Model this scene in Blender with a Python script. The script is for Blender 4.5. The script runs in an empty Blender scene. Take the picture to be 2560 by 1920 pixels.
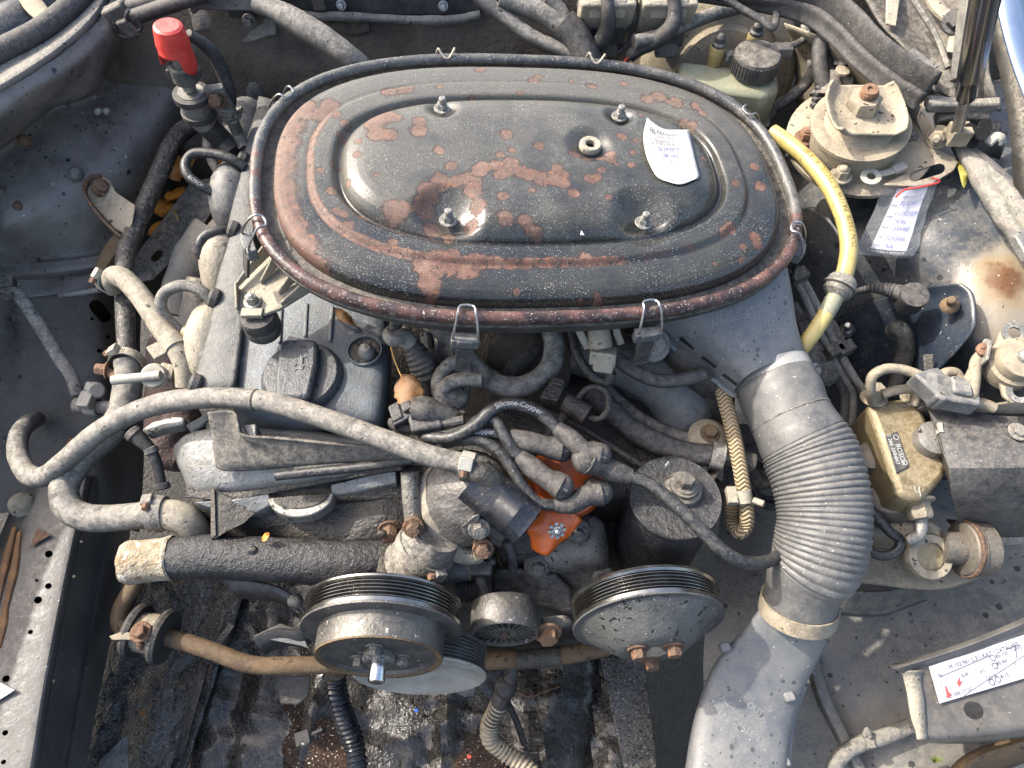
import bpy, bmesh, math, random
from mathutils import Vector, Matrix, Euler, noise
import numpy as np
random.seed(7)
SC = bpy.context.scene
COL = SC.collection
V = Vector
# ------------------------------------------------------------------ camera
Z0 = 0.85                    # height of the air cleaner lid above the ground
CAMH = 0.567                 # camera above the lid
FPX = 1862.0                 # focal length in pixels of a 2560 wide picture
PITCH = math.radians(60)
cam = bpy.data.cameras.new('camera'); camo = bpy.data.objects.new('camera', cam)
COL.objects.link(camo); SC.camera = camo
CAM = V((0, 0, Z0 + CAMH))
camo.location = CAM; camo.rotation_euler = (math.pi/2 - PITCH, 0, 0)
cam.sensor_width = 36; cam.lens = 36*FPX/2560; cam.clip_start = .02; cam.clip_end = 200
# ------------------------------------------------------------------ sky, sun, exposure
SUN = V((-.66, .30, .69)).normalized()      # direction towards the sun
el = math.asin(SUN.z); az = math.atan2(SUN.x, SUN.y)
w = bpy.data.worlds.new('World'); SC.world = w; w.use_nodes = True
nt = w.node_tree; nt.nodes.clear()
sky = nt.nodes.new('ShaderNodeTexSky'); sky.sky_type = 'NISHITA'; sky.sun_disc = False
sky.sun_elevation = el; sky.sun_rotation = az; sky.air_density = 1.0; sky.dust_density = 5.0; sky.ozone_density = .6
bg = nt.nodes.new('ShaderNodeBackground'); bg.inputs['Strength'].default_value = .15
wo = nt.nodes.new('ShaderNodeOutputWorld')
nt.links.new(sky.outputs[0], bg.inputs[0]); nt.links.new(bg.outputs[0], wo.inputs[0])
sun = bpy.data.lights.new('sun', 'SUN'); sun.energy = 2.1; sun.angle = math.radians(.9); sun.color = (1, .95, .87)
suno = bpy.data.objects.new('sun', sun); COL.objects.link(suno)
suno.rotation_euler = SUN.to_track_quat('Z', 'Y').to_euler(); suno.location = CAM + SUN*3
vs = SC.view_settings; vs.view_transform = 'Standard'; vs.look = 'None'; vs.gamma = 1; vs.exposure = 1.72; vs.use_curve_mapping = False
SC.cycles.max_bounces = 6; SC.cycles.diffuse_bounces = 3; SC.cycles.glossy_bounces = 3; SC.cycles.transmission_bounces = 6
SC.cycles.transparent_max_bounces = 8; SC.cycles.caustics_reflective = False; SC.cycles.caustics_refractive = False

# ------------------------------------------------------------------ measuring: a photo pixel plus a real height (or depth) gives a place
FWD = V((0, math.cos(PITCH), -math.sin(PITCH))); UPV = V((0, math.sin(PITCH), math.cos(PITCH)))
def ray(u, v): return FPX*FWD + V((u-1280, 0, 0)) - (v-960)*UPV
def Q(u, v, z):
    d = ray(u, v); return CAM + d*((z-CAMH)/d.z)
def QY(u, v, y):
    d = ray(u, v); return CAM + d*(y/d.y)
def QX(u, v, x):
    d = ray(u, v); return CAM + d*(x/d.x)
def pxm(p): return (p-CAM).dot(FWD)/FPX
def QL(pts): return [Q(*p) for p in pts]

# ------------------------------------------------------------------ mesh helpers
def catmull(pts, sub, closed=False):
    n = len(pts)
    if n < 3 or sub <= 1:
        return list(pts)
    out = []
    rng = n if closed else n-1
    for i in range(rng):
        if closed:
            p0, p1, p2, p3 = (pts[(i+k) % n] for k in (-1, 0, 1, 2))
        else:
            p1, p2 = pts[i], pts[i+1]
            p0 = pts[i-1] if i else p1*2 - p2
            p3 = pts[i+2] if i+2 < n else p2*2 - p1
        for k in range(sub):
            t = k/sub
            out.append(.5*((2*p1) + (p2-p0)*t + (2*p0-5*p1+4*p2-p3)*t*t + (3*p1-p0-3*p2+p3)*t**3))
    if not closed: out.append(pts[-1])
    return out
def frame(ax, ref=None):
    ax = ax.normalized()
    ref = ref or (V((0, 0, 1)) if abs(ax.z) < .9 else V((1, 0, 0)))
    e1 = (ref - ax*ref.dot(ax)).normalized(); e2 = ax.cross(e1)
    return ax, e1, e2
class MB:
    def __init__(s): s.v = []; s.f = []; s.uv = {}
    def add(s, vs, fs):
        o = len(s.v); s.v += [V(p) for p in vs]; s.f += [tuple(i+o for i in f) for f in fs]; return s
    def tube(s, pts, r, n=14, sub=6, closed=False, cap=True, ell=1.0, mod=None, uv=False, ref=None, fine=1):
        """swept tube; r a number or one per control point; ell flattens along the second axis; mod(length)->radius factor"""
        pts = [V(p) for p in pts]
        rs = list(r) if isinstance(r, (list, tuple)) else [r]*len(pts)
        es = list(ell) if isinstance(ell, (list, tuple)) else [ell]*len(pts)
        P = catmull(pts, sub*fine, closed)
        RE = catmull([V((a, b, 0)) for a, b in zip(rs, es)], sub*fine, closed) if len(pts) > 2 else [V((a, b, 0)) for a, b in zip(rs, es)]
        if len(pts) == 2 and (fine > 1 or mod):
            k = 8*fine; P = [pts[0].lerp(pts[1], i/k) for i in range(k+1)]; RE = [RE[0].lerp(RE[1], i/k) for i in range(k+1)]
        m = len(P); T = []
        for i in range(m):
            a = P[(i-1) % m] if (closed or i) else P[i]; b = P[(i+1) % m] if (closed or i < m-1) else P[i]
            d = b-a; T.append(d.normalized() if d.length > 1e-9 else V((0, 0, 1)))
        e1 = frame(T[0], ref)[1]; base = len(s.v); L = 0; cols = n+1 if uv else n
        for i in range(m):
            if i: L += (P[i]-P[i-1]).length
            e1 = (e1 - T[i]*e1.dot(T[i])).normalized(); e2 = T[i].cross(e1)
            rr = RE[i].x*(mod(L) if mod else 1)*(1+.05*noise.noise(P[i]*22+V((3, 1, 7)))+.02*noise.noise(P[i]*90)); el_ = RE[i].y
            for k in range(cols):
                a = 2*math.pi*k/n
                if uv: s.uv[len(s.v)] = (L, k/n)
                s.v.append(P[i] + e1*(math.cos(a)*rr*el_) + e2*(math.sin(a)*rr))
        rows = m if closed else m-1
        for i in range(rows):
            for k in range(n):
                k2 = (k+1) % cols; j = (i+1) % m
                s.f.append((base+i*cols+k, base+i*cols+k2, base+j*cols+k2, base+j*cols+k))
        if cap and not closed:
            s.f.append(tuple(base+k for k in reversed(range(n)))); s.f.append(tuple(base+(m-1)*cols+k for k in range(n)))
        return s
    def lathe(s, prof, o, axis, n=40, ref=None, ell=1.0, cap=True):
        ax, e1, e2 = frame(V(axis), ref); base = len(s.v)
        for r, h in prof:
            for k in range(n):
                a = 2*math.pi*k/n; s.v.append(o + ax*h + e1*(math.cos(a)*r) + e2*(math.sin(a)*r*ell))
        for i in range(len(prof)-1):
            for k in range(n):
                k2 = (k+1) % n; s.f.append((base+i*n+k, base+i*n+k2, base+(i+1)*n+k2, base+(i+1)*n+k))
        if cap:
            if prof[0][0] > 1e-6: s.f.append(tuple(base+k for k in reversed(range(n))))
            if prof[-1][0] > 1e-6: s.f.append(tuple(base+(len(prof)-1)*n+k for k in range(n)))
        return s
    def cyl(s, a, b, r, n=24, r2=None):
        a = V(a); b = V(b); L = (b-a).length; r2 = r if r2 is None else r2; c = min(.0012, r*.15, L*.2)
        return s.lathe([(r-c, 0), (r, c), (r2, L-c), (r2-c, L)], a, b-a, n)
    def box(s, c, ex, ey, ez):
        c = V(c); vs = []
        for x in (-1, 1):
            for y in (-1, 1):
                for z in (-1, 1): vs.append(c + ex*(x*.5) + ey*(y*.5) + ez*(z*.5))
        return s.add(vs, [(0, 1, 3, 2), (4, 6, 7, 5), (0, 4, 5, 1), (2, 3, 7, 6), (0, 2, 6, 4), (1, 5, 7, 3)])
    def bar(s, a, b, w_, h_, up=V((0, 0, 1))):
        a = V(a); b = V(b); ax, e1, e2 = frame(b-a, up); return s.box((a+b)/2, b-a, e2*w_, e1*h_)
    def prism(s, poly, d):
        poly = [V(p) for p in poly]; n = len(poly); d = V(d)
        vs = poly + [p+d for p in poly]
        fs = [tuple(range(n)), tuple(range(2*n-1, n-1, -1))] + [(i+n, (i+1) % n+n, (i+1) % n, i) for i in range(n)]
        return s.add(vs, fs)
    def sheet(s, rows, su=6, sv=6, disp=None, closed=False):
        g = [catmull([V(p) for p in r], su, closed) for r in rows]
        cols = [catmull([r[i] for r in g], sv) for i in range(len(g[0]))]
        nu = len(cols); nv = len(cols[0]); base = len(s.v)
        for i in range(nu):
            for j in range(nv):
                p = cols[i][j]
                if disp: p = p + disp(p)
                s.v.append(p)
        for i in range(nu if closed else nu-1):
            for j in range(nv-1):
                i2 = (i+1) % nu
                s.f.append((base+i*nv+j, base+i2*nv+j, base+i2*nv+j+1, base+i*nv+j+1))
        return s
    def ball(s, c, ex, ey, ez, n=16, m=10):
        c = V(c); base = len(s.v)
        for i in range(1, m):
            t = math.pi*i/m
            for k in range(n):
                a = 2*math.pi*k/n; s.v.append(c + ex*(math.sin(t)*math.cos(a)) + ey*(math.sin(t)*math.sin(a)) + ez*math.cos(t))
        top = len(s.v); s.v.append(c+ez); s.v.append(c-ez)
        for i in range(m-2):
            for k in range(n):
                k2 = (k+1) % n; s.f.append((base+i*n+k, base+(i+1)*n+k, base+(i+1)*n+k2, base+i*n+k2))
        for k in range(n):
            k2 = (k+1) % n; s.f.append((top, base+k, base+k2)); s.f.append((top+1, base+(m-2)*n+k2, base+(m-2)*n+k))
        return s
    def build(s, name, mat, parent=None, smooth=35, bevel=0, solid=0, subd=0, flip=False, tri=False, bool_=None):
        vs = s.v
        lo = V((min(p.x for p in vs), min(p.y for p in vs), min(p.z for p in vs))); hi = V((max(p.x for p in vs), max(p.y for p in vs), max(p.z for p in vs)))
        base = V(((lo.x+hi.x)/2, (lo.y+hi.y)/2, lo.z))
        me = bpy.data.meshes.new(name)
        me.from_pydata([tuple(p-base) for p in vs], [], s.f)
        if s.uv:
            l = me.uv_layers.new(name='UVMap')
            for lp in me.loops: l.data[lp.index].uv = s.uv.get(lp.vertex_index, (0, 0))
        bm = bmesh.new(); bm.from_mesh(me); bmesh.ops.recalc_face_normals(bm, faces=bm.faces)
        if flip: bmesh.ops.reverse_faces(bm, faces=bm.faces)
        bm.to_mesh(me); bm.free()
        for p in me.polygons: p.use_smooth = True
        me.set_sharp_from_angle(angle=math.radians(smooth))
        o = bpy.data.objects.new(name, me); COL.objects.link(o)
        WL[o.name] = base
        if parent is not None:
            o.parent = parent; o.location = base - WL[parent.name]
        else: o.location = base
        if mat: me.materials.append(MAT[mat] if isinstance(mat, str) else mat)
        if solid:
            m = o.modifiers.new('solid', 'SOLIDIFY'); m.thickness = abs(solid); m.offset = -1 if solid > 0 else 1
        if bevel:
            m = o.modifiers.new('bevel', 'BEVEL'); m.width = bevel; m.segments = 2; m.limit_method = 'ANGLE'; m.angle_limit = math.radians(40); m.harden_normals = False
        if subd:
            m = o.modifiers.new('sub', 'SUBSURF'); m.levels = subd; m.render_levels = subd
        return o
WL = {}
def tag(o, label, cat=None, group=None, kind=None):
    if kind: o['kind'] = kind
    if label: o['label'] = label
    if cat: o['category'] = cat
    if group: o['group'] = group
    return o
def struct(o): o['kind'] = 'structure'; return o
def thing(name, label, cat, loc, group=None):
    e = bpy.data.objects.new(name, None); COL.objects.link(e); e.location = loc; e.empty_display_size = .02
    WL[e.name] = V(loc); return tag(e, label, cat, group)
def hexhead(m, c, axis, r, h, washer=True):
    ax, e1, e2 = frame(V(axis)); c = V(c)
    if washer: m.lathe([(r*1.45, 0), (r*1.5, r*.1), (r*1.4, r*.25)], c, ax, 20); c = c + ax*(r*.25)
    m.lathe([(r, 0), (r, h*.8), (r*.85, h)], c, ax, 6, ref=e1+e2*random.uniform(-.5, .5)); return m
def text(m, s_, org, ex, ey, lift, size=1.0, depth=0, shear=0, align='LEFT', fn=None, space=1.0):
    """lettering as thin geometry; ex, ey: world vectors of one letter height"""
    cu = bpy.data.curves.new('t', 'FONT'); cu.body = s_; cu.size = size; cu.align_x = align; cu.shear = shear; cu.resolution_u = 2; cu.space_character = space
    o = bpy.data.objects.new('t', cu); COL.objects.link(o)
    me = bpy.data.meshes.new_from_object(o.evaluated_get(bpy.context.evaluated_depsgraph_get()))
    vs = [p.co.copy() for p in me.vertices]; fs = [tuple(p.vertices) for p in me.polygons]
    bpy.data.objects.remove(o); bpy.data.curves.remove(cu); bpy.data.meshes.remove(me)
    if fn: m.add([fn(p.x, p.y) for p in vs], fs)
    else: m.add([V(org) + ex*p.x + ey*p.y + lift for p in vs], fs)
    return m
def drape(m, o, lift=.0006):
    """lay lettering on the surface below it"""
    from mathutils.bvhtree import BVHTree
    b = WL[o.name]; t = BVHTree.FromPolygons([v_.co+b for v_ in o.data.vertices], [tuple(p.vertices) for p in o.data.polygons]); out = []
    for p in m.v:
        h = t.ray_cast(p+V((0, 0, .08)), V((0, 0, -1))); out.append(V((p.x, p.y, h[0].z+lift)) if h[0] else p)
    m.v = out; return m
def pathfn(P, r, side, start, h, lift=.0004, rot=None):
    """lettering wrapped on a tube that runs along the points P; side: a vector to the face that carries it"""
    P = catmull([V(p) for p in P], 10); L = [0]
    for a, b in zip(P, P[1:]): L.append(L[-1]+(b-a).length)
    def at(l):
        l = max(0, min(L[-1]-1e-6, l))
        for i in range(len(L)-1):
            if L[i+1] >= l: break
        t = (l-L[i])/max(1e-9, L[i+1]-L[i]); return P[i].lerp(P[i+1], t), (P[i+1]-P[i]).normalized()
    def fn(x, y):
        c, t = at(start + x*h); sd = (side - t*side.dot(t)).normalized(); b = t.cross(sd)
        a = (y-.35)*h/r; return c + (sd*math.cos(a) - b*math.sin(a))*(r+lift)
    return fn
# ------------------------------------------------------------------ materials
MAT = {}
def lin(h):
    h = h.lstrip('#'); return tuple((lambda x: x/12.92 if x <= .04045 else ((x+.055)/1.055)**2.4)(int(h[i:i+2], 16)/255) for i in (0, 2, 4)) + (1,)
class NT:
    def __init__(s, name):
        s.m = bpy.data.materials.new(name); s.m.use_nodes = True; s.t = s.m.node_tree; s.t.nodes.clear()
        s.out = s.n('ShaderNodeOutputMaterial'); s.b = s.n('ShaderNodeBsdfPrincipled'); s.l(s.b.outputs[0], s.out.inputs[0])
        s.co = s.n('ShaderNodeTexCoord').outputs['Object']; MAT[name] = s.m
    def n(s, t): return s.t.nodes.new(t)
    def l(s, a, b): s.t.links.new(a, b)
    def set(s, k, v):
        if hasattr(v, 'is_output'): s.l(v, s.b.inputs[k])
        else: s.b.inputs[k].default_value = v
    def noise(s, scale, det=5, rough=.6, co=None, dist=0):
        n = s.n('ShaderNodeTexNoise'); n.inputs['Scale'].default_value = scale; n.inputs['Detail'].default_value = det; n.inputs['Roughness'].default_value = rough; n.inputs['Distortion'].default_value = dist
        s.l(co or s.co, n.inputs['Vector']); return n.outputs['Fac']
    def voro(s, scale, feat='F1', co=None):
        n = s.n('ShaderNodeTexVoronoi'); n.feature = feat; n.inputs['Scale'].default_value = scale; s.l(co or s.co, n.inputs['Vector']); return n.outputs['Distance']
    def ramp(s, x, a, b, ya=0., yb=1.):
        n = s.n('ShaderNodeMapRange'); n.interpolation_type = 'SMOOTHSTEP'; s.l(x, n.inputs[0])
        for i, q in zip((1, 2, 3, 4), (a, b, ya, yb)): n.inputs[i].default_value = q
        return n.outputs[0]
    def mix(s, f, a, b):
        n = s.n('ShaderNodeMix'); n.data_type = 'RGBA'; s.put(n.inputs[0], f); s.put(n.inputs[6], a); s.put(n.inputs[7], b); return n.outputs[2]
    def put(s, sock, v):
        if hasattr(v, 'is_output'): s.l(v, sock)
        else: sock.default_value = v
    def math(s, op, a, b=0., clamp=False):
        n = s.n('ShaderNodeMath'); n.operation = op; n.use_clamp = clamp; s.put(n.inputs[0], a); s.put(n.inputs[1], b); return n.outputs[0]
    def up(s):
        g = s.n('ShaderNodeNewGeometry'); x = s.n('ShaderNodeSeparateXYZ'); s.l(g.outputs['Normal'], x.inputs[0]); return x.outputs[2]
    def bump(s, h, dist, strength=1.):
        n = s.n('ShaderNodeBump'); n.inputs['Distance'].default_value = dist; n.inputs['Strength'].default_value = strength
        s.l(h, n.inputs['Height']); s.l(n.outputs[0], s.b.inputs['Normal']); return n
    def drops(s, scale, frac=.5, lo=.10, hi=.30):
        n = s.n('ShaderNodeTexVoronoi'); n.inputs['Scale'].default_value = scale; s.l(s.co, n.inputs['Vector'])
        x = s.n('ShaderNodeSeparateXYZ'); s.l(n.outputs['Color'], x.inputs[0])
        lim = s.math('MULTIPLY', s.ramp(x.outputs[0], 1-frac, 1., 0., 1.), hi)
        return s.math('LESS_THAN', s.math('ADD', n.outputs['Distance'], s.math('MULTIPLY', s.noise(scale*3, 2), .1)), lim)
    def attr(s, name):
        n = s.n('ShaderNodeAttribute'); n.attribute_name = name; return n.outputs['Fac']
def gm(name, c1, c2=None, rough=.6, metal=0, ns=30, dust=0, dustc='#8d857a', spots=(), bump=.15, bs=260, coat=0, dlow=-.2, nsharp=(.35, .65), spec=.5, wear=None, drops=(), scar=False):
    """dirty surface: base mottling, dust lying on the upper faces, spots (some of them painted glints) and drips, fine relief"""
    m = NT(name); c = lin(c1); c = m.mix(m.ramp(m.noise(ns, 6), *nsharp), c, lin(c2 or c1))
    r = rough
    fine = m.noise(bs, 3, .7)
    if wear:        # (colour, scale, threshold): flaked or worn patches
        wc, wsc, wt = wear; k = m.ramp(m.noise(wsc, 8, .65), wt, wt+.02); c = m.mix(k, c, lin(wc))
    if dust:
        patch = m.noise(ns*1.7+9, 5, .65)
        k = m.math('MULTIPLY', m.ramp(m.math('ADD', m.up(), m.math('MULTIPLY', patch, .9)), .35+dlow, 1.35+dlow), dust)
        k = m.math('MULTIPLY', k, m.ramp(m.noise(ns*3.3+35, 7, .7), .38, .58, .12, 1.))
        k = m.math('MULTIPLY', k, m.ramp(m.noise(bs*1.3, 4, .7), .34, .6, .25, 1.), True)
        dl = lin(dustc); c = m.mix(k, c, (dl[0]*.80, dl[1]*.79, dl[2]*.78, 1)); r = m.math('ADD', rough, m.math('MULTIPLY', k, .9-rough))
    for dc, dsc, df in drops: c = m.mix(m.drops(dsc, df), c, lin(dc))
    if scar:
        p_ = m.math('ADD', m.attr('pale'), m.math('MULTIPLY', m.math('SUBTRACT', m.noise(26, 6, .6), .5), .5)); c = m.mix(m.math('MULTIPLY', m.ramp(p_, .42, .56), .85), c, lin('#7f7768'))
        a_ = m.math('ADD', m.attr('rust'), m.math('MULTIPLY', m.math('SUBTRACT', m.noise(70, 6, .65), .5), .7))
        c = m.mix(m.math('MULTIPLY', m.ramp(a_, .3, .6), .7), c, lin('#7d6a4c')); c = m.mix(m.ramp(a_, .55, .85), c, lin('#5c412a')); c = m.mix(m.ramp(a_, .95, 1.3), c, lin('#754725'))
    for sc, sscale, th in spots:
        th += .025 if sscale > 80 else .01
        k = m.ramp(m.noise(sscale, 2 if sscale > 80 else 6, .5 if sscale > 80 else .65), th, th+(.025 if sscale > 80 else .10)); c = m.mix(k, c, lin(sc))
    m.set('Base Color', c); m.set('Roughness', r); m.set('Metallic', metal); m.set('Specular IOR Level', spec)
    if coat: m.set('Coat Weight', coat); m.set('Coat Roughness', .12)
    if bump:
        h = m.math('ADD', m.math('MULTIPLY', fine, .5), m.noise(ns*2.2, 4)); m.bump(h, .001*bump*4)
    return m
WS = ('#a3a39f', 620, .685)      # fine pale flecks
DS = ('#1c1b1a', 240, .68)      # dark drops
gm('black_plastic', '#2a2b2d', '#3a3a3a', .5, ns=25, dust=.6, dustc='#7c776f', spots=(WS,), bump=.2)
gm('black_dusty', '#34332f', '#4a4843', .7, ns=22, dust=.85, dustc='#8c857a', spots=(WS, DS), bump=.25)
gm('grey_plastic', '#484a4c', '#626464', .5, ns=18, dust=.7, dustc='#9a958b', spots=(WS, ('#3b3c3c', 110, .66)), bump=.2)
gm('rubber', '#242424', '#333231', .65, ns=30, dust=.55, dustc='#77716a', spots=(WS,), bump=.15)
gm('duct_plastic', '#55575a', '#686a6a', .4, ns=7, dust=.45, dustc='#908c83', spots=(('#47494b', 14, .60), ('#c2c0ba', 300, .70), ('#3b3c3c', 45, .66)), drops=(('#484948', 90, .3), ('#3f4040', 170, .3)), bump=.15)
gm('hose_plastic', '#474849', '#605f5c', .44, ns=12, dust=.42, dustc='#8f8b82', spots=(('#3c3d3e', 60, .66), ('#bdbab2', 330, .69)), bump=.12)
gm('rubber_grey', '#403f3c', '#5a5852', .62, ns=16, dust=.85, dustc='#a19b90', spots=(('#34332f', 150, .66), ('#3a3936', 26, .60), WS), bump=.15)
gm('rubber_beige', '#625c51', '#807969', .8, ns=18, dust=.85, dustc='#aea694', spots=(('#48443c', 130, .66), ('#524d44', 24, .61)), bump=.2)
gm('lead_black', '#191a1c', '#242527', .38, ns=40, dust=.4, dustc='#6b6862', spots=(WS,), bump=.12)
gm('pipe_black', '#1c1d1f', '#2c2b29', .45, ns=60, dust=.5, dustc='#7d776c', spots=(('#6f6a60', 160, .6),), bump=.5)
gm('cast_black', '#1f2022', '#2b2c2f', .38, ns=45, dust=.3, dustc='#6d6961', spots=(WS,), bump=.9, bs=420)
gm('oily', '#2a2826', '#3f3b35', .28, ns=40, dust=.22, dustc='#5c564c', bump=1.0, bs=300)
gm('oily_matt', '#2a2825', '#423e37', .45, ns=40, dust=.4, dustc='#69645a', bump=.8, bs=300)
gm('alu', '#75746f', '#94938e', .45, metal=.55, ns=26, dust=.5, dustc='#a69f92', spots=(('#3d3b36', 120, .62), DS), bump=.5)
gm('alu_dark', '#5c5a56', '#7a7871', .5, metal=.35, ns=30, dust=.5, dustc='#8f897d', spots=(('#33312d', 180, .62),), bump=.6)
gm('alu_bright', '#8d8d8a', '#73736f', .42, metal=.4, ns=40, dust=.45, dustc='#a39e92', spots=(('#2e2d2a', 330, .64), ('#55524c', 60, .66)), bump=.4)
gm('steel', '#a3a2a0', '#8a8987', .32, metal=.9, ns=60, spots=(('#5e5a54', 200, .66),), bump=.15)
gm('steel_bright', '#d9d9d9', '#bdbdbd', .18, metal=1, ns=90, bump=.05)
gm('pulley_steel', '#474644', '#625f5b', .42, metal=.45, ns=22, dust=.3, dustc='#8a857a', spots=(('#a8a59c', 150, .66), ('#2a2826', 50, .63), DS), bump=.35)
gm('pulley_face', '#434443', '#5d5d5a', .5, metal=.25, ns=18, dust=.3, dustc='#7f7d76', spots=(('#23221f', 130, .60), ('#1b1a18', 20, .66), ('#9a9890', 260, .66)), bump=.4)
gm('groove_metal', '#75736f', '#979590', .22, metal=.95, ns=20, bump=.08)
gm('zinc', '#b3ab98', '#8f8878', .5, metal=.4, ns=80, dust=.5, dustc='#aaa292', bump=.3)
gm('rust', '#5f4838', '#46352c', .8, ns=60, dust=.35, dustc='#8f7a63', spots=(('#8a5a34', 120, .6),), bump=.7)
gm('rust_bar', '#5f4b33', '#48382a', .75, ns=24, dust=.4, dustc='#8a785c', spots=(('#39322c', 40, .6), ('#75502f', 30, .6), ('#2c2723', 110, .64)), bump=.4)
gm('rust_light', '#7a5a42', '#5f4433', .8, ns=70, dust=.3, dustc='#8a7a68', bump=.7)
gm('wing_dark', '#524f4b', '#75716a', .34, ns=13, dust=.6, dustc='#858078', spots=(DS, ('#a5a39e', 170, .69), ('#5a4c3e', 16, .66)), drops=(('#232425', 75, .3), ('#2a2b2c', 160, .3)), bump=.35, bs=150, dlow=.1, nsharp=(.3, .7))
gm('shelf_dark', '#37342f', '#514d46', .45, ns=14, dust=.5, dustc='#6f6a61', spots=(DS, ('#8f8c86', 200, .70)), drops=(('#1f1e1d', 80, .3),), bump=.4, bs=150)
gm('wing_grey', '#2c3138', '#45484b', .3, ns=10, dust=.4, dustc='#8a8374', spots=(DS, ('#c7c4bb', 260, .70)), drops=(('#262524', 70, .3), ('#2b2a29', 150, .3)), scar=True, bump=.2, bs=200)
gm('wing_floor', '#55534f', '#6d6b66', .55, ns=8, dust=.75, dustc='#938c7e', spots=(DS,), drops=(('#33312e', 55, .45), ('#3a3835', 120, .4)), bump=.25, bs=220)
gm('rail', '#454442', '#585754', .36, ns=12, dust=.5, dustc='#7d7568', spots=(DS, ('#b5aea2', 240, .70)), drops=(('#3b3833', 130, .3),), bump=.2, bs=160, dlow=.25)
gm('pocket_paint', '#232b36', '#2d3744', .2, ns=12, dust=.35, dustc='#6b6354', spots=(('#a5a299', 330, .69),), bump=.1)
gm('gloss_black', '#10141a', '#1a202a', .14, ns=12, dust=.3, dustc='#4c453b', spots=(('#77746c', 330, .69),), bump=.06)
gm('tan_dust', '#766d5f', '#8b826c', .85, ns=16, dust=.85, dustc='#a89c85', spots=(('#57503f', 150, .66),), bump=.35)
gm('tan_steel', '#6e6657', '#8b8270', .7, ns=24, dust=.85, dustc='#aea28a', spots=(('#3f3a31', 100, .64), ('#6e5540', 45, .74)), bump=.35)
gm('insulation', '#4a443c', '#635b51', .95, ns=14, dust=.3, dustc='#7d766a', spots=(('#77716a', 60, .66),), bump=1.2, bs=120)
gm('yellow_hose', '#b3a05e', '#a08e52', .32, ns=30, dust=.5, dustc='#bdb28a', spots=(('#6a5a30', 130, .67), ('#857342', 22, .62)), bump=.1)
gm('orange', '#d2601f', '#b8521a', .38, ns=30, spots=(('#5a3424', 140, .7),), bump=.08, coat=.2)
gm('red', '#d64a40', '#c03a34', .36, ns=40, dust=.6, dustc='#8d7d72', spots=(('#e2b4ad', 300, .7),), bump=.2, dlow=.45)
gm('gold', '#8a7b5d', '#70634a', .4, metal=.4, ns=26, dust=.75, dustc='#a89d82', spots=(('#4a3c22', 70, .64), ('#cdb887', 40, .66)), bump=.3)
gm('abs_dark', '#56514a', '#6b665d', .5, metal=.3, ns=30, dust=.6, dustc='#8c8374', spots=(DS,), bump=.3)
gm('white_plastic', '#9d9b93', '#868379', .55, ns=30, dust=.5, dustc='#a59c8b', bump=.2)
gm('cream', '#8d8677', '#767063', .75, ns=40, dust=.7, dustc='#b0a894', spots=(('#4e4840', 180, .66),), bump=.4)
gm('dirty_white', '#a09d93', '#88857b', .6, metal=.15, ns=36, dust=.4, dustc='#b8b0a0', spots=(('#4a3a2c', 60, .69), DS), bump=.35)
gm('manifold', '#8d8578', '#a59d8e', .8, ns=26, dust=.4, dustc='#aca290', spots=(('#3c261a', 34, .62), ('#5e4030', 22, .66)), bump=.7)
gm('iron_purple', '#4a3a3a', '#5c4843', .7, ns=30, dust=.5, dustc='#80756b', bump=.6)
gm('corroded', '#9a907e', '#85765c', .9, ns=70, spots=(('#7a5636', 60, .58), ('#b5afa4', 90, .6)), bump=1.2, bs=180)
gm('reservoir', '#8f917a', '#7b7e68', .45, ns=14, dust=.55, dustc='#857d68', spots=(('#6b6654', 120, .68),), bump=.1)
MAT['reservoir'].node_tree.nodes['Principled BSDF'].inputs['Subsurface Weight'].default_value = .25
MAT['reservoir'].node_tree.nodes['Principled BSDF'].inputs['Subsurface Radius'].default_value = (.012, .012, .008)
gm('amber', '#8c7c4c', '#73653c', .4, ns=40, dust=.4, bump=.2)
gm('valve_cover', '#434a52', '#566069', .36, ns=20, dust=.5, dustc='#777469', spots=(WS, ('#8f9a9a', 520, .68), ('#11120f', 30, .7)), wear=('#8c9290', 26, .64), bump=.35, bs=520)
gm('valve_cover_plain', '#4a4d4e', '#5e605e', .55, ns=24, dust=.6, dustc='#8a867c', spots=(WS,), bump=.6, bs=500)
gm('cap_black', '#32363a', '#3e4145', .34, ns=40, dust=.4, dustc='#74726c', spots=(('#131416', 170, .62), WS), bump=.3, bs=420)
gm('paper', '#b9b7b2', '#aeaba4', .8, ns=20, spots=(('#a5977c', 22, .62), ('#8d887e', 120, .70)), bump=.15)
gm('ink', '#4a4b55', None, .8, bump=0); gm('ink_blue', '#37478c', None, .8, bump=0); gm('ink_red', '#b8433c', None, .8, bump=0); gm('ink_black', '#17171a', None, .7, bump=0)
gm('print_white', '#b5b6b4', '#a0a09d', .7, ns=200, bump=0); gm('print_brown', '#6f5a30', None, .7, bump=0); gm('emboss', '#8a8b88', '#7f807d', .7, ns=60, bump=0)
gm('leaf', '#7d5a33', '#5f3f20', .6, ns=40, spots=(('#5e3a1c', 140, .66),), bump=.3)
gm('leaf_gold', '#b97b2c', '#8a4f1c', .5, ns=50, bump=.3); gm('stem', '#a88440', None, .6, bump=0)
gm('body_blue', '#5d6f8c', '#6c7c95', .22, metal=.3, ns=12, spots=(DS,), bump=.05, coat=.5)
gm('glass_dark', '#1a2024', '#242b30', .15, ns=6, dust=.25, bump=.05)
gm('white_sticker', '#aeadb3', '#a3a1a8', .45, ns=26, spots=(('#8a8784', 90, .7),), bump=.1)
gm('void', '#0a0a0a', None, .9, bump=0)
gm('tape', '#5b5a57', '#77746d', .8, ns=30, dust=.8, dustc='#9f988a', spots=(('#3c3b38', 120, .66),), bump=.5)
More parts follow.
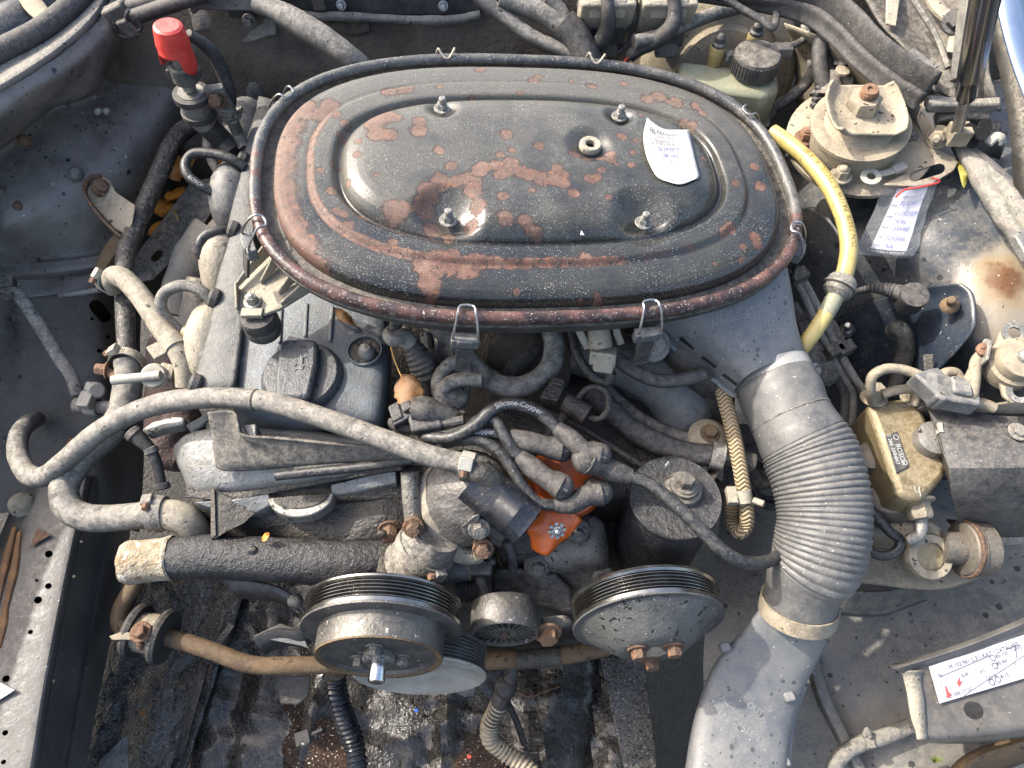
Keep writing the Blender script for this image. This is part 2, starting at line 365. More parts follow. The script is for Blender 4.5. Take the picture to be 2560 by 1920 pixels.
gm('grass', '#55632a', '#6b7434', .6, bump=0)
gm('band_metal', '#b9b6ae', '#a19d94', .35, metal=.4, ns=20, dust=.4, dustc='#b0a998', bump=.15)
gm('yellow_paint', '#8a8430', '#757030', .6, ns=40, spots=(('#54502c', 120, .63),), bump=.3)
gm('undertray', '#1b1a18', '#302d29', .15, ns=24, dust=.15, dustc='#6d685d', spots=(('#77736a', 420, .66), ('#121110', 120, .60)), bump=.9, bs=170, coat=.35)  # the pale spots paint glints on the wet tray
gm('mat_rough', '#302e2b', '#4a4742', .16, ns=18, dust=.15, dustc='#7a756a', spots=(('#a5a198', 400, .63), ('#1b1a18', 180, .57)), bump=1.3, bs=240, coat=.3)  # the pale spots are painted glitter of the wet felt
gm('asphalt', '#1c1a18', '#2b2825', .3, ns=60, spots=(('#3b352d', 260, .66), ('#4a3018', 130, .69), ('#2c2f33', 190, .67)), bump=2.2, bs=240)
gm('oil_puddle', '#24160a', '#3a240e', .1, ns=60, spots=(('#c9c2b4', 330, .63), ('#0f0a06', 200, .6)), bump=1.6, bs=320)  # the pale spots paint the sparkle on the oil
gm('pink_alu', '#5c5a57', '#74716d', .42, metal=.45, ns=30, dust=.35, dustc='#9c968d', spots=(('#6e3a4e', 34, .66), ('#2c2a28', 60, .62)), bump=.7)
gm('blue_bit', '#2f62c0', None, .5, bump=0); gm('red_bit', '#c0392b', None, .5, bump=0)
gm('hose_face', '#69635c', '#807a72', .8, ns=120, bump=.5)
# translucent film
m = NT('film'); m.set('Base Color', (.75, .78, .8, 1)); m.set('Roughness', .18); m.set('Alpha', .13); m.set('Specular IOR Level', .8)
m.bump(m.noise(60, 3), .003)
# braided hose: two crossing helices from the hose's own length and girth
m = NT('braid'); uvn = m.n('ShaderNodeUVMap'); uvn.uv_map = 'UVMap'; sp = m.n('ShaderNodeSeparateXYZ'); m.l(uvn.outputs[0], sp.inputs[0])
Lx = m.math('MULTIPLY', sp.outputs[0], 230.); Ay = m.math('MULTIPLY', sp.outputs[1], 6.)
a = m.math('FRACT', m.math('ADD', Lx, Ay)); b = m.math('FRACT', m.math('SUBTRACT', Lx, Ay))
cell = m.math('LESS_THAN', m.math('FRACT', m.math('MULTIPLY', Ay, .5)), .5)
h1 = m.math('SINE', m.math('MULTIPLY', a, math.pi)); h2 = m.math('SINE', m.math('MULTIPLY', b, math.pi))
mx = m.n('ShaderNodeMix'); m.l(cell, mx.inputs[0]); m.l(h1, mx.inputs[2]); m.l(h2, mx.inputs[3]); h = mx.outputs[0]
c = m.mix(m.ramp(h, .1, .7), lin('#4a4033'), lin('#a08d6d')); c = m.mix(m.ramp(m.noise(40, 5), .45, .7), c, lin('#8f8067'))
m.set('Base Color', c); m.set('Roughness', .8); m.bump(h, .0015)
# the lid: cracked black paint over rust; the vertex attribute 'rust' says where the paint has gone
m = NT('lid_paint')
at = m.attr('rust'); n1 = m.noise(75, 8, .7, dist=.4); n2 = m.noise(16, 4)
k0 = m.math('ADD', at, m.math('MULTIPLY', m.math('SUBTRACT', n1, .5), .95))
k0 = m.math('SUBTRACT', k0, m.math('MULTIPLY', m.ramp(m.noise(240, 4, .6), .60, .66), .30))
rk = m.ramp(k0, .515, .56)
pb = m.mix(m.ramp(n2, .35, .65), lin('#212325'), lin('#33332f'))
dz = m.math('MULTIPLY', m.ramp(m.math('ADD', m.attr('dust'), m.math('MULTIPLY', m.math('SUBTRACT', m.noise(24, 6), .5), .9)), .18, .85), .85)
dz = m.math('MULTIPLY', dz, m.ramp(m.noise(700, 4, .7), .34, .66, .45, 1.))
pb = m.mix(dz, pb, lin('#66635a'))
fl = m.math('MULTIPLY', m.ramp(m.noise(820, 2, .5), .63, .67), m.ramp(m.noise(22, 3), .35, .62, .15, 1.)); pb = m.mix(fl, pb, lin('#9a9a93'))
rc = m.mix(m.ramp(m.noise(90, 5), .35, .65), lin('#472f25'), lin('#604134')); rc = m.mix(m.ramp(m.noise(420, 3), .54, .64), rc, lin('#3c2820')); rc = m.mix(m.ramp(m.noise(34, 5), .52, .72), rc, lin('#765c4c')); rc = m.mix(m.ramp(m.noise(150, 5, .7), .57, .66), rc, lin('#7a4a2c'))
rc = m.mix(m.math('MULTIPLY', dz, .75), rc, lin('#75655b')); rc = m.mix(m.math('MULTIPLY', fl, .75), rc, lin('#a8968b'))
edge = m.math('MULTIPLY', m.ramp(k0, .36, .50), m.ramp(k0, .60, .53))
col = m.mix(m.math('MULTIPLY', rk, .9), pb, rc); col = m.mix(m.math('MULTIPLY', edge, .6), col, lin('#3d2c25'))
m.set('Base Color', col); m.set('Roughness', m.math('ADD', m.math('ADD', .19, m.math('MULTIPLY', rk, .42)), m.math('MULTIPLY', dz, .35), True))
hh = m.math('SUBTRACT', m.math('ADD', m.math('MULTIPLY', m.noise(300, 4, .7), .35), m.math('MULTIPLY', fl, .3)), m.math('MULTIPLY', rk, .9)); m.bump(hh, .00045)
# the rolled rim: worn brown paint in front, grey and dusty behind
m = NT('rim_paint'); at = m.attr('rust'); n1 = m.noise(30, 7, .62)
rk = m.ramp(m.math('ADD', at, m.math('MULTIPLY', m.math('SUBTRACT', n1, .5), .9)), .45, .50)
c = m.mix(m.ramp(m.noise(60, 4), .35, .65), lin('#3a3b3d'), lin('#55544f')); c = m.mix(rk, c, m.mix(m.ramp(m.noise(45, 5), .4, .62), lin('#2f2220'), lin('#563b33')))
c = m.mix(m.math('MULTIPLY', m.ramp(m.noise(140, 4), .52, .72), .5), c, lin('#7d766d')); c = m.mix(m.ramp(m.noise(560, 2), .66, .69), c, lin('#bdb9b0'))
m.set('Base Color', c); m.set('Roughness', .42); m.bump(m.noise(200, 4), .0006)
# ------------------------------------------------------------------ setting
def wob(a, f):
    return lambda p: V((noise.noise(p*f), noise.noise(p*f+V((9, 3, 1))), noise.noise(p*f+V((2, 7, 5)))))*a
g = MB().add([(-6, -6, 0), (6, -6, 0), (6, 6, 0), (-6, 6, 0)], [(0, 1, 2, 3)])
struct(g.build('ground', 'asphalt'))
def holes_in(o, cutters):
    """drill real openings: cutters = list of MB, closed solids"""
    n0 = None
    for c in cutters:
        dg = bpy.context.evaluated_depsgraph_get(); n0 = len(o.evaluated_get(dg).data.polygons)
        k = c.build('cutter', None)
        b = o.modifiers.new('holes', 'BOOLEAN'); b.operation = 'DIFFERENCE'; b.solver = 'EXACT'; b.use_hole_tolerant = True; b.object = k
        bpy.context.view_layer.update(); dg = bpy.context.evaluated_depsgraph_get(); me = bpy.data.meshes.new_from_object(o.evaluated_get(dg))
        if len(me.polygons) > n0*.8:
            o.modifiers.clear(); old = o.data; o.data = me; me.name = old.name; bpy.data.meshes.remove(old); me.set_sharp_from_angle(angle=math.radians(30))
        else:
            o.modifiers.remove(b); bpy.data.meshes.remove(me); print('HOLE SKIPPED', o.name)
        bpy.data.objects.remove(k)
    return o
# bulkhead with its crumbling insulation mat
m = MB(); yb = .93
xs = [-.95, -.7, -.5, -.3, -.1, .1, .3, .5, .7, .95]
m.sheet([[V((x, yb+.015-.022*k, Z0+z)) for x in xs] for k, z in enumerate((.02, -.05, -.15, -.3, -.6))], 8, 8, wob(.009, 14))
struct(m.build('bulkhead', 'insulation', solid=-.02))
# cowl edge over the bulkhead: folded black sheet with a torn grey seal and screws
cw = thing('cowl_panel', 'black folded cowl edge with torn grey seal along the top of the bulkhead', 'panel', QY(900, 20, .9))
m = MB(); a, b = QY(560, 6, .90), QY(1195, 4, .90)
m.prism([a+V((0, 0, .05)), b+V((0, 0, .05)), b+V((.004, 0, -.018)), a+V((0, 0, -.022))], V((0, .012, 0)))
m.prism([a+V((-.5, .02, .02)), V((1.0, a.y+.02, a.z+.02)), V((1.0, a.y+.03, a.z-.01)), a+V((-.5, .03, -.01))], V((0, .18, .01)))
m.build('panel', 'black_plastic', cw, bevel=.002)
m = MB(); P = [QY(u, v, .895) for u, v in ((745, 34), (800, 42), (860, 40), (930, 44), (1000, 48), (1080, 50), (1150, 46), (1200, 36))]
m.sheet([[p+V((0, 0, .006)) for p in P], [p+V((0, -.004, -.004+.002*math.sin(i*2.1))) for i, p in enumerate(P)]], 5, 2, wob(.0015, 60)); m.build('seal', 'tape', cw, solid=.002)
m = MB(); P = [QY(u, v, .905) for u, v in ((755, 48), (790, 54), (840, 52), (890, 60), (920, 52))]
m.sheet([[p for p in P], [p+V((0, -.006, -.012-.004*(i % 2))) for i, p in enumerate(P)]], 4, 3, wob(.002, 50)); m.build('torn_flap', 'insulation', cw, solid=.002)
for u, v in ((853, 12), (1108, 14)):
    m = MB(); hexhead(m, QY(u, v, .896), (0, -1, .4), .0045, .005); m.build('screw', 'steel', cw)
m = MB().box(QY(796, 6, .893), V((.016, 0, 0)), V((0, .004, 0)), V((0, 0, .02))); m.build('clip', 'steel', cw, bevel=.001)
# second seal end with ragged mat edge left of it
m = MB(); P = [QY(u, v, .9) for u, v in ((480, 60), (520, 50), (560, 66), (600, 84), (645, 80), (690, 62))]
m.sheet([[p+V((0, .012, .03)) for p in P], P, [p+V((0, -.004, -.008-.004*(i % 2))) for i, p in enumerate(P)]], 5, 3, wob(.003, 40))
o = m.build('torn_mat', 'tape', None, solid=.003); tag(o, 'ragged torn mat edge under the black cable trunking beside the red cap', 'insulation mat')
m = MB(); hexhead(m, QY(623, 52, .885), (0, -1, .35), .006, .008); tag(m.build('mat_nut', 'alu_dark', None), 'small dusty nut holding the ragged mat edge', 'nut')

# left inner wing
rows = [[(-420, 520, -.0), (-60, 268, -.012), (0, 232, -.013), (90, 176, -.013), (170, 118, -.013), (235, 58, -.013), (278, 0, -.013), (330, -70, -.013)],
        [(-420, 600, -.03), (-60, 340, -.03), (0, 300, -.030), (90, 232, -.030), (180, 176, -.030), (255, 112, -.030), (302, 50, -.03), (360, -40, -.03)],
        [(-420, 690, -.07), (-60, 400, -.075), (0, 362, -.075), (58, 318, -.075), (127, 264, -.07), (212, 232, -.072), (250, 186, -.075), (330, 60, -.07)],
        [(-420, 700, -.12), (-60, 412, -.125), (0, 374, -.125), (64, 330, -.125), (134, 276, -.12), (220, 244, -.12), (260, 196, -.12), (345, 70, -.11)],
        [(-420, 800, -.15), (-60, 560, -.155), (20, 540, -.155), (120, 500, -.155), (220, 450, -.155), (310, 390, -.155), (380, 300, -.15), (450, 200, -.13)],
        [(-420, 900, -.24), (-60, 690, -.235), (20, 680, -.235), (130, 660, -.235), (240, 630, -.235), (330, 570, -.24), (420, 440, -.24), (500, 290, -.21)],
        [(-420, 1000, -.27), (-60, 760, -.25), (20, 750, -.25), (130, 735, -.25), (240, 716, -.26), (330, 690, -.29), (420, 600, -.36), (520, 400, -.36)]]
m = MB(); m.sheet([QL(r) for r in rows], 14, 14, lambda p: wob(.0035, 14)(p)+wob(.0012, 50)(p)); lw = struct(m.build('inner_wing_left', 'wing_dark', solid=-.002))
# lower left panel (shelf down to the rail) with a slot and small holes
rows = [[(-420, 1000, -.27), (-40, 752, -.252), (60, 742, -.252), (160, 730, -.254), (240, 715, -.262), (300, 700, -.30), (340, 660, -.34)],
        [(-420, 1080, -.30), (-40, 850, -.29), (60, 845, -.29), (160, 835, -.29), (250, 820, -.30), (310, 800, -.34), (350, 760, -.38)],
        [(-420, 1150, -.32), (-40, 960, -.315), (60, 960, -.32), (150, 950, -.32), (250, 945, -.33), (310, 940, -.37), (350, 940, -.41)],
        [(-420, 1250, -.35), (-40, 1100, -.345), (60, 1100, -.352), (150, 1100, -.36), (250, 1100, -.37), (310, 1110, -.42), (360, 1120, -.46)],
        [(-420, 1400, -.38), (-40, 1290, -.38), (50, 1290, -.385), (130, 1290, -.39), (225, 1300, -.41), (305, 1320, -.45), (350, 1330, -.48)]]
m = MB(); m.sheet([QL(r) for r in rows], 8, 8, wob(.002, 19)); pl = m.build('inner_wing_shelf', 'shelf_dark', solid=.003)
cut = []
def slot(uvs, z, r, d=.05):
    c = MB(); P = [Q(u, v, z) for u, v in uvs]
    if len(P) == 1: c.lathe([(r, -d), (r, d)], P[0], (P[0]-CAM), 18)
    else:
        ax, e1, e2 = frame(P[0]-CAM); t = (P[1]-P[0]); t = (t-ax*t.dot(ax)).normalized(); s_ = ax.cross(t); ring = []
        for k in range(9): a = -math.pi/2+math.pi*k/8; ring.append(P[1]+t*(math.cos(a)*r)+s_*(math.sin(a)*r))
        for k in range(9): a = math.pi/2+math.pi*k/8; ring.append(P[0]+t*(math.cos(a)*r)+s_*(math.sin(a)*r))
        c.prism([p-ax*d for p in ring], ax*(2*d))
    return c
holes_in(struct(pl), [slot([(240, 765), (262, 792)], -.29, .0085), slot([(230, 797)], -.29, .0022), slot([(270, 842)], -.31, .0025), slot([(248, 877)], -.31, .003)])
# ledge running across the left wing
m = MB(); P = [(-60, 660, -.226), (60, 656, -.226), (160, 648, -.226), (240, 636, -.232), (290, 615, -.24)]
m.sheet([QL(P), QL([(u, v+30, z-.004) for u, v, z in P]), QL([(u, v+48, z-.022) for u, v, z in P])], 6, 5, wob(.001, 40)); struct(m.build('wing_ledge', 'wing_dark', solid=.002))

for u, v, z, r, mt, lb in ((247, 276, -.108, .0035, 'white_plastic', 'pale weld dot on the left inner wing nearer the seal'), (268, 276, -.108, .0035, 'white_plastic', 'pale weld dot on the left inner wing nearer the terminal'), (62, 350, -.098, .0065, 'rust_bar', 'brown sealed rivet under the bulge of the left inner wing'), (16, 488, -.145, .010, 'black_dusty', 'dusty grommet on the left inner wing at the frame edge'), (192, 432, -.14, .0075, 'wing_dark', 'flat painted clip stud beside the rusty wing bracket'), (50, 515, -.15, .006, 'rust', 'small rust blister on the left inner wing'), (58, 1262, -.352, .013, 'tan_steel', 'dusty round lug at the top of the perforated frame rail')):
    m = MB(); p = Q(u, v, z); d = (V((.75, -.2, .6))).normalized(); m.lathe([(r*1.3, -.004), (r*1.15, .0005), (r, .002), (r*.5, .0035), (.0001, .004)], p, d, 14); m.v = [q+wob(.001, 200)(q) for q in m.v]; tag(m.build('wing_rivet', mt), lb, 'rivet')
# bonnet gutter at the left: dark seal tube, flat flange, outer wing
gl = thing('bonnet_seal', 'rounded black rubber bonnet seal along the left wing edge', 'seal', Q(60, 110, .0))
P = QL([(-300, 330, .0), (-60, 170, .0), (0, 132, 0), (96, 80, 0), (160, 32, 0), (198, -4, 0), (240, -60, 0)])
MB().tube(P, .0145, 16).build('seal_tube', 'rubber', gl)
P = QL([(-300, 290, .004), (-60, 138, .004), (0, 103, .004), (90, 56, .004), (143, 14, .004), (165, -8, .004), (200, -60, .004)])
MB().tube(P, .0022, 8).build('bead', 'steel', gl)
m = MB(); A = [(-300, 385, -.006), (-60, 215, -.006), (0, 178, -.006), (96, 118, -.006), (165, 66, -.006), (222, 4, -.006), (270, -60, -.006)]
B = [(-300, 430, -.012), (-60, 268, -.012), (0, 231, -.012), (90, 175, -.012), (170, 117, -.012), (235, 57, -.012), (290, -30, -.012)]
m.sheet([QL([(u-6, v-14, z+.002) for u, v, z in A]), QL(A), QL([((a[0]*2+b[0])/3, (a[1]*2+b[1])/3, -.004) for a, b in zip(A, B)]), QL([((a[0]+2*b[0])/3, (a[1]+2*b[1])/3, -.005) for a, b in zip(A, B)]), QL(B), QL([(u+3, v+6, z-.008) for u, v, z in B])], 8, 3)
o = m.build('wing_flange', 'tape', solid=.002); tag(o, 'flat dusty grey steel flange under the left bonnet seal', 'flange')
m = MB(); m.sheet([QL([(-300, 280, .002), (-40, 122, .002), (60, 66, .002), (130, 14, .002), (180, -50, .002)]), QL([(-380, 160, .0), (-120, 20, .0), (-40, -30, 0), (40, -80, .0), (90, -140, .0)])], 6, 4)
o = m.build('outer_wing', 'glass_dark', solid=.003); tag(o, 'glossy dark outer wing beyond the left bonnet seal', 'wing')
m = MB(); m.tube(QL([(60, -20, .012), (85, 14, .010), (112, 44, .008)]), [.011, .012, .010], 10, ell=.4); tag(m.build('wiper_stalk', 'tan_dust'), 'dusty beige strip lying on the dark outer wing in the corner', 'strip')
# the dark block of the engine under everything
eng = thing('engine_block', 'oily black engine block and timing cover in the middle of the bay', 'engine', V((-.05, .5, .3)))
m = MB(); z0, z1 = .34, Z0-.20
m.prism([V((-.33, .30, z0)), V((.16, .30, z0)), V((.2, .42, z0)), V((.2, .82, z0)), V((-.33, .82, z0))], V((0, 0, z1-z0)))
m.build('block', 'oily', eng, bevel=.01)
m = MB(); m.sheet([QL([(480, 1240, -.22), (640, 1250, -.22), (800, 1240, -.22), (950, 1225, -.21), (1040, 1210, -.2)]), QL([(500, 1290, -.235), (640, 1310, -.23), (800, 1320, -.225), (950, 1310, -.22), (1050, 1300, -.22)]),
                  QL([(520, 1350, -.27), (640, 1370, -.265), (800, 1380, -.25), (950, 1390, -.25), (1060, 1400, -.26)]), QL([(520, 1420, -.35), (640, 1430, -.34), (800, 1440, -.32), (950, 1450, -.33), (1060, 1460, -.34)])], 6, 6, wob(.006, 24)); m.build('timing_cover', 'oily', eng, solid=.01)
m = MB(); m.sheet([QL([(1080, 1330, -.27), (1250, 1330, -.27), (1400, 1290, -.27), (1560, 1280, -.28)]), QL([(1080, 1420, -.31), (1250, 1420, -.31), (1400, 1420, -.31), (1580, 1420, -.32)]), QL([(1080, 1560, -.40), (1250, 1560, -.4), (1400, 1560, -.42), (1580, 1540, -.42)]), QL([(1080, 1650, -.5), (1250, 1650, -.5), (1400, 1650, -.5), (1580, 1620, -.5)])], 6, 6, wob(.008, 22)); m.build('front_cover', 'oily', eng, solid=.01)

# left frame rail: dusty top, folded shaded side
rows = [[(20, 1290, -.40), (-60, 1480, -.40), (-140, 1700, -.40), (-230, 1980, -.40)],
        [(58, 1290, -.362), (-10, 1480, -.362), (-80, 1700, -.362), (-170, 1980, -.362)],
        [(95, 1290, -.356), (38, 1480, -.356), (-40, 1700, -.356), (-125, 1980, -.356)],
        [(140, 1292, -.355), (88, 1480, -.355), (28, 1700, -.355), (-45, 1980, -.355)],
        [(180, 1300, -.356), (138, 1480, -.356), (92, 1700, -.356), (40, 1980, -.356)],
        [(196, 1302, -.359), (158, 1480, -.359), (116, 1700, -.359), (70, 1980, -.359)],
        [(208, 1305, -.372), (172, 1480, -.372), (130, 1700, -.372), (86, 1980, -.372)],
        [(250, 1315, -.42), (222, 1480, -.42), (184, 1700, -.42), (134, 1980, -.42)],
        [(272, 1320, -.44), (243, 1480, -.44), (202, 1700, -.44), (150, 1980, -.44)],
        [(284, 1322, -.443), (256, 1480, -.443), (214, 1700, -.443), (164, 1980, -.443)],
        [(325, 1335, -.53), (300, 1480, -.53), (256, 1700, -.53), (200, 1980, -.53)]]
rows = [[(r[0][0]*2-r[1][0]-(r[0][0]-r[1][0])*.4, r[0][1]-114, r[0][2])]+r+[(r[-1][0]*2-r[-2][0]-40, 2380, r[-1][2])] for r in rows]
m = MB(); m.sheet([QL(r) for r in rows], 10, 3); rl = m.build('frame_rail', 'rail', solid=.003, smooth=60)
cut = [slot([(u, v)], -.357, r_*.00048) for u, v, r_ in ((122, 1385, 9), (121, 1465, 7.5), (95, 1500, 9), (92, 1451, 4), (76, 1580, 5.5), (15, 1697, 8), (13, 1832, 6), (9, 1905, 5))]
cut += [slot([(u, v)], -.40, .0018) for u, v in ((203, 1354), (185, 1441), (134, 1703), (224, 1630))]
holes_in(tag(rl, 'long perforated steel frame rail with dusty top at the left', 'frame rail'), cut)
# black sheets painting the dark inside drilled holes; unseen wing added for shade
m = MB(); m.sheet([[p+V((0, -.004, -.012)) for p in QL(r)] for r in ([(60, 700, -.27), (200, 700, -.28), (330, 690, -.33)], [(60, 900, -.31), (200, 900, -.32), (340, 900, -.38)])], 3, 3); struct(m.build('shelf_hole_shade', 'void', solid=.002))
m = MB(); m.sheet([[q+V((0, 0, -.012)) for q in QL(r)] for r in rows[1:6]], 3, 2); m.build('rail_hole_shade', 'void', rl, solid=.002)
m = MB(); m.sheet([[V((-.80, y, Z0+z)) for y, z in ((1.0, .0), (.75, .0), (.56, -.02), (.47, -.10), (.38, -.125), (.2, -.128), (-.4, -.14))], [V((-.84, y, Z0-.2)) for y in (1.0, .75, .5, .36, .25, .0, -.4)], [V((-.86, y, .3)) for y in (1.0, .75, .5, .36, .25, .0, -.4)]], 4, 3); struct(m.build('unseen_shade_wing', 'glass_dark', solid=.003))
# rubbed wood-brown peeling strip in the gutter beside the rail
for k, P in enumerate(([(36, 1318, -.358), (20, 1380, -.356), (4, 1450, -.356), (-12, 1540, -.356)], [(48, 1330, -.357), (36, 1420, -.355), (22, 1480, -.355), (6, 1560, -.355)], [(14, 1500, -.355), (8, 1560, -.355), (-6, 1620, -.355)])):
    m = MB().tube(QL(P), [.003, .005, .0045, .002][:len(P)], 8, ell=.5); tag(m.build('peeling_strip', 'leaf'), 'curled brown peeling strip lying beside the perforated frame rail', 'debris', 'brown strips by the frame rail')

# undertray pieces and the rough mat below the engine
def tray(name, outline, z, mat, label, cat, amp=.004, f=30, sub=34, folds=()):
    (a, b, c, d) = [Q(u, v, z) for u, v in outline]; rows = []
    for j in range(sub+1):
        t = j/sub; rows.append([a.lerp(b, i/sub).lerp(d.lerp(c, i/sub), t) for i in range(sub+1)])
    m = MB(); m.sheet(rows, 2, 2, lambda p: V((0, 0, amp*noise.noise(p*f) + amp*.7*noise.noise(p*f*3.1) + amp*1.6*noise.noise(V((p.x*22, p.y*3, 0))) + sum(h_*math.exp(-((p.x-x_-.15*(p.y-.1))/w_)**2) for x_, w_, h_ in folds))))
    return tag(m.build(name, mat, solid=.006), label, cat)
tray('floor_mat', ((200, 1380), (640, 1400), (330, 2300), (-120, 2300)), -.62, 'mat_rough', 'coarse grey felt mat lying beside the left frame rail', 'floor mat')
tray('undertray', ((560, 1440), (1560, 1500), (1720, 2300), (380, 2300)), -.64, 'undertray', 'wet black fibrous undertray with ridges below the pulleys', 'undertray', .006, folds=((-.30, .018, .018), (-.10, .014, .016), (.055, .022, .02), (.12, .016, -.014)))
m = MB(); P = catmull(QL([(700, 1752, -.624), (745, 1758, -.624), (790, 1790, -.624), (838, 1800, -.624), (862, 1850, -.624), (880, 1960, -.624), (720, 1960, -.624), (728, 1900, -.624), (700, 1860, -.624), (728, 1810, -.624)]), 8, True); P = [p+wob(.006, 60)(p) for p in P]; m.add(P, [tuple(range(len(P)))]); tag(m.build('oil_puddle', 'oil_puddle'), 'glossy brown oil puddle on the wet undertray', 'puddle')
m = MB(); P = catmull(QL([(1158, 1850, -.624), (1200, 1838, -.624), (1222, 1870, -.624), (1270, 1920, -.624), (1260, 1960, -.624), (1140, 1960, -.624)]), 8, True); P = [p+wob(.006, 60)(p) for p in P]; m.add(P, [tuple(range(len(P)))]); tag(m.build('oil_puddle', 'oil_puddle'), 'small oil puddle beside the pale end of the corrugated cable sleeve', 'puddle')
m = MB(); m.bar(Q(582, 1560, -.6), Q(512, 1660, -.6), .012, .006); m.bar(Q(512, 1660, -.602), Q(335, 2290, -.602), .014, .004); tag(m.build('black_strip', 'gloss_black', bevel=.001), 'thin black edge strip between the felt mat and the wet undertray', 'strip')
m = MB(); m.prism(QL([(322, 1838, -.595), (322, 1920, -.6), (245, 1935, -.6), (252, 1900, -.6), (285, 1870, -.597), (305, 1848, -.59)]), V((0, 0, .003))); tag(m.build('plastic_scrap', 'grey_plastic', bevel=.001), 'torn grey plastic scrap lying on the coarse felt mat', 'scrap')
for u, v, mt in ((356, 1785, 'leaf'), ):
    m = MB(); c = Q(u, v, -.6); m.prism([c+V((-.006, .004, 0)), c+V((.005, .006, .002)), c+V((.006, -.003, .003)), c+V((-.002, -.006, 0))], V((0, 0, .001))); tag(m.build('leaf_scrap', mt), 'scrap of brown leaf on the coarse felt mat', 'leaf')
for u, v, mt, lb in ((1041, 1776, 'blue_bit', 'tiny blue crumb on the wet undertray below the crank pulley'), (1173, 1892, 'red_bit', 'tiny red crumb by the pale corrugated sleeve')):
    m = MB(); c = Q(u, v, -.626); m.box(c, V((.005, .001, 0)), V((-.001, .004, 0)), V((0, 0, .003))); tag(m.build('plastic_crumb', mt), lb, 'crumb')
m = MB(); m.bar(Q(750, 1848, -.625), Q(808, 1822, -.62), .006, .004); m.bar(Q(738, 1852, -.625), Q(775, 1838, -.622), .02, .006); tag(m.build('black_fragment', 'gloss_black', bevel=.001), 'broken black plastic fragment lying in the oil puddle', 'fragment')
m = MB(); m.prism(QL([(1500, 1640, -.58), (1612, 1650, -.58), (1690, 2290, -.6), (1640, 2300, -.6)]), V((0, 0, -.006))); tag(m.build('tray_flap', 'mat_rough', bevel=.002), 'bent right edge of the wet black undertray under the conical pulley', 'undertray')

# right apron, floor and rail
rows = [[(1880, 330, -.26), (2000, 330, -.16), (2150, 300, -.10), (2330, 240, -.075), (2450, 210, -.07), (2640, 200, -.06)],
        [(1880, 480, -.26), (2010, 470, -.16), (2170, 440, -.108), (2340, 420, -.08), (2470, 410, -.075), (2640, 400, -.06)],
        [(1900, 640, -.27), (2040, 620, -.172), (2190, 600, -.124), (2340, 590, -.09), (2480, 580, -.08), (2640, 570, -.07)],
        [(1930, 800, -.30), (2060, 780, -.235), (2180, 755, -.186), (2330, 735, -.13), (2460, 720, -.095), (2640, 710, -.085)],
        [(1960, 940, -.33), (2080, 920, -.285), (2200, 895, -.238), (2330, 870, -.17), (2460, 880, -.13), (2640, 880, -.115)],
        [(1990, 1080, -.38), (2110, 1070, -.33), (2230, 1050, -.29), (2340, 1030, -.25), (2460, 1030, -.21), (2640, 1030, -.19)],
        [(1990, 1200, -.40), (2110, 1200, -.36), (2230, 1200, -.34), (2350, 1200, -.32), (2470, 1200, -.31), (2640, 1200, -.3)]]
rows = [r+[(3300, r[-1][1], r[-1][2])] for r in rows]
m = MB(); m.sheet([QL(r) for r in rows], 14, 14, wob(.0018, 16)); rwg = struct(m.build('inner_wing_right', 'wing_grey', solid=-.002))
sc_ = Q(2512, 700, -.085); pc_ = Q(2540, 730, -.085); a = rwg.data.attributes.new('pale', 'FLOAT', 'POINT'); a.data.foreach_set('value', [max(0, 1.05-((v_.co+WL[rwg.name])-pc_).length/.11) for v_ in rwg.data.vertices])
a = rwg.data.attributes.new('rust', 'FLOAT', 'POINT'); a.data.foreach_set('value', [max(0, 1.05-((v_.co+WL[rwg.name])-sc_).length/.055) for v_ in rwg.data.vertices])
# smooth glossy pocket pressed into the apron
rows = [[(2075, 830, -.255), (2140, 790, -.21), (2220, 765, -.17), (2300, 748, -.135), (2372, 742, -.108)],
        [(2090, 880, -.27), (2150, 835, -.225), (2230, 800, -.18), (2310, 780, -.145), (2400, 768, -.105)],
        [(2105, 930, -.285), (2165, 890, -.245), (2240, 850, -.198), (2320, 830, -.152), (2406, 815, -.108)],
        [(2130, 985, -.30), (2185, 950, -.262), (2255, 915, -.212), (2325, 885, -.16), (2400, 858, -.118)],
        [(2150, 1030, -.31), (2205, 1010, -.275), (2262, 985, -.232), (2310, 960, -.19), (2345, 920, -.152)]]
m = MB(); m.sheet([[q+V((0, 0, .024)) for q in QL(r)] for r in rows], 8, 8); tag(m.build('wing_pocket', 'pocket_paint', solid=.003), 'glossy black pressed pocket in the right inner wing', 'panel')
rows = [[(1815, 1060, -.43), (1900, 1060, -.40), (2000, 1060, -.395), (2150, 1060, -.39), (2350, 1060, -.385), (2640, 1060, -.38)],
        [(1800, 1300, -.42), (1900, 1300, -.39), (2000, 1300, -.385), (2150, 1300, -.38), (2350, 1300, -.38), (2640, 1300, -.37)],
        [(1770, 1500, -.43), (1900, 1500, -.39), (2010, 1500, -.385), (2150, 1500, -.38), (2350, 1500, -.38), (2640, 1500, -.37)],
        [(1760, 1700, -.45), (1900, 1700, -.42), (2030, 1680, -.40), (2150, 1680, -.385), (2350, 1680, -.385), (2640, 1680, -.38)],
        [(1800, 1970, -.48), (1960, 1970, -.45), (2130, 1970, -.43), (2260, 1970, -.40), (2400, 1970, -.40), (2640, 1970, -.4)]]
rows = [r+[(3300, r[-1][1], r[-1][2])] for r in rows]; rows.append([(u+60, 2600, z-.02) for u, v, z in rows[-1]])
m = MB(); m.sheet([QL(r) for r in rows], 9, 9, wob(.0015, 15)); fl = m.build('wing_floor', 'wing_floor', solid=.004); struct(fl)
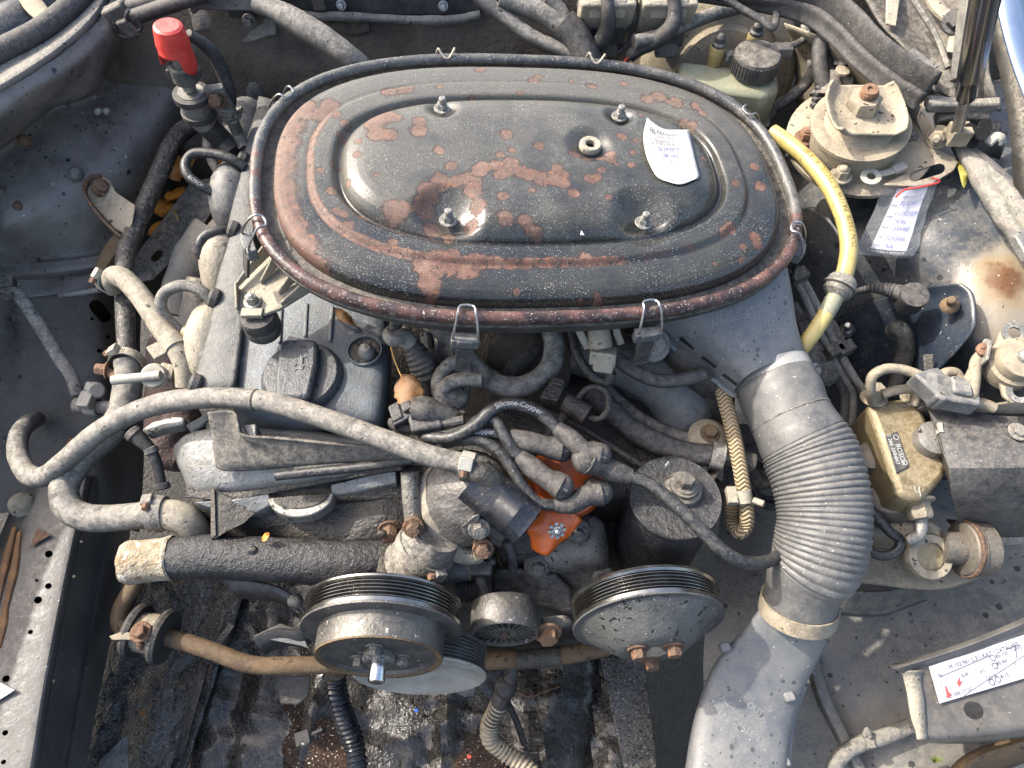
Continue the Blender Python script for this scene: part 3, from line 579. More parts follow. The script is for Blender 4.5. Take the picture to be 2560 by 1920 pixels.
holes_in(fl, [slot([(u, v)], z, r) for u, v, z, r in ((1816, 1401, -.42, .002), (1847, 1534, -.4, .002), (1910, 1490, -.39, .0018), (1905, 1436, -.39, .0014))])
m = MB(); P = [(2008, 1560, -.379), (2020, 1650, -.381), (2050, 1750, -.383), (2100, 1850, -.392), (2150, 1950, -.40)]
m.sheet([QL([(u-10, v, z-.012) for u, v, z in P]), QL([(u, v, z+.004) for u, v, z in P]), QL([(u+12, v, z+.006) for u, v, z in P]), QL([(u+30, v, z+.001) for u, v, z in P])], 6, 4); tag(m.build('seam_lip', 'wing_floor', solid=.002), 'raised folded seam running along the right wing floor beside the air duct', 'seam')
m = MB(); m.sheet([QL([(1990, 1690, -.44), (2035, 1660, -.44), (2050, 1760, -.46)]), QL([(1985, 1750, -.45), (2020, 1740, -.45), (2050, 1800, -.46)]), QL([(1975, 1800, -.46), (2010, 1800, -.46), (2040, 1840, -.47)])], 4, 4); tag(m.build('side_bracket', 'tan_dust', solid=.002), 'sunlit dusty bracket between the grey air duct and the wing floor', 'bracket')
# ------------------------------------------------------------------ air cleaner
LA, LB, LN, LT = .2876, .1892, 2.69, .115; LO = (.024, .590); LS = -.114
def Lw(p, q, h):
    c, s = math.cos(LT), math.sin(LT); x = LO[0]+p*c-q*s; y = LO[1]+p*s+q*c
    return V((x, y, Z0 + LS*x + h + .008))
def Lpx(u, v, h=0):
    """photo pixel on the lid -> lid coordinates"""
    d = ray(u, v); t = (h+.008-CAMH)/(d.z-LS*d.x); x, y = d.x*t-LO[0], d.y*t-LO[1]
    c, s = math.cos(LT), math.sin(LT); return x*c+y*s, -x*s+y*c
def outl(th, k):
    a, b = LA-k, LB-k; c, s = math.cos(th), math.sin(th)
    r = (abs(c)**LN+abs(s)**LN)**(-1/LN); return a*c*r, b*s*r
ac = thing('air_cleaner', 'large oval black air cleaner with flaking rusty lid on top of the engine', 'air cleaner', Lw(0, 0, -.11))
NA = 300
prof = [(.0215, -.022), (.0217, -.012), (.0225, -.005), (.0248, 0.), (.0288, .0038), (.035, .0056), (.044, .0062), (.052, .0060), (.0555, .0052), (.0575, .0056), (.0600, .0088), (.0625, .0112), (.068, .0112),
        (.078, .0104), (.0810, .0088), (.0825, .0050), (.0840, .0010), (.0860, -.0010), (.0880, -.0004), (.0900, .0040), (.0925, .0100), (.0960, .0160), (.101, .0208), (.107, .0240), (.114, .0258), (.122, .0266), (.13, .0268)]
prof = [(k, max(-.024, (h-.006)*.75-.003)) for k, h in prof]
dens = []
for (k1, h1), (k2, h2) in zip(prof, prof[1:]):
    nn = max(1, int((k2-k1)/.0016)+1); dens += [(k1+(k2-k1)*i/nn, h1+(h2-h1)*i/nn) for i in range(nn)]
dens.append(prof[-1])
dimp = [(Lpx(1120, 528, .012), .038, .020, 2.0), (Lpx(1612, 532, .012), .038, .020, 2.0), (Lpx(1474, 360, .012), .028, .012, 1.8), (Lpx(1105, 265, .012), .019, .013, 2.), (Lpx(1550, 286, .012), .019, .013, 2.)]
def hmod(p, q, h):
    for (a, b), r, d, e in dimp:
        x = math.hypot(p-a, q-b)/r
        if x < 1: h -= d*.95*(1-x*x)**1.5*min(1, max(0, (h+.006)/.012))
    return h + .0011*noise.noise(V((p*14, q*14, 0)))*(1 if h > .006 else .4)
verts = []; vr = []; vd = []
blobs = [(745, 255, 48), (715, 300, 44), (700, 350, 44), (693, 400, 44), (693, 450, 44), (700, 500, 42), (715, 550, 44), (745, 600, 40), (775, 640, 34), (690, 560, 30), (800, 270, 30), (820, 250, 26), (720, 640, 10),
         (960, 300, 36), (935, 325, 30), (975, 352, 22), (945, 350, 24), (990, 310, 22), (1048, 342, 22), (1050, 318, 18), (1100, 392, 16), (895, 398, 12), (897, 365, 10), (985, 528, 30), (1005, 530, 24), (944, 452, 8), (870, 455, 10),
         (1060, 520, 26), (1072, 490, 26), (1105, 468, 26), (1140, 468, 22), (1180, 490, 24), (1195, 525, 22), (1175, 560, 20), (1120, 575, 18), (1080, 560, 22), (1130, 430, 16), (1165, 462, 22), (1195, 440, 22), (1190, 470, 18), (1210, 430, 20), (1240, 425, 22), (1265, 440, 22), (1280, 420, 20), (1300, 440, 22), (1250, 450, 16),
         (1325, 450, 24), (1355, 462, 26), (1385, 462, 26), (1405, 470, 20), (1390, 435, 16), (1410, 450, 16), (1345, 380, 14), (1265, 350, 18), (1258, 505, 16), (1263, 555, 20), (1310, 560, 16), (1325, 575, 14), (1345, 580, 14), (1432, 498, 15), (1475, 462, 18), (1492, 455, 12), (1520, 508, 11), (1435, 395, 18), (1465, 405, 14), (1500, 402, 14), (1525, 412, 18), (1522, 395, 14), (1500, 440, 12), (1575, 425, 11), (1580, 395, 10), (1552, 355, 14), (1585, 365, 8), (1540, 425, 8), (1660, 435, 16), (1755, 405, 10), (1330, 490, 10), (1280, 390, 12), (1250, 400, 12),
         (1070, 700, 26), (1075, 670, 24), (1050, 650, 24), (1085, 640, 26), (1125, 655, 30), (1165, 662, 30), (1190, 645, 24), (1130, 630, 18), (1240, 648, 16), (1275, 652, 14), (1315, 650, 14), (1380, 648, 14), (1465, 638, 18), (1290, 715, 10), (1455, 730, 10), (1500, 725, 14),
         (1890, 404, 13), (1937, 418, 11), (1905, 455, 17), (1840, 452, 12), (1828, 560, 15), (1812, 570, 12), (1890, 580, 18), (1898, 595, 16), (1862, 605, 10), (1860, 635, 9), (1858, 700, 15), (1965, 592, 9), (1790, 648, 7),
         (1335, 190, 15), (1345, 180, 12), (1480, 205, 18), (1430, 190, 10), (1300, 225, 8), (1650, 232, 26), (1690, 248, 26), (1620, 240, 18), (1740, 250, 18), (1760, 270, 14), (1560, 195, 12), (1200, 160, 14), (1100, 210, 10), (1010, 215, 22), (970, 220, 22), (1600, 300, 9), (1735, 305, 16), (1710, 295, 12), (1180, 235, 10),
         (840, 280, 14), (862, 300, 14), (850, 330, 12), (832, 400, 12), (825, 470, 12), (840, 520, 12), (800, 420, 10), (905, 590, 14), (860, 530, 12), (870, 555, 14), (980, 600, 12)]
blobs = [(Lpx(u, v, .004), r*.00041) for u, v, r in blobs]
BX = np.array([b[0] for b in blobs]); BR = np.array([b[1] for b in blobs])
def rustval(p, q, k, th):
    d = np.hypot(BX[:, 0]-p, BX[:, 1]-q)/BR
    r = float(np.clip(1.02 - .52*d, 0, 1).max())
    left = max(0, -math.cos(th)) ; front = max(0, -math.sin(th))
    if abs(k-.0595) < .0045: r = max(r, (.40+.24*left+.14*front*(math.cos(th) < .3)) if (left > .15 or front > .3) and math.sin(th) < .55 else .15)
    if .079 < k < .088: r = max(r, .38*left + .30*front*(math.cos(th) < .45))
    if .016 < k < .030: r = max(r, .33)
    return max(r, .16)
for k, h in dens:
    for i in range(NA):
        th = 2*math.pi*i/NA; p, q = outl(th, k); verts.append(Lw(p, q, hmod(p, q, h))); vr.append(rustval(p, q, k, th)); vd.append(.55+.5*math.sin(th)*(1 if k < .09 else .3)-.15*math.cos(th))
# plateau
nb = len(dens); K = 46; pk = dens[-1][0]
for j in range(1, K):
    f = 1-j/K
    for i in range(NA):
        th = 2*math.pi*i/NA; p, q = outl(th, pk); p *= f; q *= f
        # shrink towards a line so that cells stay even
        verts.append(Lw(p, q, hmod(p, q, .0126-.0008*(1-f*f)))); vr.append(rustval(p, q, .2, th)); vd.append(.55 + q*2.0 - p*.6)
faces = []; R = nb+K-1
for j in range(R-1):
    for i in range(NA): faces.append((j*NA+i, j*NA+(i+1) % NA, (j+1)*NA+(i+1) % NA, (j+1)*NA+i))
verts.append(Lw(0, 0, hmod(0, 0, .0118))); vr.append(.2); vd.append(.5)
for i in range(NA): faces.append(((R-1)*NA+i, (R-1)*NA+(i+1) % NA, R*NA))
m = MB().add(verts, faces); lid = m.build('lid', 'lid_paint', ac, smooth=80)
for nm, vals in (('rust', vr), ('dust', vd)):
    a = lid.data.attributes.new(nm, 'FLOAT', 'POINT'); a.data.foreach_set('value', vals)
# rolled rim
m = MB(); ring = [Lw(*outl(2*math.pi*i/220, .004), -.013) for i in range(220)]
m.tube(ring, .0064, 14, sub=1, closed=True); rim = m.build('rim', 'rim_paint', ac, smooth=80)
vals = []
for v_ in rim.data.vertices:
    p = v_.co + WL[rim.name]; x, y = p.x-LO[0], p.y-LO[1]; a = math.atan2(y/LB, x/LA)
    vals.append(.62 if -2.75 < a < -.15 else (.42 if a < -2.75 else .12))
a = rim.data.attributes.new('rust', 'FLOAT', 'POINT'); a.data.foreach_set('value', vals)
# gutter and plastic bowl below
m = MB(); rows = []
for k, h in ((.0215, -.022), (.014, -.025), (.0035, -.0205), (-.0005, -.022), (.0005, -.028), (.004, -.031), (.010, -.045), (.020, -.062), (.04, -.085), (.09, -.09)):
    rows.append([Lw(*outl(2*math.pi*i/120, k), h) for i in range(120)])
m.sheet(rows, 1, 1, closed=True); m.build('bowl', 'black_dusty', ac, smooth=50)
# studs with nuts, grommet
AX = V((-LS, 0, 1)).normalized()
def Lp(u, v, h): return Lw(*Lpx(u, v, h), h)
for u, v, h in ((1105, 272, .0055), (1548, 292, .0055), (1120, 551, -.001), (1608, 558, -.001)):
    c = Lp(u, v, h); m = MB(); r = .0052
    hexhead(m, c, AX, r*1.15, .006); m.lathe([(r*.72, .006), (r*.78, .009), (r*.72, .0095), (r*.78, .011), (r*.72, .0115), (r*.76, .0135), (r*.5, .0150)], c, AX, 14); m.build('stud_nut', 'alu', ac)
c = Lp(1474, 370, .0055); m = MB(); m.lathe([(.0055, .001), (.0055, .006), (.0075, .0072), (.0105, .007), (.0118, .005), (.0118, .0005)], c, AX, 28, cap=False); m.build('grommet', 'cream', ac)
m = MB(); m.lathe([(.0056, .0012), (.0001, .001)], c, AX, 16, cap=False); m.build('grommet_bore', 'void', ac)
# spring clips
def clip(th, tab=True, back=False):
    p, q = outl(th, 0); p2, q2 = outl(th+.002, 0); t = (Lw(p2, q2, 0)-Lw(p, q, 0)).normalized(); n_ = t.cross(AX); o = Lw(p, q, 0)
    if n_.dot(o-Lw(0, 0, 0)) < 0: n_ = -n_
    w_ = .0105; m = MB()
    pts = [o+t*w_*1.15+n_*.010+AX*-.040, o+t*w_*1.1+n_*.011+AX*-.022, o+t*w_*.8-n_*.001+AX*-.003, o+t*w_*.55-n_*.010+AX*-.0035, o-t*w_*.55-n_*.010+AX*-.0035, o-t*w_*.8-n_*.001+AX*-.003, o-t*w_*1.1+n_*.011+AX*-.022, o-t*w_*1.15+n_*.010+AX*-.040]
    if back: pts = [o+t*w_*1.0+n_*.006+AX*-.012, o+t*w_*.9-n_*.001+AX*-.001, o+t*w_*.6-n_*.005+AX*-.004, o+t*w_*.2-n_*.009+AX*-.0075, o-t*w_*.2-n_*.009+AX*-.0075, o-t*w_*.6-n_*.005+AX*-.004, o-t*w_*.9-n_*.001+AX*-.001, o-t*w_*1.0+n_*.006+AX*-.012]
    m.tube(pts, .0013, 8, 5); cl = m.build('spring_clip', 'steel' if not back else 'zinc', ac)
    if tab:
        m = MB(); m.box(o+n_*.009+AX*-.033, t*.027, n_*.010, AX*.014); m.box(o+n_*.0135+AX*-.031, t*.016, n_*.004, AX*.010); m.build('clip_bracket', 'grey_plastic', cl, bevel=.0015)
        m = MB(); a = o+n_*.012+AX*-.040; m.prism([a+t*.0085, a-t*.0085, a-t*.0075+AX*-.03+n_*.006, a+t*.0075+AX*-.03+n_*.006], n_*.003)
        for k in range(5): m.box(a+n_*(.0042+.0009*k)+AX*(-.014-.0035*k), t*.0145, n_*.002, AX*.0014)
        m.build('clip_lever', 'rubber', cl, bevel=.0006)
def th_of(u, v):
    p, q = Lpx(u, v, -.013); return min((2*math.pi*i/720 for i in range(720)), key=lambda a: math.hypot(outl(a, 0)[0]-p, outl(a, 0)[1]-q))
for u, v, t_, bk in ((1172, 795, 1, 0), (1622, 778, 1, 0), (660, 572, 1, 0), (690, 232, 0, 0), (1113, 128, 0, 1), (1488, 148, 0, 1), (1885, 285, 0, 0), (2000, 590, 1, 0)):
    clip(th_of(u, v), bool(t_), bool(bk))
# ribbed mounting foot at the left front, bolt and rubber mount
ft = MB(); zf = -.062
A = QL([(590, 778, zf), (594, 722, zf), (680, 625, -.05), (735, 672, -.05), (792, 715, -.05), (700, 772, zf), (660, 786, zf)]); ft.prism(A, V((0, 0, -.004)))
for a, b in (((594, 722), (690, 628)), ((655, 716), (712, 650)), ((700, 742), (760, 690)), ((706, 768), (800, 716))):
    p, q = Q(*a, zf), Q(*b, -.05); ft.prism([p+V((0, 0, .004)), q+V((0, 0, .004)), q+V((0, 0, .026)), p+V((0, 0, .010))], (q-p).cross(V((0, 0, 1))).normalized()*.0025)
p, q = Q(592, 778, zf), Q(594, 722, zf); ft.prism([p+V((0, 0, -.02)), q+V((0, 0, -.02)), q+V((0, 0, .012)), p+V((0, 0, .006))], V((.0025, 0, 0)))
ft.build('mounting_foot', 'cream', ac, bevel=.001)
m = MB(); c = Q(632, 754, zf+.002); hexhead(m, c, (0, 0, 1), .0065, .008); m.lathe([(.004, .008), (.004, .0105), (.002, .012)], c, (0, 0, 1), 12); m.build('foot_bolt', 'alu', ac)
m = MB(); c = Q(642, 786, -.068); m.lathe([(.018, -.030), (.0195, -.027), (.0195, -.016), (.0188, -.015), (.0195, -.014), (.0195, -.004), (.018, 0)], c, (0, 0, 1), 30); m.build('rubber_mount', 'rubber', ac)
m = MB(); c = Q(631, 783, -.062); m.box(c, V((.022, 0, 0)), V((0, .010, 0)), V((0, 0, .006))); m.build('foot_tab', 'cream', ac, bevel=.001)
# snorkel funnel to the intake hose
fr = [[(1585, 770, -.075), (1700, 745, -.06), (1800, 722, -.052), (1900, 695, -.052), (1968, 668, -.055)],
      [(1640, 812, -.098), (1735, 790, -.070), (1820, 765, -.060), (1905, 745, -.060), (1980, 728, -.07)],
      [(1730, 890, -.118), (1790, 865, -.088), (1850, 838, -.076), (1915, 820, -.078), (1992, 808, -.090)],
      [(1835, 978, -.135), (1860, 945, -.105), (1900, 920, -.094), (1955, 900, -.096), (2016, 895, -.112)]]
m = MB(); rows = []
for r in fr:
    t_ = QL(r); mid = [p+V((0, .02, -.045)) for p in t_]; e0, e1_ = t_[0]+V((.004, .006, -.022)), t_[-1]+V((-.004, .006, -.022))
    rows.append(t_+[e1_]+[p for p in reversed(mid)]+[e0])
m.sheet(rows, 4, 5, closed=True); fn = m.build('snorkel', 'duct_plastic', ac, smooth=40)
m = MB(); P = [(1646, 830, -.106), (1740, 905, -.126), (1838, 985, -.143)]; m.tube(QL(P), .006, 8, ell=.5); m.build('snorkel_flange', 'duct_plastic', fn)
for u, v in ((1700, 846), (1755, 892), (1808, 936)):
    m = MB(); a = Q(u, v, -.098); b = Q(u+34, v+26, -.106); m.bar(a, b, .002, .003); m.build('snorkel_slot', 'void', fn)
def sp(u, v, z): return Q(u, v, z)
m = MB(); a, b = Q(1790, 795, -.056), Q(1965, 762, -.056); ex = (b-a).normalized(); ey = V((-ex.y, ex.x, .25)).normalized(); s_ = .0085
text(m, 'Filtereinsatz 001 094 70 04', a, ex*s_, ey*s_, V((0, 0, .0015))); text(m, '103 09 01 04', Q(1787, 779, -.052), ex*s_, ey*s_, V((0, 0, .002)))
text(m, '11-20KL', Q(1918, 800, -.064), ex*s_, ey*s_, V((0, 0, .002))); text(m, 'ALS 207', Q(1922, 818, -.066), ex*s_, ey*s_, V((0, 0, .002))); drape(m, fn); m.build('embossed_lettering', 'emboss', fn)
# fuel line plug on the bowl, dusty beige
sn = thing('vacuum_valve', 'dusty beige plastic valve plugged under the rim between two spring clips', 'valve', Q(1500, 850, -.09))
m = MB(); m.tube(QL([(1495, 800, -.07), (1497, 830, -.075), (1502, 870, -.085)]), [.011, .012, .0125], 18, cap=True); m.build('body', 'cream', sn)
m = MB(); m.box(Q(1507, 890, -.088), V((.027, -.004, 0)), V((.003, .018, -.012)), V((0, .006, .016))); m.box(Q(1507, 912, -.096), V((.020, -.004, 0)), V((.001, .014, -.012)), V((0, .006, .014))); m.build('connector', 'cream', sn, bevel=.002)
for a, b in (((1448, 812), (1470, 870)), ((1540, 810), (1552, 860))):
    m = MB(); m.tube(QL([(a[0]+10, a[1]-6, -.07), (a[0], a[1]+12, -.072), (b[0], b[1], -.085)]), .004, 8, ell=.6); m.build('side_lug', 'cream', sn)
# ------------------------------------------------------------------ left side
UPZ = V((0, 0, 1))
def clampring(m, c, axis, r, w_=.011, ref=None, housing=True):
    """worm-drive band: ring, screw housing"""
    ax, e1, e2 = frame(V(axis), ref); c = V(c)
    m.lathe([(r, -w_/2), (r+.0016, -w_/2), (r+.0016, w_/2), (r, w_/2)], c, ax, 36, cap=False)
    return ax, e1, e2
def clamp(name, parent, c, axis, r, ref, mat='zinc', screw='rust_light', w_=.011):
    m = MB(); ax, e1, e2 = clampring(m, c, axis, r, w_, ref)
    for k in range(9):      # worm slots
        a = -.7+k*.11; d = e1*math.cos(a)+e2*math.sin(a); m.box(V(c)+d*(r+.0018), ax*(w_*.55), (e2*math.cos(a)-e1*math.sin(a))*.0011, d*.0008)
    o = m.build(name, mat, parent)
    m = MB(); s0 = V(c)+e1*(r+.004)-e2*.003; m.box(s0, ax*w_*1.05, e2*.013, e1*.007); m.build('worm_housing', mat, o, bevel=.001)
    m = MB(); hexhead(m, s0+e2*.007, e2, .0042, .006, False); m.build('worm_screw', screw, o); return o
# red capped jump terminal
jy = .775
def J(u, v): return QY(u, v, jy)
jt = thing('jump_terminal', 'metal terminal post with red plastic cap beside the left wing', 'terminal', J(512, 306))
ctop = J(418, 62); pst = [J(418, 62), J(436, 120), J(452, 158), J(474, 222), J(492, 272), J(514, 312)]
ax = (pst[1]-pst[0]).normalized(); R = 38*pxm(ctop)
m = MB(); L0 = (pst[1]-pst[0]).length
m.lathe([(.0, .0005), (R*.75, 0), (R*.93, .002), (R, .007), (R*1.05, L0*.5), (R*1.12, L0*.78), (R*1.02, L0*.8), (R*.9, .01), (0, .008)], ctop, ax, 36, cap=False); cap = m.build('cap', 'red', jt)
m = MB(); _, e1, e2 = frame(ax, V((1, 0, 0))); rows = []
for t in (0, .15, .4, .7, 1):
    row = []
    for k in range(48):
        a = 2*math.pi*k/48; leg = max(0, math.cos(2*(a-.35)))**.35; Lm = .012+.024*leg
        rr_ = R*(1.04+.20*t*(.35+.65*leg)); row.append(ctop+ax*(L0*.70+Lm*t)+(e1*math.cos(a)+e2*math.sin(a))*rr_)
    rows.append(row)
m.sheet(rows, 1, 2, closed=True); m.build('cap_skirt', 'red', cap, solid=.0018, smooth=60)
m = MB(); m.tube([pst[1], pst[2], pst[3]], [.0085, .009, .0085], 14); m.build('post', 'alu', jt)
m = MB(); c = pst[2]+(pst[3]-pst[2])*.35; a2 = (pst[3]-pst[2]).normalized(); m.lathe([(.013, -.012), (.0155, -.010), (.0155, .010), (.013, .012)], c, a2, 24); m.box(c, V((.040, 0, 0)), V((0, .008, 0)), V((.002, 0, .012))); m.build('collar', 'black_dusty', jt, bevel=.001)
m = MB(); m.tube([pst[3]+(pst[3]-pst[2])*.1, pst[4], pst[5]], [.016, .0185, .014], 20); m.build('socket', 'alu', jt)
for c, r in ((pst[3]+(pst[4]-pst[3])*.32, .0225), (pst[4]+(pst[5]-pst[4])*.25, .0215)):
    m = MB(); m.lathe([(r*.8, -.005), (r, -.004), (r, .004), (r*.8, .005)], c, (pst[4]-pst[3]), 30); m.build('rubber_ring', 'rubber', jt)
m = MB().tube([J(505, 300), J(530, 325), J(560, 355), QY(585, 385, .76)], [.013, .014, .014, .013], 16); m.build('cable', 'rubber', jt)
m = MB().tube([QY(470, 85, .79), QY(520, 120, .80), QY(555, 175, .80), QY(575, 240, .79), QY(572, 285, .78)], [.006, .0075, .0085, .008, .007], 12); tag(m.build('terminal_lead', 'rubber'), 'black lead curving down behind the red capped terminal', 'cable')
cl = thing('cable_clamp', 'flat steel cable clamp with rusty bolt beside the terminal post', 'clamp', J(575, 300))
m = MB(); m.prism([J(512, 222)+V((0, -.004, 0)), J(558, 216)+V((0, -.004, 0)), J(598, 290)+V((0, -.004, 0)), J(560, 304)+V((0, -.004, 0))], V((0, .006, .004))); m.prism([J(560, 304), J(598, 290), J(602, 300), J(566, 314)], V((0, .02, 0))); m.build('plate', 'alu_dark', cl, bevel=.001)
m = MB(); hexhead(m, J(545, 244)+V((0, -.004, .001)), (.1, -.9, .45), .0085, .009); m.build('bolt', 'rust', cl)
m = MB(); m.box(J(566, 278), V((.02, 0, -.004)), V((0, .012, 0)), V((.004, 0, .012))); m.build('nut_block', 'alu_dark', cl, bevel=.003)
m = MB().tube([J(580, 300), J(596, 335), QY(612, 370, .76)], .008, 10); m.build('clamp_cable', 'rubber_grey', cl)
# wiring over the bulkhead, top left
for k, (P, r, mt, lb) in enumerate((
    ([(325, 18), (380, 2), (430, -14)], .0095, 'rubber', 'upper black cable leaving the corner clip along the bulkhead'),
    ([(335, 42), (400, 20), (470, -2), (520, -16)], .0095, 'rubber', 'lower black cable leaving the corner clip along the bulkhead'))):
    m = MB().tube([QY(u, v, .87-.01*k) for u, v in P], r, 14); tag(m.build('bulkhead_cable', mt), lb, 'cable')
cc = thing('cable_clip', 'black plastic clip gripping cables in the rear left corner', 'clip', QY(320, 60, .86))
m = MB(); m.box(QY(305, 45, .865), V((.03, 0, .012)), V((0, .016, 0)), V((-.012, 0, .034))); m.box(QY(325, 62, .86), V((.018, 0, .006)), V((0, .02, 0)), V((-.01, 0, .022))); m.build('body', 'black_dusty', cc, bevel=.003)
m = MB(); m.tube([QY(u, v, .852) for u, v in ((322, 24), (316, 45), (330, 75), (352, 72), (345, 50))], .0022, 8); m.tube([QY(u, v, .856) for u, v in ((285, 55), (300, 88), (345, 92))], .002, 8); m.build('latch', 'black_plastic', cc)
tr = thing('cable_trunking', 'grey plastic trunking with a thick blue-grey cable sleeve running to the air cleaner', 'cable', QY(650, 60, .85))
m = MB(); m.prism([QY(474, -20, .87), QY(474, 28, .87), QY(484, 42, .87), QY(500, 28, .87), QY(640, 30, .86), QY(655, 44, .86), QY(650, -5, .86), QY(640, -25, .86)], V((0, .03, .01))); m.build('cover', 'grey_plastic', tr, bevel=.003)
m = MB().tube([QY(640, 8, .865), QY(690, 26, .855), QY(760, 66, .84), QY(830, 112, .825), QY(880, 148, .815), QY(930, 190, .815)], [.0115, .013, .0155, .0155, .014, .013], 18); m.build('sleeve', 'rubber_grey', tr)
# heater pipe and bulge of the hose down the left
hp = thing('heater_pipe', 'long dusty black coolant pipe bending down the left side of the engine', 'pipe', Q(318, 900, -.2))
P = QL([(490, 308, -.15), (455, 330, -.15), (428, 365, -.15), (400, 430, -.155), (360, 520, -.16), (322, 610, -.165), (312, 660, -.168), (312, 740, -.17), (315, 830, -.175), (319, 905, -.18)])
MB().tube(P, [20*pxm(p) for p in P[:1]]+[23*pxm(p) for p in P[1:]], 18).build('pipe', 'pipe_black', hp)
m = MB(); P = QL([(320, 900, -.18), (322, 930, -.185), (318, 975, -.19), (306, 1030, -.195), (270, 1085, -.205), (215, 1135, -.215), (172, 1190, -.22), (160, 1235, -.222), (180, 1278, -.225), (235, 1296, -.226), (320, 1292, -.222), (392, 1284, -.218)])
m.tube(P, [34*pxm(p) for p in P], 22); m.build('hose', 'rubber_grey', hp)
clamp('hose_clamp', hp, Q(318, 908, -.18), (0.02, -.9, .3), .0185, V((-.6, 0, 1)))
m = MB(); c = Q(270, 925, -.178); hexhead(m, c, (-1, 0, .2), .007, .012); m.tube(QL([(264, 925, -.178), (300, 950, -.18)]), .005, 8); m.build('clamp_bolt', 'rust_light', hp)
P2 = QL([(384, 1286, -.218), (402, 1283, -.218)]); clamp('hose_end_clamp', hp, P2[0], P2[1]-P2[0], 38*pxm(P2[0]), V((-.3, .3, 1)), 'tape')
m = MB(); P = QL([(395, 1284, -.218), (415, 1283, -.218)]); m.tube(P, [.021, .019], 22); m.build('hose_lip', 'rubber_grey', hp)
m = MB(); P = QL([(405, 1284, -.218), (440, 1290, -.22), (472, 1306, -.226), (498, 1345, -.245)]); m.tube(P, [.0165, .017, .017, .0165], 18); m.build('elbow', 'rubber_beige', hp)
# the long vent hose over the front
vh = thing('coolant_hose', 'long grey rubber hose arching over the front to the thermostat housing', 'hose', Q(640, 1000, -.11))
P = QL([(92, 1048, -.33), (66, 1062, -.27), (47, 1092, -.25), (46, 1140, -.24), (72, 1186, -.225), (112, 1190, -.215), (165, 1150, -.195), (255, 1074, -.165), (370, 1018, -.14), (495, 996, -.122), (640, 1000, -.112), (755, 1028, -.108), (925, 1086, -.106), (1070, 1138, -.108), (1192, 1166, -.112)])
rr = [20, 22, 23, 24, 25, 25.5, 26, 26, 26.5, 27, 27, 27, 27, 27, 26]
Lb = (P[0]-P[1]).length + (P[1]-P[2]).length + (P[2]-P[3]).length + (P[3]-P[4]).length
m = MB(); m.tube(P, [a*pxm(p) for a, p in zip(rr, P)], 22, sub=14, mod=lambda L: 1+.028*math.sin(L*900)*max(0, 1-(L/Lb)**3)); m.build('hose', 'rubber_grey', vh)
c = catmull(P, 8)[8*10]; d = P[11]-P[9]; m = MB(); m.lathe([(27*pxm(c), -.0015), (28.6*pxm(c), 0), (27*pxm(c), .0015)], c, d, 30); m.build('joint_ring', 'rubber', vh)
clamp('hose_clamp', vh, P[-1]-(P[-1]-P[-2]).normalized()*.010, P[-1]-P[-2], 28.5*pxm(P[-1]), V((-.1, -.6, .9)), 'white_plastic', 'rust_light', .013)
# pale drain hose at far left
m = MB(); P = QL([(-8, 706, -.20), (14, 722, -.20), (50, 742, -.205), (100, 815, -.22), (148, 895, -.235), (176, 935, -.245), (194, 985, -.26)]); m.tube(P, [9*pxm(P[0])]+[16*pxm(p) for p in P[1:]], 14, ell=.8)
dh = m.build('drain_hose', 'rubber_grey'); tag(dh, 'slim pale grey hose slanting down the left inner wing', 'hose')
m = MB(); m.box(Q(14, 712, -.198), V((.022, .008, 0)), V((-.006, .016, 0)), V((0, 0, .014))); m.box(Q(20, 735, -.198), V((.014, -.006, 0)), V((.004, .006, 0)), V((0, 0, .016))); m.build('hose_clip', 'black_dusty', dh, bevel=.002)
# tee fitting with white clamp
te = thing('hose_stub', 'short hollow pipe stub with a white plastic clamp by the left rail', 'pipe stub', Q(230, 1010, -.28))
a, b = Q(190, 1013, -.262), Q(318, 1022, -.262); r = 20*pxm(a)
m = MB(); ax = b-a; L = ax.length; m.lathe([(r*.62, .012), (r*.62, 0), (r*.9, -.001), (r, .002), (r, L*.3), (r*.86, L*.34), (r*.86, L)], a, ax, 28, cap=False); m.build('pipe', 'tape', te)
m = MB(); m.lathe([(r*.62, .01), (0.0001, .01)], a, ax, 20, cap=False); m.build('bore', 'void', te)
m = MB(); c = a.lerp(b, .33); _, e1, e2 = clampring(m, c, ax, r*1.02, .016); m.box(c+e1*(r+.006), ax.normalized()*.016, e2*.022, e1*.012); m.build('white_clamp', 'white_plastic', te, bevel=.0015)
m = MB(); p = Q(240, 976, -.245); m.lathe([(.0095, -.006), (.0105, -.004), (.0105, .004), (.008, .006)], p, V((.6, -.5, .7)), 22); m.box(p+V((-.006, .004, 0)), V((.014, 0, .0)), V((0, .012, 0)), V((0, 0, .010))); m.build('clamp_screw', 'white_plastic', te, bevel=.001)
# white rod and washer
wr = thing('support_rod', 'short pale metal rod with round washer crossing the coolant pipe', 'rod', Q(350, 940, -.165))
a, b = Q(281, 951, -.158), Q(402, 938, -.155); MB().tube([a, a.lerp(b, .5), b], .0055, 12).build('rod', 'dirty_white', wr)
m = MB(); c = Q(385, 940, -.16); m.lathe([(.005, .002), (.0085, .003), (.0125, .003), (.0148, 0), (.0125, -.003), (.005, -.003)], c, V((.15, -.35, .9)), 30); m.build('washer', 'dirty_white', wr)
m = MB(); m.bar(Q(400, 928, -.166), Q(438, 936, -.17), .018, .014); m.build('block', 'zinc', wr, bevel=.002)
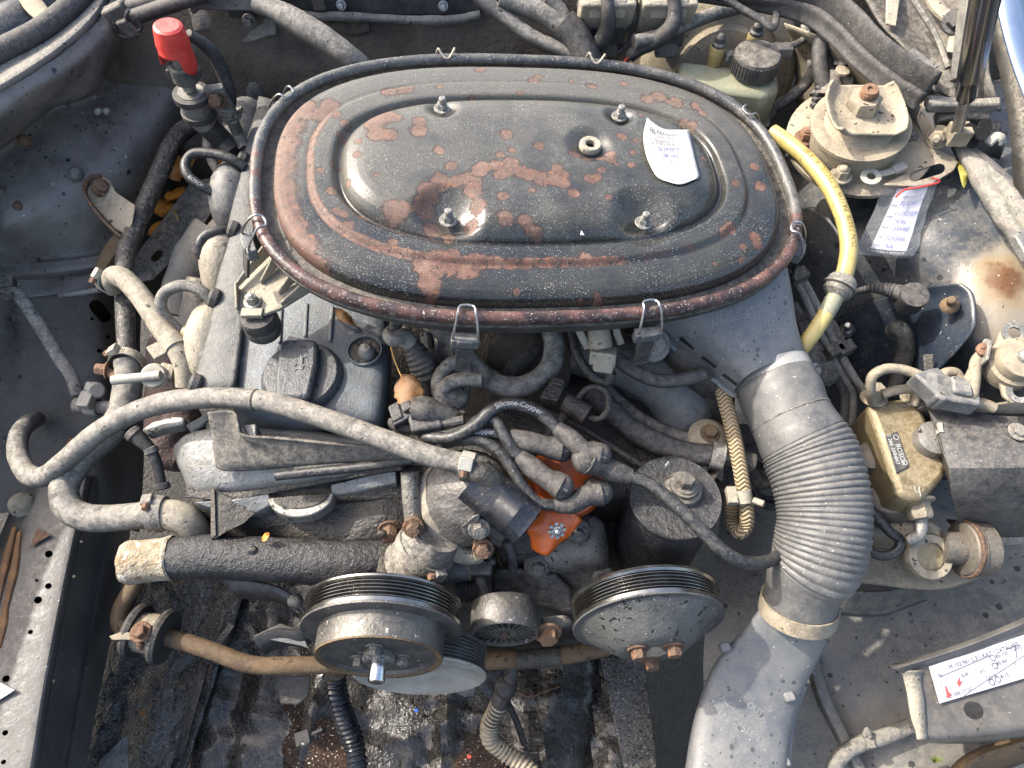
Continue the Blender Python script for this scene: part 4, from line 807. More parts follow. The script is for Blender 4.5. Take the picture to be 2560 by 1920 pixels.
# beige heater hose
bh = thing('heater_hose', 'dusty beige rubber hose curving from the wing to the engine', 'hose', Q(400, 820, -.14))
P = QL([(285, 726, -.155), (278, 702, -.14), (290, 690, -.132), (318, 704, -.13), (358, 750, -.13), (402, 818, -.135), (440, 870, -.14), (460, 915, -.15), (466, 965, -.165)])
m = MB(); m.tube(P, [20*pxm(P[0]), 24*pxm(P[1]), 26*pxm(P[2])]+[26*pxm(p) for p in P[3:]], 20); m.build('hose', 'rubber_beige', bh)
clamp('hose_clamp', bh, Q(270, 705, -.143), V((.5, -.4, .3)), .0115, V((-.8, .2, .6)), 'zinc', 'rust_light', .010)
c = catmull(P, 8)[8*5+6]; d = P[6]-P[5]; m = MB(); m.lathe([(27*pxm(c), -.009), (29*pxm(c), -.009), (29*pxm(c), .009), (27*pxm(c), .009)], c, d, 28, cap=False)
_, e1, e2 = frame(d, V((-1, -.2, .2))); m.box(c+e1*.019, d.normalized()*.018, e2*.006, e1*.014); m.build('hose_strap', 'cream', bh, bevel=.0008)
m = MB(); p = Q(482, 838, -.14); m.lathe([(.007, -.009), (.0105, -.009), (.0105, .009), (.007, .009)], p, V((.9, -.4, .2)), 24, cap=False); m.box(p+V((-.004, -.012, -.002)), V((.012, .003, 0)), V((0, .008, 0)), V((0, 0, .01))); m.build('yellow_clip', 'amber', bh, bevel=.0008)
# rusty bracket on the wing
br = thing('wing_bracket', 'rusty steel bracket bolted to the left inner wing', 'bracket', Q(270, 520, -.17))
m = MB(); zb = -.145
m.prism(QL([(210, 470, zb), (218, 448, zb), (245, 436, zb), (272, 448, zb+.004), (290, 480, zb+.004), (338, 512, zb+.006), (330, 560, zb-.004), (312, 585, zb-.012), (285, 570, zb-.01), (250, 530, zb-.006), (222, 500, zb)]), V((-.001, 0, -.004))); m.build('plate', 'tan_steel', br, bevel=.001)
m = MB(); P = QL([(250, 433, zb+.008), (225, 438, zb+.008), (206, 460, zb+.008), (210, 490, zb+.008), (245, 540, zb+.002), (285, 580, zb-.004), (302, 592, zb-.008)]); m.sheet([P, [p+V((0, 0, -.012)) for p in P]], 5, 1); m.build('rolled_edge', 'rust', br, solid=.003)
m = MB(); c = Q(252, 470, zb+.002); hexhead(m, c, V((.6, -.4, .7)), .008, .010); m.lathe([(.0, .006), (.0105, .008)], c, V((.6, -.4, .7)), 20); m.build('bolt', 'rust', br)
m = MB(); P = QL([(305, 585, -.17), (290, 610, -.18), (268, 640, -.19), (254, 670, -.2), (252, 700, -.21)]); m.tube(P, [.010, .013, .012, .011, .009], 10, ell=.5); tag(m.build('bracket_arm', 'rust_bar'), 'brown curved arm running down from the rusty wing bracket', 'bracket arm')
# steel cable stub
m = MB().tube(QL([(150, 740, -.235), (200, 733, -.23), (250, 724, -.222)]), .0045, 10, mod=lambda L: 1+.06*math.sin(L*2500), fine=4); tag(m.build('wire_rope', 'alu'), 'short twisted steel wire rope stub above the slotted panel', 'wire rope')
# perforated flat stay and leaves behind it
m = MB(); zs = -.21; m.prism(QL([(478, 452, zs+.01), (560, 440, zs+.01), (548, 500, zs+.005), (512, 556, zs), (440, 640, zs-.01), (380, 700, zs-.02), (338, 706, zs-.02), (330, 665, zs-.02), (345, 630, zs-.016), (410, 545, zs)]), V((0, .002, -.004)))
hs = m.build('heat_shield', 'black_dusty', bevel=.001); holes_in(hs, [slot([(386, 646), (398, 634)], -.224, .0045), slot([(535, 452)], -.2, .006)]); tag(hs, 'flat dark heat shield plate with slanted edge left of the air cleaner', 'heat shield')
def leaf(c, ax, side, up, L, W, mat, label, name='dry_leaf', curl=.3, stem=True, group=None):
    ax = V(ax).normalized(); side = V(side).normalized(); up = V(up).normalized(); rows = []
    n_ = 12
    for i in range(n_+1):
        t = i/n_; w_ = W*.5*(math.sin(math.pi*min(1, t**.75))**.8)*(1+.10*math.sin(t*40)) + 1e-4
        rows.append([c + ax*(L*t) + side*(w_*s) + up*(curl*W*.5*(s*s) + .08*L*math.sin(t*4+s*2)) for s in (-1, -.6, -.2, 0, .2, .6, 1)])
    m = MB(); m.sheet(rows, 2, 2); o = m.build(name, mat, solid=.0004, smooth=60)
    if stem: m2 = MB(); m2.tube([c+ax*L*.3, c, c-ax*L*.35+up*.004, c-ax*L*.8+up*.002+side*.004], .0007, 6); m2.build('stem', 'stem', o)
    return tag(o, label, 'leaf', group)
for u, v, z, a, L in ((432, 432, -.235, (.3, .2, .1), .045), (452, 455, -.235, (-.2, .6, .3), .045), (425, 480, -.24, (.4, -.3, .2), .045), (445, 410, -.235, (.1, .5, 0), .04), (475, 360, -.24, (.5, .3, .1), .03), (370, 588, -.245, (.5, .3, .1), .035), (410, 500, -.245, (.2, -.6, .1), .045), (540, 408, -.24, (.5, .2, .2), .03)):
    leaf(Q(u, v, z), a, V(a).cross(UPZ), (.2, -.4, 1), L, L*.7, 'leaf_gold', 'curled golden dry leaf lodged behind the dark heat shield plate', stem=False, group='dry leaves behind the heat shield')
m = MB().tube(QL([(418, 518, -.20), (436, 530, -.196), (446, 552, -.2)]), .0011, 6); tag(m.build('leaf_stalk', 'stem'), 'thin yellow leaf stalk curled on the dark heat shield', 'stalk')
# exhaust side castings
mf = thing('exhaust_manifold', 'pale heat-stained exhaust manifold left of the valve cover', 'manifold', Q(470, 750, -.3))
for P, r in (([(520, 575, -.22), (480, 640, -.23), (452, 710, -.25), (440, 790, -.27)], 42), ([(505, 700, -.22), (490, 760, -.24), (478, 830, -.26), (470, 900, -.28)], 34), ([(560, 560, -.2), (530, 600, -.215), (500, 640, -.225)], 30)):
    Pw = QL(P); m = MB(); m.tube(Pw, [r*pxm(p) for p in Pw], 16); m.add(*[[p+wob(.003, 60)(p) for p in m.v], m.f]) if False else None
    m.v = [p+wob(.004, 45)(p) for p in m.v]; m.build('runner', 'manifold', mf)
m = MB(); Pw = QL([(430, 850, -.27), (440, 930, -.28), (430, 1010, -.29), (440, 1110, -.3), (470, 1150, -.3)]); m.tube(Pw, [.03, .032, .034, .036, .02], 14); m.v = [p+wob(.005, 35)(p) for p in m.v]; m.build('collector', 'iron_purple', mf)
# cylinder head cover, left half: scallops and long rib
vc = thing('valve_cover', 'dark cast valve cover with flaked paint beside the air cleaner', 'valve cover', Q(640, 900, -.25))
for u, v, z, a, b in ((626, 340, -.165, 62, 74), (594, 505, -.165, 62, 86), (572, 672, -.165, 62, 84), (540, 868, -.17, 66, 104), (655, 225, -.16, 50, 56)):
    c = Q(u, v, z); s_ = pxm(c); m = MB(); m.ball(c, V((a*s_, 0, 0)), V((-.02*b*s_, b*s_*1.15, 0)), V((0, 0, .055)), 22, 14); m.v = [p+wob(.002, 40)(p) for p in m.v]; m.build('scallop', 'cream' if v > 600 else 'grey_plastic', vc)
lft = [(648, 240), (606, 400), (574, 560), (545, 700), (515, 850), (488, 968)]; rgt = [(690, 250), (660, 400), (640, 560), (622, 700), (606, 850), (590, 970)]
m = MB(); zt = -.118
m.sheet([QL([(u-4, v, zt-.04) for u, v in lft]), QL([(u, v, zt-.006) for u, v in lft]), QL([((a[0]*3+b[0])/4, (a[1]*3+b[1])/4, zt+.002) for a, b in zip(lft, rgt)]), QL([((a[0]+b[0]*3)/4, (a[1]+b[1]*3)/4, zt+.002) for a, b in zip(lft, rgt)]), QL([(u, v, zt-.006) for u, v in rgt]), QL([(u+2, v, zt-.06) for u, v in rgt])], 5, 4)
m.build('rib_cover', 'valve_cover_plain', vc, solid=.004, smooth=50)
for u, v in ((596, 400), (572, 575), (525, 745), (478, 960)):
    m = MB(); c = Q(u+10, v, -.118); m.lathe([(.009, -.006), (.0115, -.003), (.0115, .003), (.009, .006)], c, V((-.8, .1, .4)), 20); m.build('cable_grommet', 'rubber', vc)
# right half with oil filler
m = MB(); zt = -.128
rows = [[(596, 735, zt-.004), (640, 730, zt), (760, 722, zt+.002), (880, 722, zt), (940, 730, zt-.01), (955, 735, zt-.05)],
        [(598, 800, zt-.004), (640, 800, zt), (760, 795, zt+.002), (880, 795, zt), (958, 800, zt-.008), (968, 800, zt-.05)],
        [(598, 920, zt-.004), (640, 920, zt), (760, 915, zt+.002), (880, 915, zt), (960, 915, zt-.008), (972, 915, zt-.05)],
        [(596, 1010, zt-.006), (640, 1012, zt-.002), (760, 1010, zt), (880, 1012, zt-.002), (950, 1030, zt-.01), (962, 1035, zt-.05)],
        [(592, 1050, zt-.03), (640, 1054, zt-.025), (760, 1060, zt-.02), (880, 1062, zt-.02), (945, 1066, zt-.03), (958, 1068, zt-.06)],
        [(590, 1070, zt-.07), (640, 1074, zt-.07), (760, 1080, zt-.07), (880, 1082, zt-.07), (945, 1086, zt-.08), (958, 1088, zt-.1)]]
m.sheet([QL(r) for r in rows], 7, 7); m.build('cover', 'valve_cover', vc, solid=-.003, smooth=60)
for a, b in (((704, 772), (700, 862)), ((768, 762), (764, 846)), ((832, 768), (826, 858))):
    m = MB(); p, q = Q(*a, zt+.003), Q(*b, zt+.003); m.bar(p, q, .0045, .008); m.build('rib', 'valve_cover', vc, bevel=.0015)
oc = bpy.data.objects.new('oil_cap', None); COL.objects.link(oc); oc.parent = vc; WL[oc.name] = Q(754, 935, zt); oc.location = WL[oc.name]-WL[vc.name]; oc.empty_display_size = .02; oc['label'] = 'round black oil filler cap with raised grip bearing an oil can symbol'
c = Q(757, 946, zt+.002); R = 99*pxm(c)
m = MB(); m.lathe([(R*1.02, -.004), (R*1.02, .004), (R*.97, .008), (R*.95, .010), (R*.90, .012), (R*.3, .0125), (.0001, .0125)], c, UPZ, 56, cap=False); m.build('base', 'cap_black', oc)
m = MB(); g = [(-.54, 1.03), (-.42, 1.12), (.34, 1.13), (.50, 1.02), (.56, .2), (.50, -.92), (.40, -1.0), (-.30, -1.0), (-.44, -.92), (-.52, -.1)]
m.prism([c+V((a*R*.90-.002, b*R*.80-.004, .010)) for a, b in g], V((0, .001, .014))); m.build('grip', 'cap_black', oc, bevel=.004)
m = MB(); k = c+V((.004, .004, .0250)); s_ = .0085; e1, e2 = V((.35, 1, .05)).normalized()*s_, V((-1, .3, 0)).normalized()*s_
for P in ([(-.9, -.5), (-.3, -.5), (-.1, .7), (-.9, .6), (-.9, -.5)], [(-.3, -.2), (.9, .3), (1.2, -.1)], [(-.1, .1), (.9, .5)], [(-.9, .2), (-1.4, .4)], [(.9, .3), (.9, .6), (1.25, .65)]):
    m.tube([k+e1*(a*.9)+e2*(b*.9) for a, b in P], .0006, 6, sub=1)
m.build('oil_can_symbol', 'emboss', oc)
c = Q(912, 878, zt+.003); R = 40*pxm(c); m = MB(); m.lathe([(R*1.12, 0), (R*1.1, .003), (R, .003), (R*.9, -.006)], c, UPZ, 36, cap=False); m.build('bolt_well', 'valve_cover', vc)
m = MB(); m.lathe([(R*.92, .0005), (.0001, .0005)], c, UPZ, 24, cap=False); m.build('well_floor', 'oily', vc)
m = MB(); m.lathe([(.009, 0), (.0095, .004), (.0085, .010), (.005, .014), (0.0001, .0152)], c+V((.003, -.004, 0)), UPZ, 20); m.build('cover_bolt', 'alu', vc)
m = MB(); P = QL([(866, 812, zt+.004), (880, 795, zt+.006), (905, 800, zt+.005), (922, 806, zt+.005), (910, 822, zt+.004), (885, 822, zt+.004)]); m.prism(P, V((0, 0, .002))); tag(m.build('plastic_scrap', 'film'), 'milky plastic scrap lying on the valve cover under the air cleaner rim', 'scrap')
leaf(Q(838, 776, zt+.012), (.75, -.55, -.2), (.5, .7, 0), (0, 0, 1), .036, .012, 'leaf', 'rolled brown dry leaf lying on the milky plastic scrap', stem=False)
leaf(Q(1003, 940, -.10), (.45, -.9, -.15), (.9, .45, .2), (.2, -.2, 1), .052, .030, 'leaf', 'yellow-brown birch leaf caught beside the ribbed sensor boot', curl=.15)
# spark plug leads on the left
def lead(P, r, label, txt=None, name='ignition_lead', mat='lead_black', boot=None, side=V((0, -.3, 1)), start=.02, size=.006, sub=8):
    Pw = QL(P); m = MB(); m.tube(Pw, r, 12, sub=sub); o = m.build(name, mat); tag(o, label, 'cable')
    if txt: m = MB(); text(m, txt, None, None, None, None, fn=pathfn(Pw, r, side, start, size)); m.build('cable_print', 'print_white', o)
    return o
lead([(612, 418, -.115), (575, 396, -.105), (530, 384, -.102), (485, 384, -.102), (464, 408, -.105), (470, 438, -.11), (498, 462, -.118), (540, 484, -.13), (562, 500, -.14)], .0062, 'black spark plug lead looping left from the head cover above the others', 'BOSCH', start=.105)
lead([(575, 580, -.12), (545, 578, -.112), (512, 590, -.112), (498, 618, -.118), (508, 642, -.13), (530, 655, -.15)], .0062, 'short black spark plug lead curling against the stained manifold')
lead([(528, 748, -.118), (498, 724, -.108), (452, 714, -.105), (412, 732, -.11), (402, 765, -.12), (420, 800, -.135), (462, 838, -.15), (500, 846, -.16)], .0066, 'pale dusty spark plug lead bowing over the beige heater hose', mat='rubber_grey')
lead([(522, 330, -.15), (520, 370, -.16), (540, 420, -.17), (575, 460, -.18)], .007, 'thin dusty hose hanging down behind the looping spark plug lead', name='breather_hose', mat='rubber_grey')
# ------------------------------------------------------------------ head front, thermostat, distributor
hd = thing('cylinder_head_front', 'pale aluminium front end of the cylinder head below the grey hose', 'cylinder head', Q(700, 1200, -.25))
rows = [[(436, 1112, -.19), (470, 1085, -.172), (540, 1070, -.165), (650, 1066, -.165), (800, 1080, -.165), (920, 1100, -.165), (1010, 1120, -.17)],
        [(434, 1135, -.195), (470, 1125, -.175), (540, 1130, -.17), (650, 1135, -.17), (800, 1145, -.168), (920, 1150, -.168), (1010, 1150, -.17)],
        [(446, 1165, -.20), (480, 1180, -.185), (560, 1190, -.18), (650, 1190, -.178), (800, 1182, -.175), (920, 1168, -.175), (1010, 1160, -.178)],
        [(462, 1200, -.212), (490, 1220, -.20), (560, 1226, -.195), (650, 1218, -.19), (800, 1200, -.185), (920, 1180, -.182), (1010, 1168, -.185)],
        [(470, 1235, -.232), (500, 1250, -.225), (570, 1248, -.22), (650, 1236, -.215), (800, 1212, -.205), (920, 1188, -.20), (1010, 1174, -.2)]]
m = MB(); m.sheet([QL(r) for r in rows], 6, 6, wob(.001, 60)); m.build('casting', 'alu_bright', hd, solid=.008, smooth=60)
m = MB(); P = [(470, 1232, -.205), (570, 1240, -.20), (680, 1222, -.195), (800, 1200, -.188), (920, 1178, -.184), (1005, 1165, -.182)]; m.tube(QL(P), .0055, 10, ell=.7); m.build('gasket_edge', 'oily', hd)
m = MB(); m.prism(QL([(480, 1255, -.200), (570, 1250, -.197), (672, 1232, -.195), (676, 1262, -.20), (640, 1280, -.205), (575, 1272, -.207), (520, 1268, -.207)]), V((0, 0, -.02))); m.build('machined_pad', 'alu_bright', hd, bevel=.0015)
m = MB(); m.prism(QL([(826, 1212, -.19), (990, 1172, -.185), (992, 1208, -.19), (905, 1226, -.195), (830, 1240, -.20)]), V((0, 0, -.02))); m.build('machined_pad', 'alu_bright', hd, bevel=.0015)
def halfdisc(rx, ry, z, cx=752, cy=1238): return [Q(cx+rx*math.cos(a), cy-.085*rx*math.cos(a)+ry*math.sin(a), z) for a in [math.pi*k/20 for k in range(21)]]
m = MB(); m.prism(halfdisc(82, 54, -.193), V((0, 0, -.02))); m.build('bearing_cap', 'alu', hd, bevel=.0015)
m = MB(); m.prism(halfdisc(70, 33, -.1915), V((0, 0, -.004))); m.build('end_plug', 'oily_matt', hd, bevel=.001)
# black plastic trough in front of the cover
tg = thing('cable_trough', 'long black plastic cable trough bridging the front of the valve cover', 'cable duct', Q(800, 1130, -.15))
rows = [[(518, 1032, -.118), (580, 1028, -.118), (590, 1062, -.122), (604, 1088, -.126), (700, 1098, -.128), (850, 1112, -.128), (1000, 1118, -.128), (1090, 1104, -.128)],
        [(524, 1060, -.128), (580, 1058, -.128), (600, 1082, -.130), (620, 1102, -.132), (720, 1108, -.134), (850, 1122, -.134), (1000, 1132, -.134), (1102, 1130, -.134)],
        [(530, 1100, -.142), (570, 1110, -.142), (610, 1118, -.142), (660, 1124, -.142), (740, 1130, -.142), (860, 1138, -.142), (1000, 1146, -.142), (1100, 1152, -.142)],
        [(535, 1140, -.155), (560, 1156, -.155), (610, 1160, -.155), (670, 1160, -.154), (750, 1156, -.152), (870, 1152, -.15), (1000, 1156, -.15), (1095, 1160, -.15)],
        [(540, 1168, -.165), (560, 1178, -.165), (610, 1178, -.165), (670, 1174, -.162), (750, 1166, -.158), (870, 1158, -.155), (1000, 1162, -.154), (1090, 1166, -.154)]]
m = MB(); m.sheet([QL(r) for r in rows], 5, 5); m.build('trough', 'black_dusty', tg, solid=.003, smooth=50)
m = MB(); m.prism(QL([(1040, 1062, -.118), (1088, 1064, -.112), (1124, 1112, -.118), (1100, 1124, -.122), (1010, 1088, -.124), (960, 1078, -.126)]), V((0, 0, -.012))); m.build('trough_end', 'black_dusty', tg, bevel=.003)
m = MB(); m.prism(QL([(604, 1060, -.132), (640, 1058, -.132), (642, 1096, -.136), (620, 1100, -.136)]), V((0, 0, -.02))); m.build('trough_post', 'alu', tg, bevel=.002)
lead([(690, 1190, -.162), (800, 1178, -.158), (900, 1168, -.152), (1030, 1150, -.146)], .0052, 'thin black cable lying along the lower edge of the cable trough', name='sensor_cable')
m = MB(); P = QL([(350, 1072, -.20), (380, 1052, -.19), (430, 1040, -.182), (462, 1040, -.18), (460, 1060, -.182), (410, 1068, -.19), (365, 1082, -.2)]); m.prism(P, V((0, 0, -.02))); tag(m.build('lifting_eye', 'alu', bevel=.004), 'curved pale metal lug under the grey hose at the head corner', 'lug')
m = MB(); m.prism(QL([(464, 1062, -.168), (516, 1034, -.155), (522, 1046, -.158), (496, 1072, -.17), (480, 1086, -.175)]), V((0, 0, -.006))); tag(m.build('corner_bracket', 'alu_dark', bevel=.001), 'small bent steel bracket at the corner of the cylinder head', 'bracket')
ih = thing('sensor_hose', 'small stepped black hose dropping from the lug to the coolant elbow', 'hose', Q(400, 1210, -.25))
P = QL([(332, 1083, -.205), (352, 1100, -.21), (378, 1126, -.218), (394, 1165, -.228), (404, 1215, -.24)]); m = MB(); m.tube(P, [19*pxm(P[0]), 18*pxm(P[1]), 14*pxm(P[2]), 13*pxm(P[3]), 13*pxm(P[4])], 14); m.build('hose', 'rubber', ih)
for c, d, r in ((P[0], P[1]-P[0], 22), (P[2], P[3]-P[2], 17), (P[4], P[4]-P[3], 20)):
    m = MB(); m.lathe([(r*pxm(c)*.8, -.004), (r*pxm(c), -.003), (r*pxm(c), .003), (r*pxm(c)*.8, .004)], c, d, 20); m.build('collar', 'rubber_grey', ih)
# thermostat housing
th = thing('thermostat_housing', 'cast aluminium thermostat housing with pink coolant stains and threaded black stub', 'housing', Q(1180, 1240, -.25))
rows = [[(1082, 1160, -.16), (1110, 1135, -.145), (1160, 1124, -.135), (1215, 1132, -.135), (1255, 1160, -.145), (1280, 1200, -.155)],
        [(1066, 1200, -.158), (1105, 1178, -.135), (1160, 1166, -.122), (1215, 1172, -.12), (1262, 1195, -.13), (1296, 1232, -.15)],
        [(1064, 1250, -.165), (1108, 1230, -.138), (1165, 1220, -.122), (1220, 1222, -.12), (1265, 1240, -.13), (1300, 1272, -.155)],
        [(1080, 1305, -.178), (1120, 1285, -.152), (1175, 1275, -.138), (1225, 1275, -.135), (1262, 1288, -.145), (1286, 1310, -.165)],
        [(1112, 1352, -.195), (1148, 1335, -.175), (1185, 1325, -.162), (1222, 1322, -.16), (1250, 1330, -.165), (1262, 1345, -.18)],
        [(1140, 1380, -.215), (1165, 1368, -.20), (1192, 1362, -.195), (1218, 1360, -.195), (1238, 1364, -.20), (1248, 1370, -.21)]]
m = MB(); m.sheet([QL(r) for r in rows], 7, 7, wob(.0016, 70)); m.build('dome', 'pink_alu', th, solid=.02)
m = MB(); fl_ = [(1098, 1165, -.158), (1070, 1205, -.166), (1068, 1255, -.172), (1084, 1308, -.184), (1116, 1354, -.2), (1146, 1386, -.215), (1190, 1392, -.218), (1196, 1376, -.205)]; m.tube(QL(fl_), [.006, .009, .010, .010, .010, .010, .009, .005], 10, ell=.7); m.v = [p+wob(.0015, 90)(p) for p in m.v]; m.build('flange', 'cream', th)
m = MB(); m.prism(QL([(1150, 1318, -.142), (1182, 1288, -.128), (1202, 1282, -.126), (1196, 1326, -.145), (1172, 1352, -.165)]), V((0, .004, -.02))); m.build('rib', 'pink_alu', th, bevel=.003)
m = MB(); a, b = Q(1205, 1185, -.112), Q(1226, 1218, -.128); m.tube([a+V((-.02, .004, 0)), a, b+V((.004, 0, -.004))], [.0105, .0125, .016], 20); m.build('hose_spigot', 'oily_matt', th)
c0 = Q(1240, 1246, -.138); c1 = Q(1314, 1306, -.148); axs = (c1-c0); r = 61*pxm(c0)
m = MB(); L = axs.length; prof = [(r*1.0, -.03)]
for k in range(14): t = k/22; prof += [(r*.990, L*t), (r*1.006, L*(t+.022))]
prof += [(r*.985, L*.66), (r*.985, L*.95), (r*.99, L*1.0), (r*1.02, L*1.08), (r*.92, L*1.12), (r*.84, L*1.06), (r*.84, L*.3)]
m.lathe(prof, c0, axs, 40, cap=False); m.build('threaded_stub', 'gloss_black', th)
m = MB(); m.lathe([(r*.86, L*.5), (.0001, L*.5)], c0, axs, 24, cap=False); m.build('stub_bore', 'void', th)
for u, v, z, mt in ((1198, 1322, -.145, 'pink_alu'), (1034, 1318, -.17, 'rust'), (1208, 1372, -.175, 'rust')):
    m = MB(); c = Q(u, v, z); m.lathe([(24*pxm(c), -.022), (24*pxm(c), 0)], c, V((.1, -.6, .8)), 18); hexhead(m, c, V((.1, -.65, .75)), .0075, .010); m.build('flange_bolt', mt, th)
m = MB(); P = QL([(1025, 1180, -.155), (1028, 1240, -.168), (1036, 1310, -.185)]); m.tube(P, [24*pxm(p) for p in P], 16); m.build('bolt_boss', 'alu_dark', th)
wi = thing('water_pump_hose', 'short thick rubber hose with rusty clamp below the thermostat housing', 'hose', Q(1050, 1400, -.28))
P = QL([(1092, 1330, -.19), (1072, 1360, -.205), (1048, 1392, -.222), (1010, 1418, -.245)]); m = MB(); m.tube(P, [62*pxm(P[0]), 72*pxm(P[1]), 74*pxm(P[2]), 66*pxm(P[3])], 26); m.build('hose', 'rubber_grey', wi)
clamp('hose_clamp', wi, P[1].lerp(P[2], .35), P[2]-P[1], 74*pxm(P[1]), V((.55, -.75, .4)), 'tape', 'rust_light', .012)
m = MB(); m.lathe([(60*pxm(P[3]), -.01), (76*pxm(P[3]), -.006), (76*pxm(P[3]), .004), (60*pxm(P[3]), .01)], P[3], P[3]-P[2], 30); m.build('lip', 'oily_matt', wi)
# big black water pipe with corroded end
wp = thing('water_pipe', 'thick black coolant pipe with a white corroded open end', 'pipe', Q(620, 1400, -.26))
P = QL([(428, 1396, -.225), (520, 1392, -.225), (640, 1396, -.227), (760, 1402, -.23), (870, 1406, -.235), (960, 1400, -.245)]); m = MB(); m.tube(P, [52*pxm(P[0]), 53*pxm(P[1]), 54*pxm(P[2]), 54*pxm(P[3]), 54*pxm(P[4]), 50*pxm(P[5])], 30); m.v = [p+wob(.0012, 90)(p) for p in m.v]; m.build('pipe', 'cast_black', wp)
m = MB(); a, b = Q(316, 1408, -.225), Q(428, 1396, -.225); ax = b-a; L = ax.length; r = 55*pxm(a); m.lathe([(r*.80, .012), (r*.82, .0005), (r*.92, -.0015), (r*1.0, .004), (r*.97, L*.35), (r*.95, L*.75), (r*.98, L*.92), (r*1.04, L*1.0), (r*.98, L*1.05)], a, ax, 36, cap=False); m.v = [p+wob(.0018, 110)(p) for p in m.v]; m.build('corroded_end', 'corroded', wp)
m = MB(); m.lathe([(r*.82, .010), (.0001, .010)], a, ax, 24, cap=False); m.build('pipe_bore', 'rust', wp)
for u, v in ((632, 1376), (955, 1335)):
    m = MB(); c = Q(u, v, -.205); m.ball(c, V((.006, 0, 0)), V((0, .005, 0)), V((0, 0, .005))); m.build('casting_pip', 'oily', wp)
m = MB(); c = Q(975, 1322, -.215); hexhead(m, c, V((.1, -.9, .4)), .009, .012); tag(m.build('block_bolt', 'rust'), 'single rusty hex bolt in the oily block above the water pipe', 'bolt')
leaf(Q(655, 1352, -.2), (.6, .3, .5), (.3, -.6, .2), (0, 0, 1), .014, .009, 'leaf_gold', 'tiny orange leaf scrap on top of the black water pipe', name='leaf_scrap', stem=False)
m = MB(); m.prism(QL([(530, 1225, -.19), (530, 1348, -.205), (556, 1330, -.2), (600, 1310, -.205), (640, 1275, -.21), (548, 1232, -.19)]), V((.004, 0, .0))); m.prism(QL([(526, 1222, -.188), (536, 1222, -.186), (540, 1338, -.2), (526, 1350, -.205)]), V((.002, 0, -.03))); tag(m.build('gusset_plate', 'oily_matt', bevel=.001), 'upright black triangular gusset plate between head and water pipe', 'gusset')
# distributor with boots
db = thing('distributor', 'bright orange distributor cap with black lead boots beside the thermostat housing', 'distributor', Q(1390, 1320, -.25))
m = MB(); c = Q(1420, 1205, -.175); s_ = pxm(c); axd = V((.05, -.55, .83)).normalized()
m.lathe([(.042, -.030), (.044, -.026), (.042, -.004), (.036, .004), (.0001, .006)], c, axd, 40); m.build('body', 'orange', db)
m = MB(); m.sheet([QL([(1318, 1285, -.165), (1345, 1270, -.158), (1380, 1258, -.155), (1420, 1270, -.16), (1456, 1300, -.172)]), QL([(1312, 1320, -.172), (1350, 1316, -.164), (1385, 1302, -.160), (1420, 1304, -.166), (1440, 1320, -.175)]), QL([(1325, 1345, -.18), (1352, 1350, -.175), (1384, 1340, -.168), (1410, 1338, -.174), (1420, 1345, -.18)]), QL([(1328, 1372, -.19), (1350, 1385, -.186), (1370, 1388, -.184), (1388, 1372, -.186), (1402, 1355, -.19)])], 5, 5)
m.build('cap_skirt', 'orange', db, solid=.006, smooth=50)
m = MB(); c = Q(1392, 1326, -.150); hexhead(m, c, V((.1, -.7, .7)), .006, .004, False)
for k in range(8): a = k*math.pi/4; _, e1, e2 = frame(V((.1, -.7, .7))); m.box(c+(e1*math.cos(a)+e2*math.sin(a))*.0068, (e1*math.cos(a)+e2*math.sin(a))*.0045, (e2*math.cos(a)-e1*math.sin(a))*.0034, _*.0025)
m.ball(c+V((.1, -.7, .7)).normalized()*.004, V((.004, 0, 0)), V((0, .003, .002)), V((0, -.002, .003))); m.build('star_screw', 'steel', db)
def boot(P, knob, label, w1=30, w2=36):
    """angled rubber plug cap: sleeve along P, then a knob turned down into the distributor"""
    b = thing('lead_boot', label, 'lead boot', Q(*P[-1]))
    Pw = QL(P); m = MB(); m.tube(Pw, [w1*.72*pxm(Pw[0])]+[w1*pxm(p) for p in Pw[1:-1]]+[w2*pxm(Pw[-1])], 18); m.build('sleeve', 'rubber', b)
    m = MB(); c = Pw[-1]; d = V(knob).normalized(); r = w2*1.02*pxm(c); m.lathe([(0.0001, -r*.72), (r*.45, -r*.68), (r*.78, -r*.5), (r*.96, -r*.2), (r*1.0, .1*r), (r*.92, r*.9), (r*.8, .034)], c, d, 24); m.build('elbow', 'rubber', b)
    m = MB(); _, e1, e2 = frame(d, V((1, 0, 0))); t = (Pw[-1]-Pw[-2]).normalized(); t = (t-d*t.dot(d)).normalized(); s2 = d.cross(t); m.bar(c-d*(r*.66)+t*r*.4, c-d*(r*.66)-t*r*.4, .0015, .0015, d); m.build('mould_rib', 'rubber_grey', b); return b
dn = (-.1, .55, -.83)
boot([(1275, 1090, -.118), (1320, 1104, -.118), (1365, 1116, -.12), (1402, 1122, -.122)], dn, 'black rubber lead boot furthest back toward the intake', 26, 33)
boot([(1392, 1070, -.105), (1430, 1100, -.106), (1462, 1128, -.108), (1498, 1138, -.11)], dn, 'black rubber lead boot fed by the arching silicone lead', 25, 31)
boot([(1300, 1140, -.122), (1330, 1168, -.122), (1365, 1195, -.123), (1402, 1216, -.125)], dn, 'black rubber lead boot sloping across the middle of the distributor', 27, 33)
boot([(1578, 1192, -.128), (1540, 1180, -.126), (1508, 1168, -.122), (1468, 1150, -.112)], dn, 'black rubber lead boot holding the lead that runs to the intake hose', 27, 37)
boot([(1388, 1262, -.142), (1430, 1258, -.140), (1465, 1240, -.138), (1500, 1232, -.138)], dn, 'black rubber lead boot lowest on the orange distributor cap', 27, 33)
